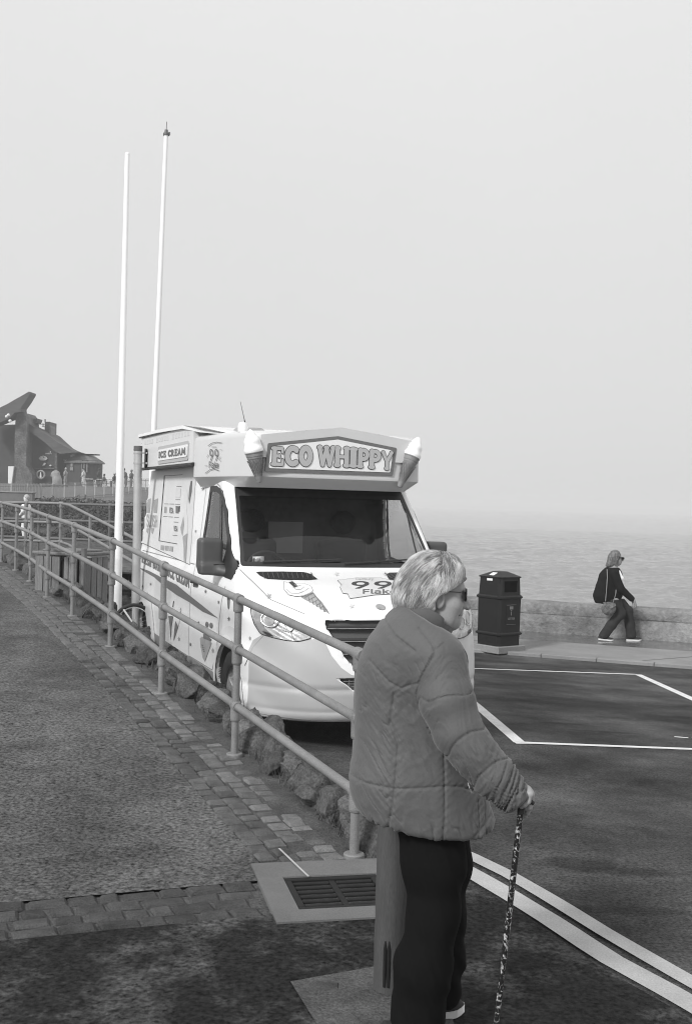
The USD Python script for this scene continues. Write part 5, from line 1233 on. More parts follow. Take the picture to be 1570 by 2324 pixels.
def curves(name, strands, width, material, parent):
    bc = UsdGeom.BasisCurves.Define(stage, numbered(str(parent.GetPath()) + '/' + name))
    bc.CreateTypeAttr('linear'); bc.CreateCurveVertexCountsAttr(Vt.IntArray([len(s) for s in strands]))
    bc.CreatePointsAttr(Vt.Vec3fArray.FromNumpy(np.vstack(strands).astype(np.float32)))
    w = np.concatenate([width * np.array([1 - .75 * (i / (len(s) - 1)) ** 2 for i in range(len(s))]) for s in strands]).astype(np.float32)
    bc.CreateWidthsAttr(Vt.FloatArray.FromNumpy(w)); bc.SetWidthsInterpolation('vertex')
    UsdShade.MaterialBindingAPI.Apply(bc.GetPrim()).Bind(LOOK[material]); return bc.GetPrim()
def bounds_nets(fn, pts, pad, h):
    pts = np.asarray(pts); return surface_nets(fn, pts.min(0) - pad, pts.max(0) + pad, h)
def chain(P, pts, rs, k):
    f = None
    for a, b, ra, rb_ in zip(pts[:-1], pts[1:], rs[:-1], rs[1:]):
        d = capsule(P, a, b, ra, rb_); f = d if f is None else smin(f, d, k)
    return f

# ======== the woman with the stick. World positions are taken from the photograph at her depth
WD = 3.92
G0 = np.array([0.255, WD, float(z_pave(.255, WD))])
woman = thing('person', 'woman with short white hair, grey quilted jacket and black trousers, leaning on a stick', 'person', G0)
def J(cx, cy, dep=WD): return D2W(780 + .2938 * cx, 1235.4 + .2938 * cy, dep) - G0           # from the crop of her upper body, local
def D_(x, y, dep=WD): return D2W(x, y, dep) - G0
KX = .2938 * WD / 2600
def to_c(V):                                                      # local points -> crop coordinates at her mid depth
    o = J(0, 0); ex = (J(1000, 0) - o) / 1000; ez = (J(0, 1000) - o) / 1000
    A = np.array([[ex[0], ez[0]], [ex[2], ez[2]]]); q = np.linalg.solve(A, np.stack([V[..., 0].ravel() - o[0], V[..., 2].ravel() - o[2]])); return q[0].reshape(V.shape[:-1]), q[1].reshape(V.shape[:-1])
row = np.array([(380, 470, 700, .06), (430, 425, 720, .085), (480, 395, 755, .12), (560, 325, 790, .165), (640, 255, 815, .192), (720, 198, 850, .205), (800, 157, 885, .210), (900, 117, 925, .208), (1000, 98, 958, .204), (1100, 92, 985, .20), (1200, 88, 1000, .198), (1300, 90, 1008, .198),
    (1400, 86, 1010, .20), (1500, 84, 1012, .205), (1600, 74, 1020, .212), (1700, 55, 1032, .22), (1800, 45, 1050, .226), (1900, 52, 1085, .23), (2000, 78, 1122, .23), (2100, 112, 1150, .226), (2200, 150, 1165, .22), (2320, 190, 1160, .215)], float)
Lf, Rf, Bf = (Pchip(row[:, 0], row[:, i]) for i in (1, 2, 3))
hemf = lambda cx: np.interp(cx, [60, 100, 180, 330, 450, 600, 720, 870, 1050, 1140, 1170], [1995, 2020, 2050, 2080, 2105, 2135, 2150, 2165, 2175, 2150, 2120])
rowg = np.linspace(380, 2320, 800); Lg, Rg_, Bg = Lf(rowg), Rf(rowg), Bf(rowg)
def torso(P):
    cx, cy = to_c(P); yv = np.clip(cy, 380, 2320)
    l, r, b = np.interp(yv, rowg, Lg), np.interp(yv, rowg, Rg_), np.interp(yv, rowg, Bg)
    a = (r - l) / 2 * KX; xc = (cx - (l + r) / 2) * KX
    k = (np.abs(xc / a) ** 2.35 + np.abs(P[..., 1] / b) ** 2.35 + 1e-9) ** (1 / 2.35)
    f = (k - 1) * np.minimum(a, b) * .8
    f = np.maximum(f, (380 - cy) * KX)
    f = smax(f, (cy - hemf(cx)) * KX, .02)
    # neck opening: a slanting plane from nape to throat
    nline = np.interp(cx, [400, 820], [425, 690]); f = smax(f, (nline - cy) * KX * .84, .012)
    return f
ARM = [J(745, 900, 3.745), J(800, 1220, 3.70), J(885, 1450, 3.675), J(1000, 1605, 3.66), J(1155, 1785, 3.65), J(1318, 1955, 3.645)]
ARM_R = [.083, .084, .076, .071, .064, .052]
ARM2 = [J(700, 900, 4.09), J(720, 1240, 4.15), J(740, 1500, 4.16), J(800, 1750, 4.16), J(870, 1950, 4.15)]
AX = ARM[-1] - ARM[-2]; AX /= np.linalg.norm(AX)
AX2 = ARM2[-1] - ARM2[-2]; AX2 /= np.linalg.norm(AX2)
def jacket(P):
    t_ = torso(P)
    a1 = chain(P, ARM, ARM_R, .03); a1 = np.maximum(a1, (P - ARM[-1]) @ AX - .022)
    a2 = chain(P, ARM2, [.08, .078, .07, .062, .05], .03); a2 = np.maximum(a2, (P - ARM2[-1]) @ AX2 - .02)
    f = smin(t_, a1, .012 + .05 * sm(1250, 850, to_c(P)[1])); f = smin(f, a2, .02)
    return f
jk = surface_nets(jacket, (J(0, 0)[0] - .02, -.40, J(0, 2330)[2]), (J(1460, 0)[0], .36, J(0, 370)[2]), .0075)
_v, _f = trimesh.remesh.subdivide(jk.vertices, jk.faces); _d = jacket(_v[None])[0]; _n = trimesh.Trimesh(_v, _f, process=False).vertex_normals
jk = trimesh.Trimesh(_v - _n * np.clip(_d, -.003, .003)[:, None], _f, process=False)
# ---- quilting, creases and folds, pressed into the cloth along its normals
v = np.array(jk.vertices); N = np.array(trimesh.Trimesh(v, jk.faces, process=False).vertex_normals); cx, cy = to_c(v)
dA = chain(v, ARM, ARM_R, .03); isarm = (dA < .006) & (v[:, 1] < .12)
s_arm = np.zeros(len(v)); best = np.full(len(v), 9.); acc_ = 0
for a, b in zip(ARM[:-1], ARM[1:]):
    L_ = np.linalg.norm(b - a); t_ = np.clip((v - a) @ (b - a) / L_ ** 2, 0, 1); dd = np.linalg.norm(v - a - t_[:, None] * (b - a), axis=1); m_ = dd < best; best = np.where(m_, dd, best); s_arm = np.where(m_, acc_ + t_ * L_, s_arm); acc_ += L_
def groove(d, w, depth): return -depth * np.exp(-(d / w) ** 2)
def seam(pts, w=.0038, depth=.0042, puff=.0010):
    d = LineString(pts); dist = shapely.distance(d, shapely.points(cx, cy)) * KX
    pk = .5 + .5 * np.sin(cy * .11 + cx * .09 + 3 * meshkit.noise(np.stack([cx * .01, cy * .01, 0 * cx], -1)))      # puckers along the stitching
    return groove(dist, w, depth) + puff * np.exp(-((dist - .020) / .014) ** 2) + .0012 * (pk - .5) * np.exp(-(dist / .020) ** 2)
disp = np.zeros(len(v)); tor = ~isarm
for pts in ([(372, 1080), (345, 1300), (400, 1450), (385, 1650), (365, 1850), (330, 2040), (345, 2150)], [(735, 1440), (740, 1700), (738, 2000), (715, 2200)], [(60, 1745), (380, 1768), (730, 1752), (870, 1770), (960, 1820)], [(1000, 1900), (1005, 2060), (990, 2190)],
            [(200, 860), (330, 990), (420, 1040), (560, 985)], [(300, 560), (380, 660), (520, 760)], [(560, 600), (640, 700), (700, 810)], [(1060, 1890), (1055, 2040), (1060, 2260)]):
    disp += np.where(tor, seam(pts), 0)
disp += np.where(tor, seam([(575, 1120), (600, 960), (660, 850), (760, 775), (860, 840)], .005, .007, .003), 0)
for cyc in (.125, .265, .385, .50, .60): disp += np.where(isarm, groove(s_arm - cyc - .012 * np.sin(6 * v[:, 1] * 10), .0040, .0042) + .0010 * np.exp(-((np.abs(s_arm - cyc) - .022) / .016) ** 2), 0)
# slanting pulls in the back panel, running down to the right; cross folds in the forearm; big soft folds everywhere
def ridges(u, w, sx, sy, seed, sharp=2.0):
    n_ = meshkit.fbm(np.stack([u * sx, w * sy, 0 * u + seed], -1), 3, seed=int(seed)); return 1 - np.abs(2 * n_ - 1) ** .8 * sharp
an = math.radians(58); u1 = cx * math.cos(an) + cy * math.sin(an); w1 = -cx * math.sin(an) + cy * math.cos(an)
amp = .0065 * np.exp(-((cx - 270 - .03 * (cy - 1400)) / 150) ** 2) * sm(850, 1150, cy) * (1 - .3 * sm(2000, 2200, cy))
disp += np.where(tor, .45 * amp * ridges(u1, w1, .0045, .020, 3.), 0)
amp2 = .0045 * sm(380, 500, cx) * sm(1180, 1300, cy) * np.exp(-((cy - 1400) / 220) ** 2) + .0045 * np.exp(-((cy - 2110) / 80) ** 2)
disp += np.where(tor, amp2 * ridges(u1, w1, .004, .016, 8.), 0)
disp += np.where(tor, .0025 * ridges(cx, cy, .006, .006, 12., 1.5), 0)
a_ang = np.arctan2(v[:, 1], (v @ np.array([1, 0, 0])) * .7 + v[:, 2] * .7)
fold = ridges(s_arm * 1000 + 160 * np.sin(cx * .008 + cy * .002), cx * .6 - cy * .8, .030, .0035, 21.)
disp += np.where(isarm, (.0016 + .0085 * sm(.34, .50, s_arm) * (1 - .6 * sm(.60, .66, s_arm))) * fold + .004 * np.exp(-((s_arm - .33) / .05) ** 2) * ridges(u1, w1, .004, .022, 31.), 0)
def creases(u, w, sx, sy, seed, width=.05):
    n_ = meshkit.fbm(np.stack([u * sx, w * sy, 0 * u + seed], -1), 2, seed=int(seed)); m_ = meshkit.noise(np.stack([u * sx * 1.3, w * sy * .6, 0 * u + seed + 9], -1)); return -np.exp(-((n_ - .5) / width) ** 2) * sm(.42, .62, m_)
disp += np.where(tor,   .0042 * np.exp(-((cx - 260 - .03 * (cy - 1400)) / 170) ** 2) * sm(800, 1100, cy) * creases(u1, w1, .005, .024, 51, .05), 0)
disp += np.where(tor, .0055 * sm(360, 480, cx) * np.exp(-((cy - 1330) / 230) ** 2) * creases(u1, w1, .005, .022, 57, .05), 0)
disp += np.where(tor, .0050 * np.exp(-((cy - 2090) / 110) ** 2) * creases(cx - cy * .3, cy, .020, .006, 63, .06), 0)
disp += np.where(tor & (cx < 700), .0022 * np.exp(-((cy - 950) / 200) ** 2) * creases(cx * .5 + cy * .85, cx * .85 - cy * .5, .006, .02, 66, .05), 0)
disp += np.where(isarm, (.0012 + .0065 * sm(.30, .45, s_arm)) * creases(s_arm * 1000 + 120 * np.sin(cx * .01), cx * .6 - cy * .8, .045, .006, 71, .07), 0)
disp += np.where(isarm, .003 * np.exp(-((s_arm - .34) / .06) ** 2) * creases(u1, w1, .006, .03, 75, .06), 0)
disp += .0010 * (meshkit.fbm(v * 70, 3) - .5)
disp *= sm(0, .012, np.abs((v - ARM[-1]) @ AX - .022)) * .999
v2 = v + N * disp[:, None]
jacket_mesh = trimesh.Trimesh(v2, jk.faces, process=False)
obj('jacket', jacket_mesh, 'jacket_grey', woman, smooth=True)
# collar band round the neck, standing on the slanting opening
ca, cb_ = J(432, 432), J(815, 690); cm_, ch_ = (ca + cb_) / 2, (cb_ - ca) / 2
cu = ch_ / np.linalg.norm(ch_); cn = np.array([-cu[2], 0, cu[0]]); cn = cn if cn[2] > 0 else -cn
tt = np.linspace(0.10, 2 * np.pi - .10, 64)
rings_ = []
for o, hh in ((0, -.03), (.006, .0), (.004, .022), (-.002, .034), (-.010, .030), (-.013, .0), (-.016, -.03)):
    rings_.append(cm_ + np.outer(np.cos(tt) * (np.linalg.norm(ch_) + o), cu) + np.outer(np.sin(tt) * (.098 + o), (0, 1, 0)) + np.outer(hh + .006 * meshkit.noise(np.stack([tt * 3, tt * 0, tt * 0 + o], 1)) - .012 * (np.cos(tt) > .5), cn))
nr_ = len(tt); Vc = np.vstack(rings_); Fc = [f for i in range(len(rings_) - 1) for j in range(nr_ - 1) for f in ((i * nr_ + j, i * nr_ + j + 1, (i + 1) * nr_ + j + 1), (i * nr_ + j, (i + 1) * nr_ + j + 1, (i + 1) * nr_ + j))]
obj('collar', trimesh.Trimesh(Vc, np.array(Fc), process=False), 'jacket_grey', woman, smooth=60)
zp_ = J(968, 1880, 3.70); obj('zip_pull', [rod(J(958, 1842, 3.705), J(972, 1885, 3.70), .0020, 8), rod(J(975, 1890, 3.70), J(986, 1922, 3.70), .0018, 8)], 'metal_bright', woman, smooth=40)

# ---- trousers and shoes
def trousers(P):
    n_ = chain(P, [D_(975, 1830, 3.85), D_(985, 1960, 3.84), D_(984, 2075, 3.82), D_(958, 2200, 3.82), D_(942, 2335, 3.83)], [.118, .100, .078, .085, .092], .04)
    m_ = chain(P, [D_(990, 1830, 4.0), D_(1002, 1960, 4.02), D_(1003, 2070, 4.04), D_(1003, 2180, 4.06), D_(1003, 2248, 4.07)], [.115, .096, .076, .068, .066], .04)
    hp_ = ellip(P, D_(985, 1800, 3.925), (.155, .19, .14))
    f = smin(smin(n_, hp_, .05), smin(m_, hp_, .05), .012)
    f = np.maximum(f, .022 + .018 * (P[..., 0] > 9) - P[..., 2]); f = np.maximum(f, P[..., 2] - .80)
    return f
tr = surface_nets(trousers, (-.25, -.3, .0), (.35, .36, .84), .010)
v = tr.vertices; N = tr.vertex_normals
fo_ = ridges(v[:, 0] * 1000 + v[:, 2] * 350, v[:, 2] * 1000, .014, .003, 41.); tr.vertices = v + N * (.009 * fo_)[:, None] * (.5 + .7 * sm(.6, .2, v[:, 2]))[:, None]
obj('trousers', tr, 'trouser_black', woman, smooth=True)
def shoe(heel, toe, m_up, m_sole, parent, w=.043, hgt=.075):
    heel, toe = np.asarray(heel, float), np.asarray(toe, float); L_ = np.linalg.norm(toe - heel); d = (toe - heel) / L_; sd = np.array([-d[1], d[0], 0]); zz = np.array([0, 0, 1.])
    n = 18; q = np.linspace(0, 1, n); wid = w * (np.interp(q, [0, .06, .2, .45, .7, .88, .97, 1], [.35, .68, .82, .80, 1.0, .88, .52, .15])); hh = hgt * np.interp(q, [0, .05, .25, .45, .7, .9, 1], [.62, .95, 1.0, .95, .68, .52, .30])
    lift = .012 * sm(.75, 1, q)
    def prof(z0, z1, k, top):
        R_ = []
        for i in range(n):
            c = heel + d * L_ * q[i] + zz * lift[i]; a = np.linspace(0, np.pi, 11) if top else None
            if top: R_.append(np.array([c + sd * wid[i] * .96 * math.cos(x) + zz * (z0 + (hh[i] - z0) * math.sin(x) ** .8) for x in a]))
            else: R_.append(np.array([c + sd * wid[i] * k + zz * z0, c + sd * wid[i] * (k + .03) + zz * z1, c - sd * wid[i] * (k + .03) + zz * z1, c - sd * wid[i] * k + zz * z0]))
        return loft(R_)
    obj('shoe', prof(.022, 0, 1, True), m_up, parent, smooth=60, label=None); obj('sole', prof(0.0, .026, 1.03, False), m_sole, parent, smooth=30)
shoe(D_(905, 2284, 4.08) * (1, 1, 0), D_(1053, 2290, 4.08) * (1, 1, 0) + (0, -.01, 0), 'shoe_black', 'sole_white', woman, .05, .085)
shoe((D_(860, 2300, 3.82)) * (1, 1, 0) + (0, 0, 0), D_(1015, 2300, 3.80) * (1, 1, 0), 'shoe_black', 'sole_white', woman, .05, .085)

# ---- head, neck, hands
K7 = .1657 * WD / 2600
def Hd(hx, hy, y=0.0): p = D2W(877.8 + .1657 * hx, 1235.4 + .1657 * hy, WD) - G0; return p + (0, y, 0)
HO = Hd(700, 700); hx_ = Hd(1700, 700) - HO; hx_ /= np.linalg.norm(hx_)
HT = math.radians(-1.6)
hX = np.array([1.0, 0, 0]) * math.cos(math.radians(3)) + np.array([0, 0, -1.]) * math.sin(math.radians(3)); hZ = np.array([hX[2] * -1, 0, hX[0]]); hY = np.array([0, 1.0, 0])
def hl(P): q = P - HO; return np.stack([q @ hX, q @ hY, q @ hZ], -1)
def head(P):
    q = hl(P); x, y, z = q[..., 0], q[..., 1], q[..., 2]; qa = np.stack([x, np.abs(y), z], -1)
    f = ellip(q, (-.012, 0, .032), (.096, .074, .094))
    f = smin(f, ellip(q, (.028, 0, -.035), (.062, .060, .086)), .03)
    f = smin(f, ellip(q, (.056, 0, -.090), (.026, .030, .022)), .022)                   # chin
    f = smin(f, ellip(qa, (.046, .034, -.026), (.034, .028, .030)), .018)               # cheek
    f = smin(f, ellip(qa, (.022, .044, -.072), (.036, .018, .032)), .02)                # jowl
    f = smin(f, capsule(qa, (.074, 0, .036), (.064, .036, .032), .012, .011), .014)     # brow
    f = smin(f, capsule(q, (.080, 0, .020), (.1035, 0, -.029), .0085, .0130), .008)     # nose
    f = smin(f, ellip(qa, (.084, .011, -.032), (.012, .0085, .008)), .006)
    f = -smin(-f, ellip(qa, (.090, .030, .010), (.014, .016, .012)), .010)              # sockets
    f = smin(f, ellip(qa, (.066, .030, .010), (.0125, .0125, .0125)), .003)             # eyeballs
    f = smin(f, capsule(qa, (.083, 0, -.053), (.072, .020, -.057), .0065, .004), .006)  # lips
    f = smin(f, capsule(qa, (.080, 0, -.065), (.070, .018, -.061), .0075, .004), .006)
    f = -smin(-f, capsule(qa, (.094, 0, -.0585), (.074, .024, -.0605), .0030, .0022), .003)
    f = -smin(-f, capsule(qa, (.086, .022, -.034), (.070, .034, -.066), .0026, .002), .008)  # smile fold
    f = smin(f, ellip(qa, (.0, .074, -.010), (.017, .009, .030)), .006)                 # ear
    f = -smin(-f, ellip(qa, (.004, .083, -.010), (.008, .006, .016)), .004)
    f = smin(f, capsule(P, HO - hZ * .06 - hX * .012, HO - hZ * .15 - hX * .040, .050, .058), .03)
    return f
hb0 = HO - (.16, .12, .19); hb1 = HO + (.15, .12, .17)
hm = surface_nets(head, hb0, hb1, .0042)
def hand(parent_pts, grip):
    pass
# right hand over the handle of the stick
cH = lambda x, y, dep=3.645: D2W(1105.3 + .0828 * x, 1742.5 + .0828 * y, dep) - G0
wr = ARM[-1] + AX * .0
KN = [cH(1175, 730, 3.625), cH(1190, 745, 3.645), cH(1185, 755, 3.665), cH(1165, 770, 3.685)]
def hand_r(P):
    f = capsule(P, wr - AX * .03, cH(1030, 700), .026, .024)
    for k in KN: f = smin(f, capsule(P, cH(1040, 690, 3.65), k, .021, .0125), .010)
    PIP = [cH(1120, 930, 3.622), cH(1195, 945, 3.642), cH(1205, 960, 3.664), cH(1185, 950, 3.688)]
    DIP = [cH(1010, 1030, 3.620), cH(1150, 1090, 3.640), cH(1160, 1100, 3.664), cH(1140, 1080, 3.688)]
    TIP = [cH(935, 1075, 3.622), cH(1075, 1120, 3.642), cH(1090, 1250, 3.664), cH(1040, 1330, 3.684)]
    for a, b, c, d, r in zip(KN, PIP, DIP, TIP, (.0090, .0098, .0098, .0092)):
        f = smin(f, chain(P, [a, b, c, d], [r + .0012, r, r - .0008, r - .002], .003), .0035)
    th = chain(P, [cH(1060, 740, 3.68), cH(1000, 900, 3.70), cH(930, 1040, 3.695)], [.0135, .0105, .0085], .004)
    return smin(f, th, .006)
hr = surface_nets(hand_r, cH(800, 450, 3.60) - .02, np.array([cH(1300, 450)[0] + .02, cH(0, 0, 3.74)[1], cH(0, 430)[2] + .01]) if False else cH(1330, 400, 3.74) + .01, .0028) if False else None
pts_h = np.array([wr - AX * .05, *KN, cH(935, 1075, 3.60), cH(1040, 1380, 3.72), cH(1240, 900, 3.60), cH(900, 1100, 3.72)])
hr = surface_nets(hand_r, pts_h.min(0) - .03, pts_h.max(0) + .03, .0028)
def hand_l(P):
    w2 = ARM2[-1]; f = capsule(P, w2 - AX2 * .03, w2 + AX2 * .03, .026, .024)
    for i in range(4):
        kx = w2 + AX2 * .085 + np.array([.012, -.03 + .02 * i, 0]); f = smin(f, capsule(P, w2 + AX2 * .02, kx, .02, .012), .01)
        d1 = AX2 * .035 + np.array([-.004, 0, -.006]); d2 = AX2 * .02 + np.array([-.02, 0, -.01]); f = smin(f, chain(P, [kx, kx + d1, kx + d1 + d2], [.0095, .0088, .0075], .003), .003)
    return smin(f, chain(P, [w2 + AX2 * .03 + (.01, -.03, 0), w2 + AX2 * .06 + (.03, -.045, 0), w2 + AX2 * .09 + (.035, -.04, -.01)], [.013, .0105, .009], .004), .006)
hlm = surface_nets(hand_l, ARM2[-1] - .13, ARM2[-1] + .15, .005)
def inner(P):
    f = capsule(P, HO - hZ * .12 - hX * .03, J(500, 900), .052, .12); f = smin(f, capsule(P, J(500, 900), D_(980, 1800, 3.925), .13, .13), .05)
    f = smin(f, chain(P, ARM, [.05, .048, .042, .04, .036, .030], .02), .02); f = smin(f, chain(P, ARM2, [.05, .048, .042, .036, .030], .02), .02)
    f = smin(f, chain(P, [D_(975, 1830, 3.85), D_(984, 2075, 3.82), D_(942, 2335, 3.83), D_(990, 2390, 3.82)], [.085, .055, .040, .03], .03), .02); f = smin(f, chain(P, [D_(990, 1830, 4.0), D_(1003, 2070, 4.04), D_(1000, 2230, 4.07), D_(1020, 2270, 4.07)], [.085, .055, .040, .03], .03), .02)
    return np.maximum(f, .03 - P[..., 2])
im = surface_nets(inner, (J(60, 0)[0], -.32, .0), (J(1380, 0)[0], .32, HO[2]), .014)
obj('body', join(im, hm, hr, hlm), 'skin', woman, smooth=True)
# spectacles
gx = .092
for s in (-1, 1):
    a_ = np.linspace(0, 2 * np.pi, 28); ring_ = np.stack([gx - .10 * (np.abs(s * .031 + .027 * np.cos(a_)) * 1) ** 2 * 4, s * .031 + .027 * np.cos(a_), .010 + .0215 * np.sin(a_) - .002 * np.cos(a_ * 2)], 1)
    toW_ = lambda q: HO + q[:, :1] * hX + q[:, 1:2] * hY + q[:, 2:] * hZ
    rw = toW_(ring_); cwv = toW_(ring_.mean(0, keepdims=True)); th_ = .0012
    Vl = np.vstack([rw + hX * th_, rw - hX * th_, cwv + hX * (th_ + .003), cwv - hX * (th_ - .003)]); n = 28
    Fl = [f for j in range(n) for f in ((j, (j + 1) % n, 2 * n), (n + (j + 1) % n, n + j, 2 * n + 1), (j, n + j, n + (j + 1) % n), (j, n + (j + 1) % n, (j + 1) % n))]
    obj('lens', trimesh.Trimesh(Vl, np.array(Fl), process=False), 'lens_black', woman, smooth=40); obj('lens_rim', tube(np.vstack([rw, rw[:1]]), .0022, 6), 'lens_black', woman, smooth=40)
    arm_ = toW_(np.array([(gx - .022, s * .060, .022), (.07, s * .072, .022), (.03, s * .079, .022), (-.01, s * .080, .020), (-.03, s * .078, .006)])); obj('spectacle_arm', tube(arm_, .0016, 6), 'lens_black', woman, smooth=40)
obj('bridge', tube(toW_(np.array([(gx, -.008, .014), (gx + .004, 0, .017), (gx, .008, .014)])), .0016, 6), 'lens_black', woman)
# hair: a soft cap, then strands combed from the crown
hl_line = [(1062, 330), (1065, 440), (1020, 505), (930, 560), (860, 600), (830, 640), (740, 650), (690, 700), (655, 780), (660, 860), (600, 890), (540, 870), (500, 830)]
def hair_f(P, ex=0.0):
    q = hl(P); x, y, z = q[..., 0], q[..., 1], q[..., 2]
    f = ellip(q, (-.024, 0, .044), (.102 + ex, .086 + ex, .100 + ex))
    f = smin(f, ellip(q, (-.062, 0, -.012), (.086 + ex, .086 + ex, .080 + ex)), .05)
    f = smin(f, ellip(q, (.018, 0, .086), (.048 + ex, .066 + ex, .048 + ex)), .03)
    # face opening: keep hair behind the hairline
    hxv, hyv = 700 + x / K7, 700 - z / K7
    line = np.interp(hyv, [330, 440, 505, 560, 600, 640, 655, 700, 780, 860, 890, 905], [1030, 985, 900, 820, 755, 700, 645, 600, 575, 590, 540, 420])
    side = sm(.02, .05, np.abs(y)); line2 = np.interp(hyv, [330, 400, 470, 520, 900], [1060, 1040, 980, 760, 560]); ln = line * side + line2 * (1 - side)
    f = smax(f, (hxv - ln) * K7 * .7, .008)
    f = smax(f, -.088 - z - .25 * (x + .07), .012)
    return f
hc = surface_nets(lambda P: hair_f(P, -.004), hb0 - .02, hb1 + .02, .0055)
v = hc.vertices; N = hc.vertex_normals; q = hl(v)
flow = np.arctan2(q[:, 2] - .10, q[:, 0] + .01); hc.vertices = v + N * (.0035 * (meshkit.fbm(np.stack([flow * 16, q[:, 1] * 45, np.linalg.norm(q, axis=1) * 10], 1), 3) - .5))[:, None]
obj('hair', hc, 'hair_under', woman, smooth=True)
hg = np.random.default_rng(3); tri_a = hc.area_faces; pick_ = hg.choice(len(hc.faces), 15000, p=tri_a / tri_a.sum()); bb_ = hg.dirichlet((1, 1, 1), 15000)
root = (hc.vertices[hc.faces[pick_]] * bb_[..., None]).sum(1); nrm = hc.face_normals[pick_]
crown = HO + hX * (.005) + hZ * .150
strands = []
cur = root.copy(); path = [cur.copy()]
crown = crown + np.outer(hg.normal(0, .022, len(root)), hX) + np.outer(hg.normal(0, .018, len(root)), hY); lump = meshkit.fbm((root - HO) * 42, 2); jit = hg.normal(0, .13, root.shape); tiplift = hg.random(len(root))
for st_i in range(7):
    tg = cur - crown; ql = hl(cur)
    tg = tg + np.outer(np.where(ql[:, 0] < .0, -.05, .02) * (ql[:, 2] > .02), hX) + np.outer(-.035 - .06 * (ql[:, 2] < .03), hZ)
    g_ = vgrad(cur, lambda A: hair_f(A[None])[0] if A.ndim == 2 else hair_f(A), .003)
    tg = tg - (tg * g_).sum(1, keepdims=True) * g_; tg /= np.linalg.norm(tg, axis=1, keepdims=True) + 1e-9
    sw = np.stack([np.cos(lump * 14 + st_i * .3), np.sin(lump * 17), np.sin(lump * 11 + 1)], 1) * .16 + jit * (1 + .25 * math.sin(st_i * 1.3))
    cur = cur + (tg + sw) * .0105; d_ = hair_f(cur[None])[0]; cur = cur - g_ * np.clip(d_ - (.002 + (.0035 + .016 * (tiplift < .07)) * tiplift ** .5 * math.sin(st_i / 6 * 2.6) + .007 * (lump > .55) + .004 * (lump < .44)), -.01, .012)[:, None]
    path.append(cur.copy())
path = np.stack(path, 1)
keep = hair_f(path[:, 4][None])[0] < .02
strands = [p for p, k in zip(path, keep) if k]
# stray wisps over crown and nape
lk = meshkit.fbm((np.array([s_[0] for s_ in strands]) - HO) * np.array([55, 38, 26]), 2) + hg.normal(0, .07, len(strands))
for lo_, hi_, mt_ in ((-9, .44, 'hair_mid'), (.44, .53, 'hair_white'), (.53, 9, 'hair_pale')): curves('hair_strands', [s_ for s_, k in zip(strands, lk) if lo_ <= k < hi_], .0012, mt_, woman)
# ---- her stick
LOOK['stick_print'] = usdkit.material(stage, '/World/Looks/stick_print', {'t': ('geometry', {}), 'v': ('noise_texture', {'scale': 62.0, 'detail': 3.0, 'roughness': .6, 'distortion': 1.2}), 'r': ('rgb_ramp', {'ramp': [(0.0, (.012,) * 3), (.52, (.014,) * 3), (.58, (.22,) * 3), (.66, (.55,) * 3), (1, (.6,) * 3)]}), 'p': ('principled_bsdf', {'roughness': .25})},
    [('t.position', 'v.vector'), ('v.fac', 'r.fac'), ('r.color', 'p.base_color')], surface='p.BSDF')
st0 = D2W(1181.5, 1838, 3.64); dirs = D2W(1130.5, 2290, 3.70) - st0; st1 = st0 + dirs * ((float(z_pave(.5, 3.7)) + .0 - st0[2]) / dirs[2])
stick_ = thing('walking_stick', 'dark walking stick with a pale flowery print, held upright by the woman', 'walking stick', st1)
obj('shaft', tube([(0, 0, .02), (st0 - st1) * .45, (st0 - st1) * .452, (st0 - st1)], [.0085, .0088, .0098, .0098], 18), 'stick_print', stick_, smooth=40)
top = st0 - st1; obj('collar', tube([top - (0, 0, .012), top + (0, 0, .004)], .0112, 16), 'van_black', stick_, smooth=30)
obj('handle', tube([top + (-.022, 0, .026), top + (-.005, 0, .030), top + (.015, 0, .030), top + (.032, 0, .026), top + (.040, 0, .02)], [.008, .011, .012, .011, .007], 14), 'van_black', stick_, smooth=50)
obj('neck', tube([top, top + (.005, 0, .03)], [.0098, .011], 14), 'van_black', stick_, smooth=40)
obj('ferrule', lathe([(.0, 0), (.014, 0), (.0145, .01), (.011, .04), (.009, .05)], 18), 'rubber', stick_, smooth=40)

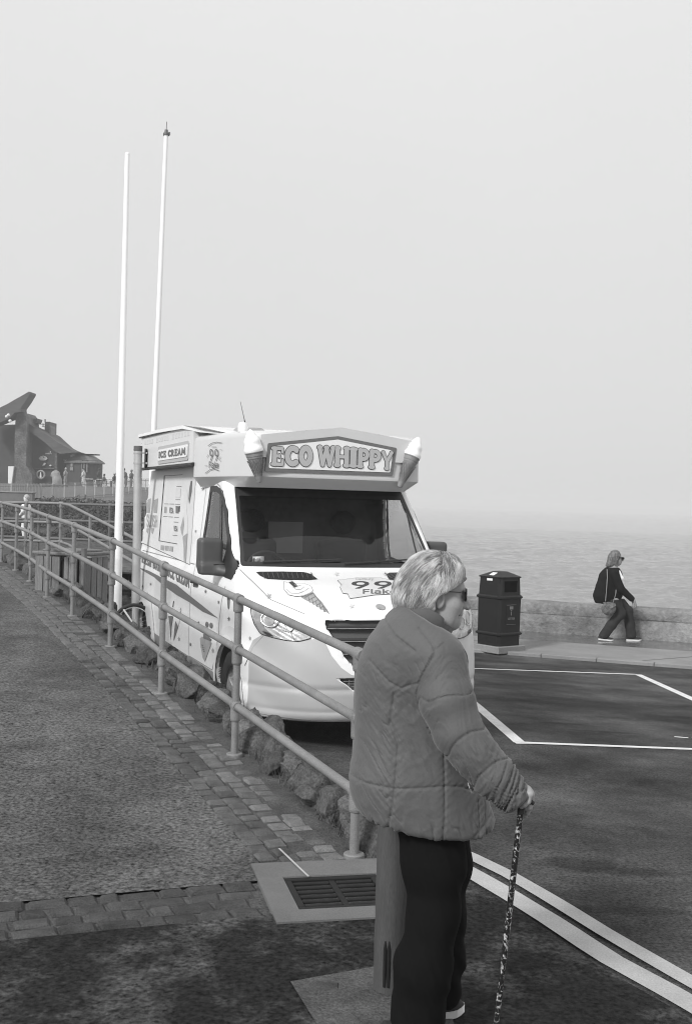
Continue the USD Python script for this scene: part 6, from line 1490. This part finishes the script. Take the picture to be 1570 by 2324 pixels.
# ======== the person walking along the sea wall
PD = 21.35
p2 = D2W(1395, 1462, PD); G2 = np.array([p2[0], PD, float(z_prom(p2[0], PD))])
walker = thing('person', 'long-haired person in dark jacket and jeans striding beside the sea wall', 'person', G2)
K6 = .1063
YO = D2W(1332.9 + K6 * 1000, 1235.4 + K6 * 2150, PD)[2] - G2[2]
def Q(x, y, dy=0.0): p = D2W(1332.9 + K6 * x, 1235.4 + K6 * y, PD) - G2; return p + (0, dy, -YO)
def wbody(P):
    f = ellip(P, Q(610, 360), (.098, .078, .118)); f = smin(f, ellip(P, Q(660, 440), (.062, .055, .085)), .03); f = smin(f, capsule(P, Q(735, 400), Q(752, 425), .012, .014), .02)
    f = smin(f, capsule(P, Q(590, 480), Q(560, 620), .05, .065), .03); f = smin(f, chain(P, [Q(500, 700), Q(430, 1000), Q(480, 1280)], [.13, .13, .13], .05), .05)
    ar = [Q(520, 700, -.18), Q(640, 1000, -.21), Q(880, 1225, -.19)]; f = smin(f, chain(P, ar, [.05, .042, .030], .02), .02)
    for i, (a, b, c) in enumerate((((930, 1250), (950, 1330), (965, 1400)), ((945, 1250), (975, 1330), (990, 1395)), ((920, 1255), (935, 1340), (940, 1430)), ((905, 1260), (915, 1340), (918, 1400)))): f = smin(f, chain(P, [Q(885, 1215, -.19), Q(*a, -.21 + .018 * i), Q(*b, -.21 + .018 * i), Q(*c, -.21 + .018 * i)], [.028, .015, .013, .010], .006), .008)
    f = smin(f, chain(P, [Q(900, 1180, -.17), Q(930, 1240, -.16), Q(960, 1290, -.16)], [.014, .011, .009], .006), .008)
    al = [Q(500, 700, .18), Q(560, 1010, .2), Q(640, 1240, .19), Q(680, 1330, .19)]; f = smin(f, chain(P, al, [.05, .042, .030, .03], .02), .02)
    f = smin(f, chain(P, [Q(560, 1290, -.08), Q(690, 1560, -.08), Q(330, 2010, -.08), Q(420, 2090, -.08)], [.085, .055, .04, .03], .03), .03); f = smin(f, chain(P, [Q(640, 1290, .09), Q(890, 1530, .09), Q(955, 2030, .09), Q(1050, 2090, .09)], [.085, .055, .04, .03], .03), .03)
    return f
wp = np.array([Q(150, 200, -.3), Q(1180, 2160, .3)]); obj('body', surface_nets(wbody, wp.min(0) - .02, wp.max(0) + .02, .014), 'skin', walker, smooth=True)
def wcoat(P):
    f = chain(P, [Q(520, 640), Q(450, 800), Q(400, 1000), Q(350, 1180), Q(360, 1280)], [.13, .175, .185, .19, .17], .05)
    f = smin(f, ellip(P, Q(600, 820), (.13, .17, .22)), .05); f = smin(f, ellip(P, Q(585, 1090), (.15, .16, .2)), .06); f = smin(f, capsule(P, Q(500, 660, -.14), Q(500, 660, .14), .085, .085), .05)
    f = smin(f, chain(P, [Q(520, 700, -.18), Q(640, 1000, -.21), Q(885, 1225, -.19)], [.085, .072, .055], .03), .015)
    f = smin(f, chain(P, [Q(500, 700, .18), Q(560, 1010, .2), Q(640, 1240, .19)], [.082, .07, .055], .03), .02)
    f = smax(f, Q(0, 1330)[2] - P[..., 2], .02); f = smax(f, P[..., 2] - Q(0, 555)[2], .02)
    return f
cm2 = surface_nets(wcoat, wp.min(0) - .05, wp.max(0) + .05, .014); v = cm2.vertices; cm2.vertices = v + cm2.vertex_normals * (.010 * (meshkit.fbm(v * 14, 3) - .5))[:, None]
obj('jacket', cm2, 'coat_black', walker, smooth=True)
sh_ = np.array([Q(640, 680, -.10), Q(665, 690, -.04), Q(735, 880, -.045), Q(720, 945, -.09), Q(670, 850, -.12)]) + (.05, -.16, 0)
obj('shirt', surface_nets(lambda P: chain(P, [Q(650, 640, -.13), Q(690, 800, -.155), Q(722, 920, -.15)], [.012, .034, .02], .02), Q(600, 960, -.25), Q(800, 600, -.05), .009), 'sole_white', walker, smooth=True)
def wtr(P):
    f = chain(P, [Q(540, 1270, -.08), Q(680, 1550, -.08), Q(480, 1800, -.08), Q(325, 2020, -.08)], [.125, .095, .088, .092], .04)
    f = smin(f, chain(P, [Q(640, 1270, .09), Q(885, 1520, .09), Q(925, 1800, .09), Q(955, 2040, .09)], [.125, .092, .088, .092], .04), .01)
    return smax(np.maximum(f, P[..., 2] - Q(0, 1230)[2]), .055 - P[..., 2], .01)
tm = surface_nets(wtr, wp.min(0) - .05, wp.max(0) + .05, .015); v = tm.vertices; tm.vertices = v + tm.vertex_normals * (.012 * (meshkit.fbm(v * 12, 3) - .5))[:, None]; obj('jeans', tm, 'trouser_dark', walker, smooth=True)
shoe(Q(205, 2150, -.08) * (1, 1, 0) + (0, 0, .02), Q(525, 2150, -.08) * (1, 1, 0) + (0, -.02, .0), 'shoe_black', 'sole_white', walker, .055, .10); shoe(Q(850, 2150, .09) * (1, 1, 0), Q(1168, 2150, .09) * (1, 1, 0) + (0, -.02, 0), 'shoe_black', 'sole_white', walker, .055, .10)
def whair(P):
    f = ellip(P, Q(585, 340), (.115, .098, .125)); f = smin(f, chain(P, [Q(520, 400), Q(480, 500), Q(410, 530)], [.085, .07, .025], .03), .04); f = smin(f, chain(P, [Q(590, 420, -.07), Q(580, 520, -.075)], [.035, .022], .02), .03)
    return smax(f, (P[..., 0] - Q(705, 0)[0]) * .9 + np.maximum(0, Q(0, 330)[2] - P[..., 2]) * .6, .012)
hm2 = surface_nets(whair, Q(330, 570, -.2), Q(800, 170, .2), .009); v = hm2.vertices; a_ = v - Q(600, 250); hm2.vertices = v + hm2.vertex_normals * (.022 * (meshkit.fbm(np.stack([v[:, 0] * 75 + v[:, 2] * 20, v[:, 1] * 60, v[:, 2] * 9], 1), 3) - .5))[:, None]
obj('hair', hm2, 'hair_fair', walker, smooth=True)
obj('sunglasses', [ellip_m for ellip_m in [box(*Q(745, 378, s * .033), .05, .05, .045, 0, .012) for s in (-1, 1)]] + [box(*Q(700, 362, s * .075), .08, .008, .014) for s in (-1, 1)], 'lens_black', walker, smooth=30)
# shoulder bag hanging at the hip
bagc = Q(385, 1420, -.25)
bag = thing('shoulder_bag', 'pale textured shoulder bag with flap hanging on long straps from the walker', 'bag', G2 + bagc)
mat('bag_leather', 0.10, 0.7, var=0.9, scale=22, fine=0.4, fscale=90, bump=0.5, bscale=60, bdist=0.01)
obj('pouch', surface_nets(lambda P: ellip(P, (0, 0, -.005), (.135, .055, .125)) , (-.2, -.12, -.2), (.2, .12, .2), .012), 'bag_leather', bag, smooth=True)
fl_ = [(-.115, -.05, .115), (.105, -.05, .10), (.12, -.062, .06), (.02, -.07, -.005), (-.10, -.062, .05)]
obj('flap', trimesh.convex.convex_hull(np.array(fl_ + [(x, y + .02, z) for x, y, z in fl_])), 'bag_leather', bag)
mat('strap', 0.20, 0.6)
for a, b in ((Q(370, 600, -.17), Q(315, 1270, -.26)), (Q(530, 1030, -.28), Q(468, 1300, -.27))):
    m_ = (a + b) / 2 + (0, -.045, 0); obj('strap', tube([a - bagc, (a * .75 + b * .25) + (0, -.05, 0) - bagc, m_ - bagc, b - bagc], .007, 8), 'strap', bag, smooth=40)
# ---------------------------------------------------------------- the headland beyond: bank, fence, visitor building, figures
TP = [22, 28, 40, 48, 54, 66, 90, 115, 160, 400]; TZ = [-.02, .05, .10, .20, .55, 1.42, 2.35, 3.02, 3.05, 3.05]
def z_terr(x, y):
    y = np.asarray(y, float); x = np.asarray(x, float); bump = .5 * (meshkit.fbm(np.stack([x * .35, y * .35, 0 * y], -1), 4) - .5) * sm(30, 34, y) * (1 - sm(62, 66, y))
    return np.interp(y, TP, TZ) + bump
edge = lambda y: -.125 * y
tpoly = Polygon([(-16, 22), (edge(22), 22), (edge(40), 40), (edge(70), 70), (edge(130), 130), (edge(240) - 6, 240), (-150, 240), (-150, 40), (-40, 22)])
def masked(poly, step): return grid_sheet(poly, step, z_terr)
low = tpoly.intersection(sbox(-200, 20, 50, 33)); mid_ = tpoly.intersection(sbox(-200, 33, 50, 66)); hi_ = tpoly.intersection(sbox(-200, 66, 50, 300))
ter = thing('headland', None, None, kind='structure')
obj('hardstanding', masked(low, 0.8), 'asphalt_path', ter, smooth=True); obj('bank', masked(mid_, 0.7), 'bank_green', ter, smooth=True); obj('lawn', masked(hi_, 2.2), 'lawn', ter, smooth=True)
ys = np.concatenate([np.linspace(22, 130, 60), np.linspace(135, 240, 12)]); V = []
for y in ys:
    x = edge(y) - (6 * sm(130, 240, y)); V += [(x, y, float(z_terr(x, y)) + .02), (x + .6 + .4 * math.sin(y), y, -5.2)]
obj('cliff', trimesh.Trimesh(np.array(V), np.array([f for i in range(len(ys) - 1) for f in ((2 * i, 2 * i + 1, 2 * i + 3), (2 * i, 2 * i + 3, 2 * i + 2))]), process=False), 'dark_stone', ter, smooth=True)
# scrub on the bank: leaf clumps, uncountable
mat('scrub_leaf', 0.055, 0.9, var=0.5, scale=1.5, obj_rand=0.2)
gx_ = np.random.default_rng(12); n = 34000
yy = gx_.uniform(47, 65, n); xx = edge(yy) - gx_.uniform(0, 14, n) * (yy / 40); ok = meshkit.fbm(np.stack([xx * .5, yy * .5, 0 * yy], -1), 3) > .42; xx, yy = xx[ok], yy[ok]; n = len(xx)
hh_ = gx_.uniform(.02, .45, n) * (.4 + 1.2 * meshkit.noise(np.stack([xx * .6, yy * .6, 0 * xx + 3], -1))); c = np.column_stack([xx, yy, z_terr(xx, yy) + hh_])
V = (c[:, None] + gx_.normal(0, .075, (n, 3, 3))).reshape(-1, 3); struct('scrub', trimesh.Trimesh(V, np.arange(3 * n).reshape(-1, 3), process=False), 'scrub_leaf', kind='stuff')
# low rock wall with turf on top, behind the flagpole
t = thing('rock_wall', 'low dark rock wall with a turf top behind the nearer flagpole', 'wall')
a, b = D2W(205, 1300, 19.0), D2W(318, 1300, 18.2); rw_ = random.Random(9)
zt_ = D2W(250, 1290, 18.6)[2]
for r_ in range(4):
    q = 0.0
    while q < 1.0:
        w_ = rw_.uniform(.22, .42); p = a + (b - a) * (q + w_ / 2 / 1.0 * .9 / max(.1, np.linalg.norm((b - a)[:2])) * .5); p = a + (b - a) * q
        obj('rock', boulder(np.array([p[0] + rw_.uniform(-.03, .03), p[1] + .12 * r_ * .4, -.05 + (zt_ + .02) * (r_ + .5) / 4]), (w_ * 1.35, .4, zt_ / 4 * 1.45), rw_.uniform(-.3, .3), 700 + r_ * 20 + int(q * 40), 3), 'dark_stone', t, smooth=40); q += w_ / np.linalg.norm((b - a)[:2])
tp_ = box(0, 0, 0, np.linalg.norm((b - a)[:2]) + .3, .9, .10, math.atan2((b - a)[1], (b - a)[0]), .03); tp_.apply_translation(((a + b) / 2 * (1, 1, 0)) + (0.05, .3, zt_)); obj('turf', tp_, 'lawn', t)

# ---- the two railings further off
z0 = lambda p: p
B0, B1, B2 = D2W(20, 1141, 21.5), D2W(139, 1141, 21.5), D2W(150, 1143, 21.2)
hb3 = (1.0, .64, .28)
bx = [D2W(-40, 1140, 21.8), D2W(60, 1140, 21.6), D2W(139, 1142, 21.5)]
railing('far_railing', 'grey tubular railing seen behind the path railing, level along the left', [p[:2] for p in bx], [p[2] - 1.0 for p in bx], hb3, 'rail_paint', .026, sides=10)
sx_ = [D2W(141, 1143, 21.4), D2W(158, 1146, 20.8), D2W(205, 1170, 19.6), D2W(259, 1198, 18.3), D2W(305, 1222, 17.4)]
sr = thing('ramp_handrail', 'grey ramp handrail sloping down to the right behind the flagpole', 'railing')
for h in (0, -.36, -.72): obj('rail', tube([p + (0, 0, h) for p in sx_], .026, 10), 'rail_paint', sr, smooth=40)
for p in (sx_[2], sx_[4]): obj('post', rod(p, p - (0, 0, 1.02), .026, 10), 'rail_paint', sr, smooth=40)
cx_ = [D2W(-20, 1139, 25.5), D2W(89, 1141, 25.0), D2W(250, 1146, 24.4), D2W(330, 1148, 24.0), D2W(420, 1150, 23.6)]
railing('back_railing', 'furthest tubular railing with darker top rail in front of the scrub bank', [p[:2] for p in cx_], [p[2] - 1.12 for p in cx_], (1.12, .76, .36), 'rail_dark', .030, sides=10)

# ---- picket fence along the top of the bank
mat('fence_paint', 0.30, 0.6, var=0.1, scale=3)
mat('picket_grey', 0.16, 0.7)
t = thing('picket_fence', 'long pale metal fence of thin pickets across the lawn below the building', 'fence')
fpx = [(-30, 68), (25, 69), (62, 70), (92, 71.0), (119, 72.2), (146, 73.6), (170, 75), (194, 76.6), (215, 78.4), (236, 80.4), (256, 82.5), (275, 85), (292, 88), (310, 91), (330, 95), (350, 99)]
fp_ = [D2W(x, 1120, d_) for x, d_ in fpx]
for p in fp_:
    zg = float(z_terr(p[0], p[1])); obj('post', box(p[0], p[1], zg + .48, .07, .07, 1.16), 'fence_paint', t)
pk = []
for a, b in zip(fp_[:-1], fp_[1:]):
    za, zb_ = float(z_terr(*a[:2])), float(z_terr(*b[:2])); A3, B3 = np.array([a[0], a[1], za]), np.array([b[0], b[1], zb_])
    for h in (.92, .12): obj('rail', rod(A3 + (0, 0, h), B3 + (0, 0, h), .022, 6), 'picket_grey', t)
    for k in range(1, 9): p = A3 + (B3 - A3) * k / 9; pk.append(box(p[0], p[1], p[2] + .56, .022, .022, 1.08))
tag(obj('pickets', pk, 'picket_grey', t), kind='stuff')

# ---- visitor building: stone pylon, swept upturned roof, round wing
mat('rubble_stone', 0.085, 0.9, var=0.55, scale=1.2, detail=9, fine=0.5, fscale=6, bump=0.8, bscale=5, bdist=0.1)
mat('dark_render', 0.038, 0.9, var=0.3, scale=.5)
mat('roof_slate', 0.050, 0.75, var=0.25, scale=.6, stretch=(.3, .3, 3), fine=0.3, fscale=3)
mat('roof_light', 0.12, 0.8, var=0.25, scale=.8)
mat('window_pane', 0.20, 0.15, var=0.4, scale=1.0)
mat('pale_stone', 0.22, 0.8, var=0.25, scale=3)
mat('banner_white', 0.6, 0.7); mat('sign_light', 0.42, 0.7, var=.3, scale=6)
mat('body_dark', 0.03, 0.9); mat('body_grey', 0.10, 0.9); mat('face_tone', 0.3, 0.7)
BD = 118.0
bq = lambda x, y: D2W(26 + .1905 * x, 871 + .1905 * y, BD)            # from the enlarged view of the building
bg = thing('visitor_building', 'dark stone building with a tall pylon and sweeping upturned roof on the headland', 'building')
def slab(px, y0, depth, m, name, parent=bg, smooth=False):
    """a solid of real depth: outline (in the building's front plane) carried back by depth"""
    P3 = np.array([bq(*p) for p in px]); g = Polygon(P3[:, [0, 2]]).buffer(0); e = extrude(g, depth); v = e.vertices
    q = trimesh.Trimesh(np.column_stack([v[:, 0], BD + y0 + v[:, 2], v[:, 1]]), e.faces, process=False); q.fix_normals(); return obj(name, q, m, parent, smooth)
slab([(105, 360), (140, 345), (190, 350), (225, 400), (235, 470), (228, 700), (222, 980), (250, 1010), (290, 1080), (300, 1240), (80, 1240), (85, 1010), (88, 700), (95, 480)], -1.5, 4.5, 'rubble_stone', 'pylon')
slab([(-200, 480), (100, 470), (100, 1240), (-200, 1240)], 1.0, 10, 'dark_render', 'wall')
slab([(225, 520), (300, 560), (530, 770), (540, 1240), (225, 1240)], .6, 9, 'dark_render', 'wall')
slab([(515, 775), (540, 775), (538, 1040), (512, 1040)], .1, .5, 'rubble_stone', 'corner_post')
rf0 = slab([(-250, 400), (35, 262), (120, 212), (200, 168), (285, 118), (302, 120), (300, 142), (245, 235), (190, 310), (195, 350), (120, 365), (60, 430), (-250, 560)], -2.5, 2.2, 'roof_slate', 'upturned_roof')
slab([(230, 480), (330, 535), (405, 580), (560, 690), (700, 770), (775, 805), (830, 815), (600, 835), (530, 800), (420, 700), (300, 610), (232, 570)], -.8, 3, 'roof_slate', 'swept_roof')
ch = slab([(335, 432), (392, 432), (388, 570), (335, 545)], 2, 3, 'rubble_stone', 'chimney'); slab([(388, 470), (402, 500), (400, 580), (388, 575)], 2.2, 2, 'roof_light', 'chimney_side', bg)
slab([(230, 402), (278, 402), (262, 452), (232, 450)], 1, 2, 'rubble_stone', 'parapet')
for x0_, y0_, x1_, y1_ in ((262, 460, 330, 464), (300, 485, 330, 489), (310, 450, 314, 495), (332, 400, 342, 430)): slab([(x0_, y0_), (x1_, y0_), (x1_, y1_), (x0_, y1_)], 2, .25, 'steel_dark', 'roof_rail')
slab([(540, 790), (640, 830), (640, 1240), (540, 1240)], 2.2, 4, 'jacket_dark', 'recess')
# round wing: cylinder wall and shallow conical roof
wcx, wcz0, wcz1 = bq(845, 0)[0], bq(0, 1245)[2], bq(0, 880)[2]; wr_ = (bq(1062, 0)[0] - bq(630, 0)[0]) / 2
cyl = lathe([(wr_, wcz0), (wr_, wcz1)], 24, (wcx, BD + wr_, 0)); obj('round_wall', cyl, 'dark_render', bg, smooth=False)
zr0, zr1 = bq(0, 905)[2], bq(0, 818)[2]
cone_ = lathe([(wr_ * .9, zr0 - .12), (wr_ * 1.13, zr0 - .10), (wr_ * 1.13, zr0 + .02), (wr_ * .52, zr1), (.01, zr1 + .06)], 24, (wcx, BD + wr_, 0)); rf1 = obj('wing_roof', cone_, 'roof_light', bg)
for k in range(9): xk = 770 + 26 * k; p = bq(xk, 812 + (xk - 770) * .12); obj('ridge_tile', box(p[0], BD + wr_ - .9, zr1 + .06, .85, .25, .14), 'roof_slate', rf1)
def win(x0_, y0_, x1_, y1_, m='window_pane', on_round=True):
    a_, b_ = bq(x0_, y1_), bq(x1_, y0_); cx0 = (a_[0] + b_[0]) / 2; dx = np.clip((cx0 - wcx) / wr_, -.98, .98)
    yw = BD + wr_ - wr_ * math.sqrt(1 - dx ** 2) if on_round else BD + .6; ang_ = math.asin(dx) if on_round else 0
    w_ = (b_[0] - a_[0]) / max(.4, math.cos(ang_)); f_ = obj('window', box(cx0 - (-.04) * math.sin(ang_), yw - .04, (a_[2] + b_[2]) / 2, w_ + .12, .10, b_[2] - a_[2] + .12, ang_), 'dark_render', bg)
    obj('pane', box(cx0, yw - .075, (a_[2] + b_[2]) / 2, w_, .06, b_[2] - a_[2], ang_), m, f_)
for q in ((700, 945, 728, 982), (692, 990, 735, 1026), (834, 910, 843, 1045), (858, 912, 872, 1048), (888, 915, 904, 1050), (982, 925, 1000, 950), (1012, 930, 1032, 955)): win(*q)
slab([(556, 892), (600, 892), (600, 903), (556, 903)], 2.0, .15, 'banner_white', 'strip_light')
# what hangs on the wall: name, eye-shaped and bird-shaped panels, round emblem
sg = bq(388, 832); tx_ = meshkit.text_mesh('seabird', (bq(0, 812)[2] - bq(0, 832)[2]) * .9, .04, True); v = tx_.vertices; kx = (bq(484, 0)[0] - sg[0]) / np.ptp(v[:, 0])
obj('lettering', trimesh.Trimesh(np.column_stack([sg[0] + v[:, 0] * kx, BD + .55 - v[:, 2], sg[2] + v[:, 1]]), tx_.faces, process=False), 'sign_light', bg)
slab([(446, 795), (454, 795), (456, 815), (444, 815)], .45, .12, 'sign_light', 'emblem')
slab([(310, 880), (335, 858), (365, 850), (400, 862), (418, 885), (395, 905), (360, 910), (330, 905)], .4, .15, 'sign_light', 'wall_panel'); slab([(362, 866), (372, 862), (380, 868), (372, 874)], .3, .08, 'jacket_dark', 'wall_panel')
slab([(355, 968), (375, 935), (400, 940), (385, 965), (362, 972)], .4, .15, 'sign_light', 'wall_panel'); slab([(435, 965), (455, 958), (470, 968), (448, 978)], .4, .15, 'sign_light', 'wall_panel')
slab([(262, 1000), (500, 1000), (500, 1010), (262, 1010)], .3, .3, 'rubble_stone', 'sill_band')
ec = bq(355, 1080); re_ = (bq(412, 0)[0] - bq(300, 0)[0]) / 2; aa2 = np.linspace(0, 2 * np.pi, 33)
obj('round_emblem', tube(np.stack([ec[0] + re_ * .82 * np.cos(aa2), 0 * aa2 + BD - .2, ec[2] + re_ * .82 * np.sin(aa2)], 1), re_ * .2, 8, caps=False), 'pale_stone', bg, smooth=True)
slab([(342, 1110), (347, 1060), (350, 1046), (356, 1046), (358, 1062), (362, 1105), (352, 1122)], -.2, .3, 'banner_white', 'emblem_figure')
slab([(20, 985), (88, 985), (60, 1190), (20, 1200)], -1.8, .3, 'banner_white', 'white_banner')
for k, (x, y) in enumerate(((45, 412), (70, 396), (92, 465))): obj('lamp', trimesh.creation.icosphere(subdivisions=2, radius=.16).apply_translation(bq(x, y) + (0, -3 - k * .1, 0)), 'banner_white', bg, smooth=True)
# sculpture of a bird standing before the building
bs = thing('bird_sculpture', 'large pale stone sculpture of a seabird facing left before the building', 'sculpture', (0, 0, 0))
SD = 104.0; bz = lambda x, y: D2W(26 + .1905 * x, 871 + .1905 * y, SD); u_ = .1905 * SD / 2600
def bird(P):
    f = chain(P, [bz(530, 1075), bz(545, 1150), bz(540, 1240)], [46 * u_, 48 * u_, 58 * u_], .3); f = smin(f, ellip(P, bz(520, 1075), (46 * u_, 34 * u_, 34 * u_)), .2); f = smin(f, chain(P, [bz(500, 1080), bz(470, 1096)], [18 * u_, 6 * u_], .1), .12)
    f = smin(f, chain(P, [bz(530, 1245), bz(470, 1250), bz(400, 1255)], [20 * u_, 14 * u_, 8 * u_], .2), .15); return f
bb2 = np.array([bz(380, 1040), bz(610, 1300)]); obj('figure', surface_nets(bird, bb2.min(0) - (.2, .9, .2), bb2.max(0) + (.2, .9, .2), .10), 'pale_stone', bs, smooth=True)
g_ = bz(520, 1270); obj('plinth', box(g_[0], SD, float(z_terr(g_[0], SD)) + .1, 2.0, 1.6, max(.3, 2 * (g_[2] - float(z_terr(g_[0], SD)))), 0, .05), 'rubble_stone', bs)
# pale wall panel low at the left
pw = D2W(-30, 1142, 60.0); pe = D2W(77, 1120, 60.0); t = thing('low_wall', 'pale low rendered wall at the left edge below the fence', 'wall')
obj('panel', box((pw[0] + pe[0]) / 2, 60, (pw[2] + pe[2]) / 2 - .2, pe[0] - pw[0], .4, pe[2] - pw[2] + .5, 0, .03), 'concrete', t); obj('coping', box((pw[0] + pe[0]) / 2, 60, pe[2] + .06, pe[0] - pw[0] + .1, .5, .08, 0, .02), 'promenade_concrete', t)
# people on the terrace and beside the wall
def small_person(px, depth, height, label, seated=False, top='body_dark', head='face_tone', lean=0.0, group='figures on the terrace'):
    p = D2W(*px, depth); base = np.array([p[0], depth, max(p[2], float(z_terr(p[0], depth)))]); t = thing('person', label, 'person', base, group=group); h = height; s_ = h / 1.7
    hip = .48 * s_ if seated else .88 * s_
    def f(P):
        g = ellip(P, (lean * .9, 0, hip + .72 * s_), (.10 * s_, .10 * s_, .13 * s_)); g = smin(g, chain(P, [(lean * .8, 0, hip + .55 * s_), (lean * .5, 0, hip + .35 * s_), (0, 0, hip)], [.08 * s_, .20 * s_, .17 * s_], .05), .05)
        for k in (-1, 1):
            legs = [(0, .08 * k, hip), (-.32 * s_, .1 * k, hip), (-.30 * s_, .1 * k, .05)] if seated else [(0, .09 * k, hip), (.05 * k, .1 * k, .45 * s_), (-.02, .1 * k, .05)]
            g = smin(g, chain(P, legs, [.12 * s_, .09 * s_, .06 * s_], .04), .04); g = smin(g, chain(P, [(lean * .7, .2 * k * s_, hip + .48 * s_), (-.05, .26 * k * s_, hip + .2 * s_), (-.18, .18 * k * s_, hip + .06 * s_)], [.07 * s_, .06 * s_, .045 * s_], .03), .04)
        return g
    m_ = surface_nets(f, (-.7, -.5, -.05), (.7, .5, hip + 1.0 * s_), .045); hd = m_.triangles_center[:, 2] > hip + .60 * s_
    obj('body', trimesh.Trimesh(m_.vertices, m_.faces, process=False), top, t, smooth=True)
    obj('hair', surface_nets(lambda P: smax(ellip(P, (lean * .9 + .02, 0, hip + .76 * s_), (.115 * s_, .115 * s_, .125 * s_)), (hip + .72 * s_) - P[..., 2] - (P[..., 0] - lean * .9) * .8, .02), (-.4, -.3, hip + .4), (.4, .3, hip + 1.0), .04), head, t, smooth=True)
tq = lambda x, y: (26 + .1905 * x, 871 + .1905 * y)
small_person(tq(1038, 1225), 112, 1.75, 'dark figure standing against the right end of the round building wing', top='body_dark', head='body_dark')
small_person(tq(1100, 1225), 108, 1.55, 'grey figure at a terrace table just right of the round wing', True, 'body_grey', 'body_dark')
small_person(tq(1225, 1225), 108, 1.7, 'figure with pale face seated just left of the nearer flagpole', True, 'body_dark', 'hair_white')
small_person(tq(1362, 1235), 106, 1.75, 'stooping figure right of the nearer flagpole on the terrace', False, 'body_grey', 'body_dark', -.25)
small_person(tq(1425, 1235), 110, 1.7, 'slim figure standing furthest right on the terrace before the grey post', False, 'body_grey', 'body_grey')
small_person(tq(640, 1225), 113, 1.7, 'figure with pale top standing left of the round wing window', False, 'pale_stone', 'face_tone')
small_person(tq(855, 1225), 110, 1.7, 'figure with pale jacket and raised arm before the three narrow windows', False, 'sign_light', 'body_dark')
small_person((57, 1222), 46, 1.72, 'white-haired person in pale clothes standing behind the railings at far left', False, 'banner_white', 'hair_white', group=None)
# terrace tables: light frames
for k, (x, y) in enumerate(((940, 1200), (1165, 1205), (1060, 1205))):
    p = D2W(*tq(x, y), 109); zb2 = float(z_terr(p[0], 109)); t = thing('terrace_table', ('pale framed table before the round wing', 'pale framed table at the left of the nearer flagpole', 'pale framed table between the seated terrace figures')[k], 'table', (p[0], 109, zb2), group='terrace tables')
    obj('table_top', box(0, 0, .74, 1.3, .7, .06), 'sign_light', t)
    for sx in (-.55, .55):
        for sy in (-.28, .28): obj('leg', box(sx, sy, .36, .07, .07, .72), 'sign_light', t)
# ---------------------------------------------------------------- sea haze: one closed box of thin air round everything
hz = box(0, 1150, 4.0 - 0.0, 5400, 3100, 1)
zlo, zhi = SEA - 1.2, 12.5
hz = box(0, 1250, (zlo + zhi) / 2, 5600, 2900, zhi - zlo)
LOOK['sea_haze'] = usdkit.material(stage, '/World/Looks/sea_haze', {'v': ('principled_volume', {'color': (1, 1, 1), 'density': HAZE, 'anisotropy': 0.2})}, [], volume='v.volume')
tag(obj('haze', hz, 'sea_haze'), kind='stuff')
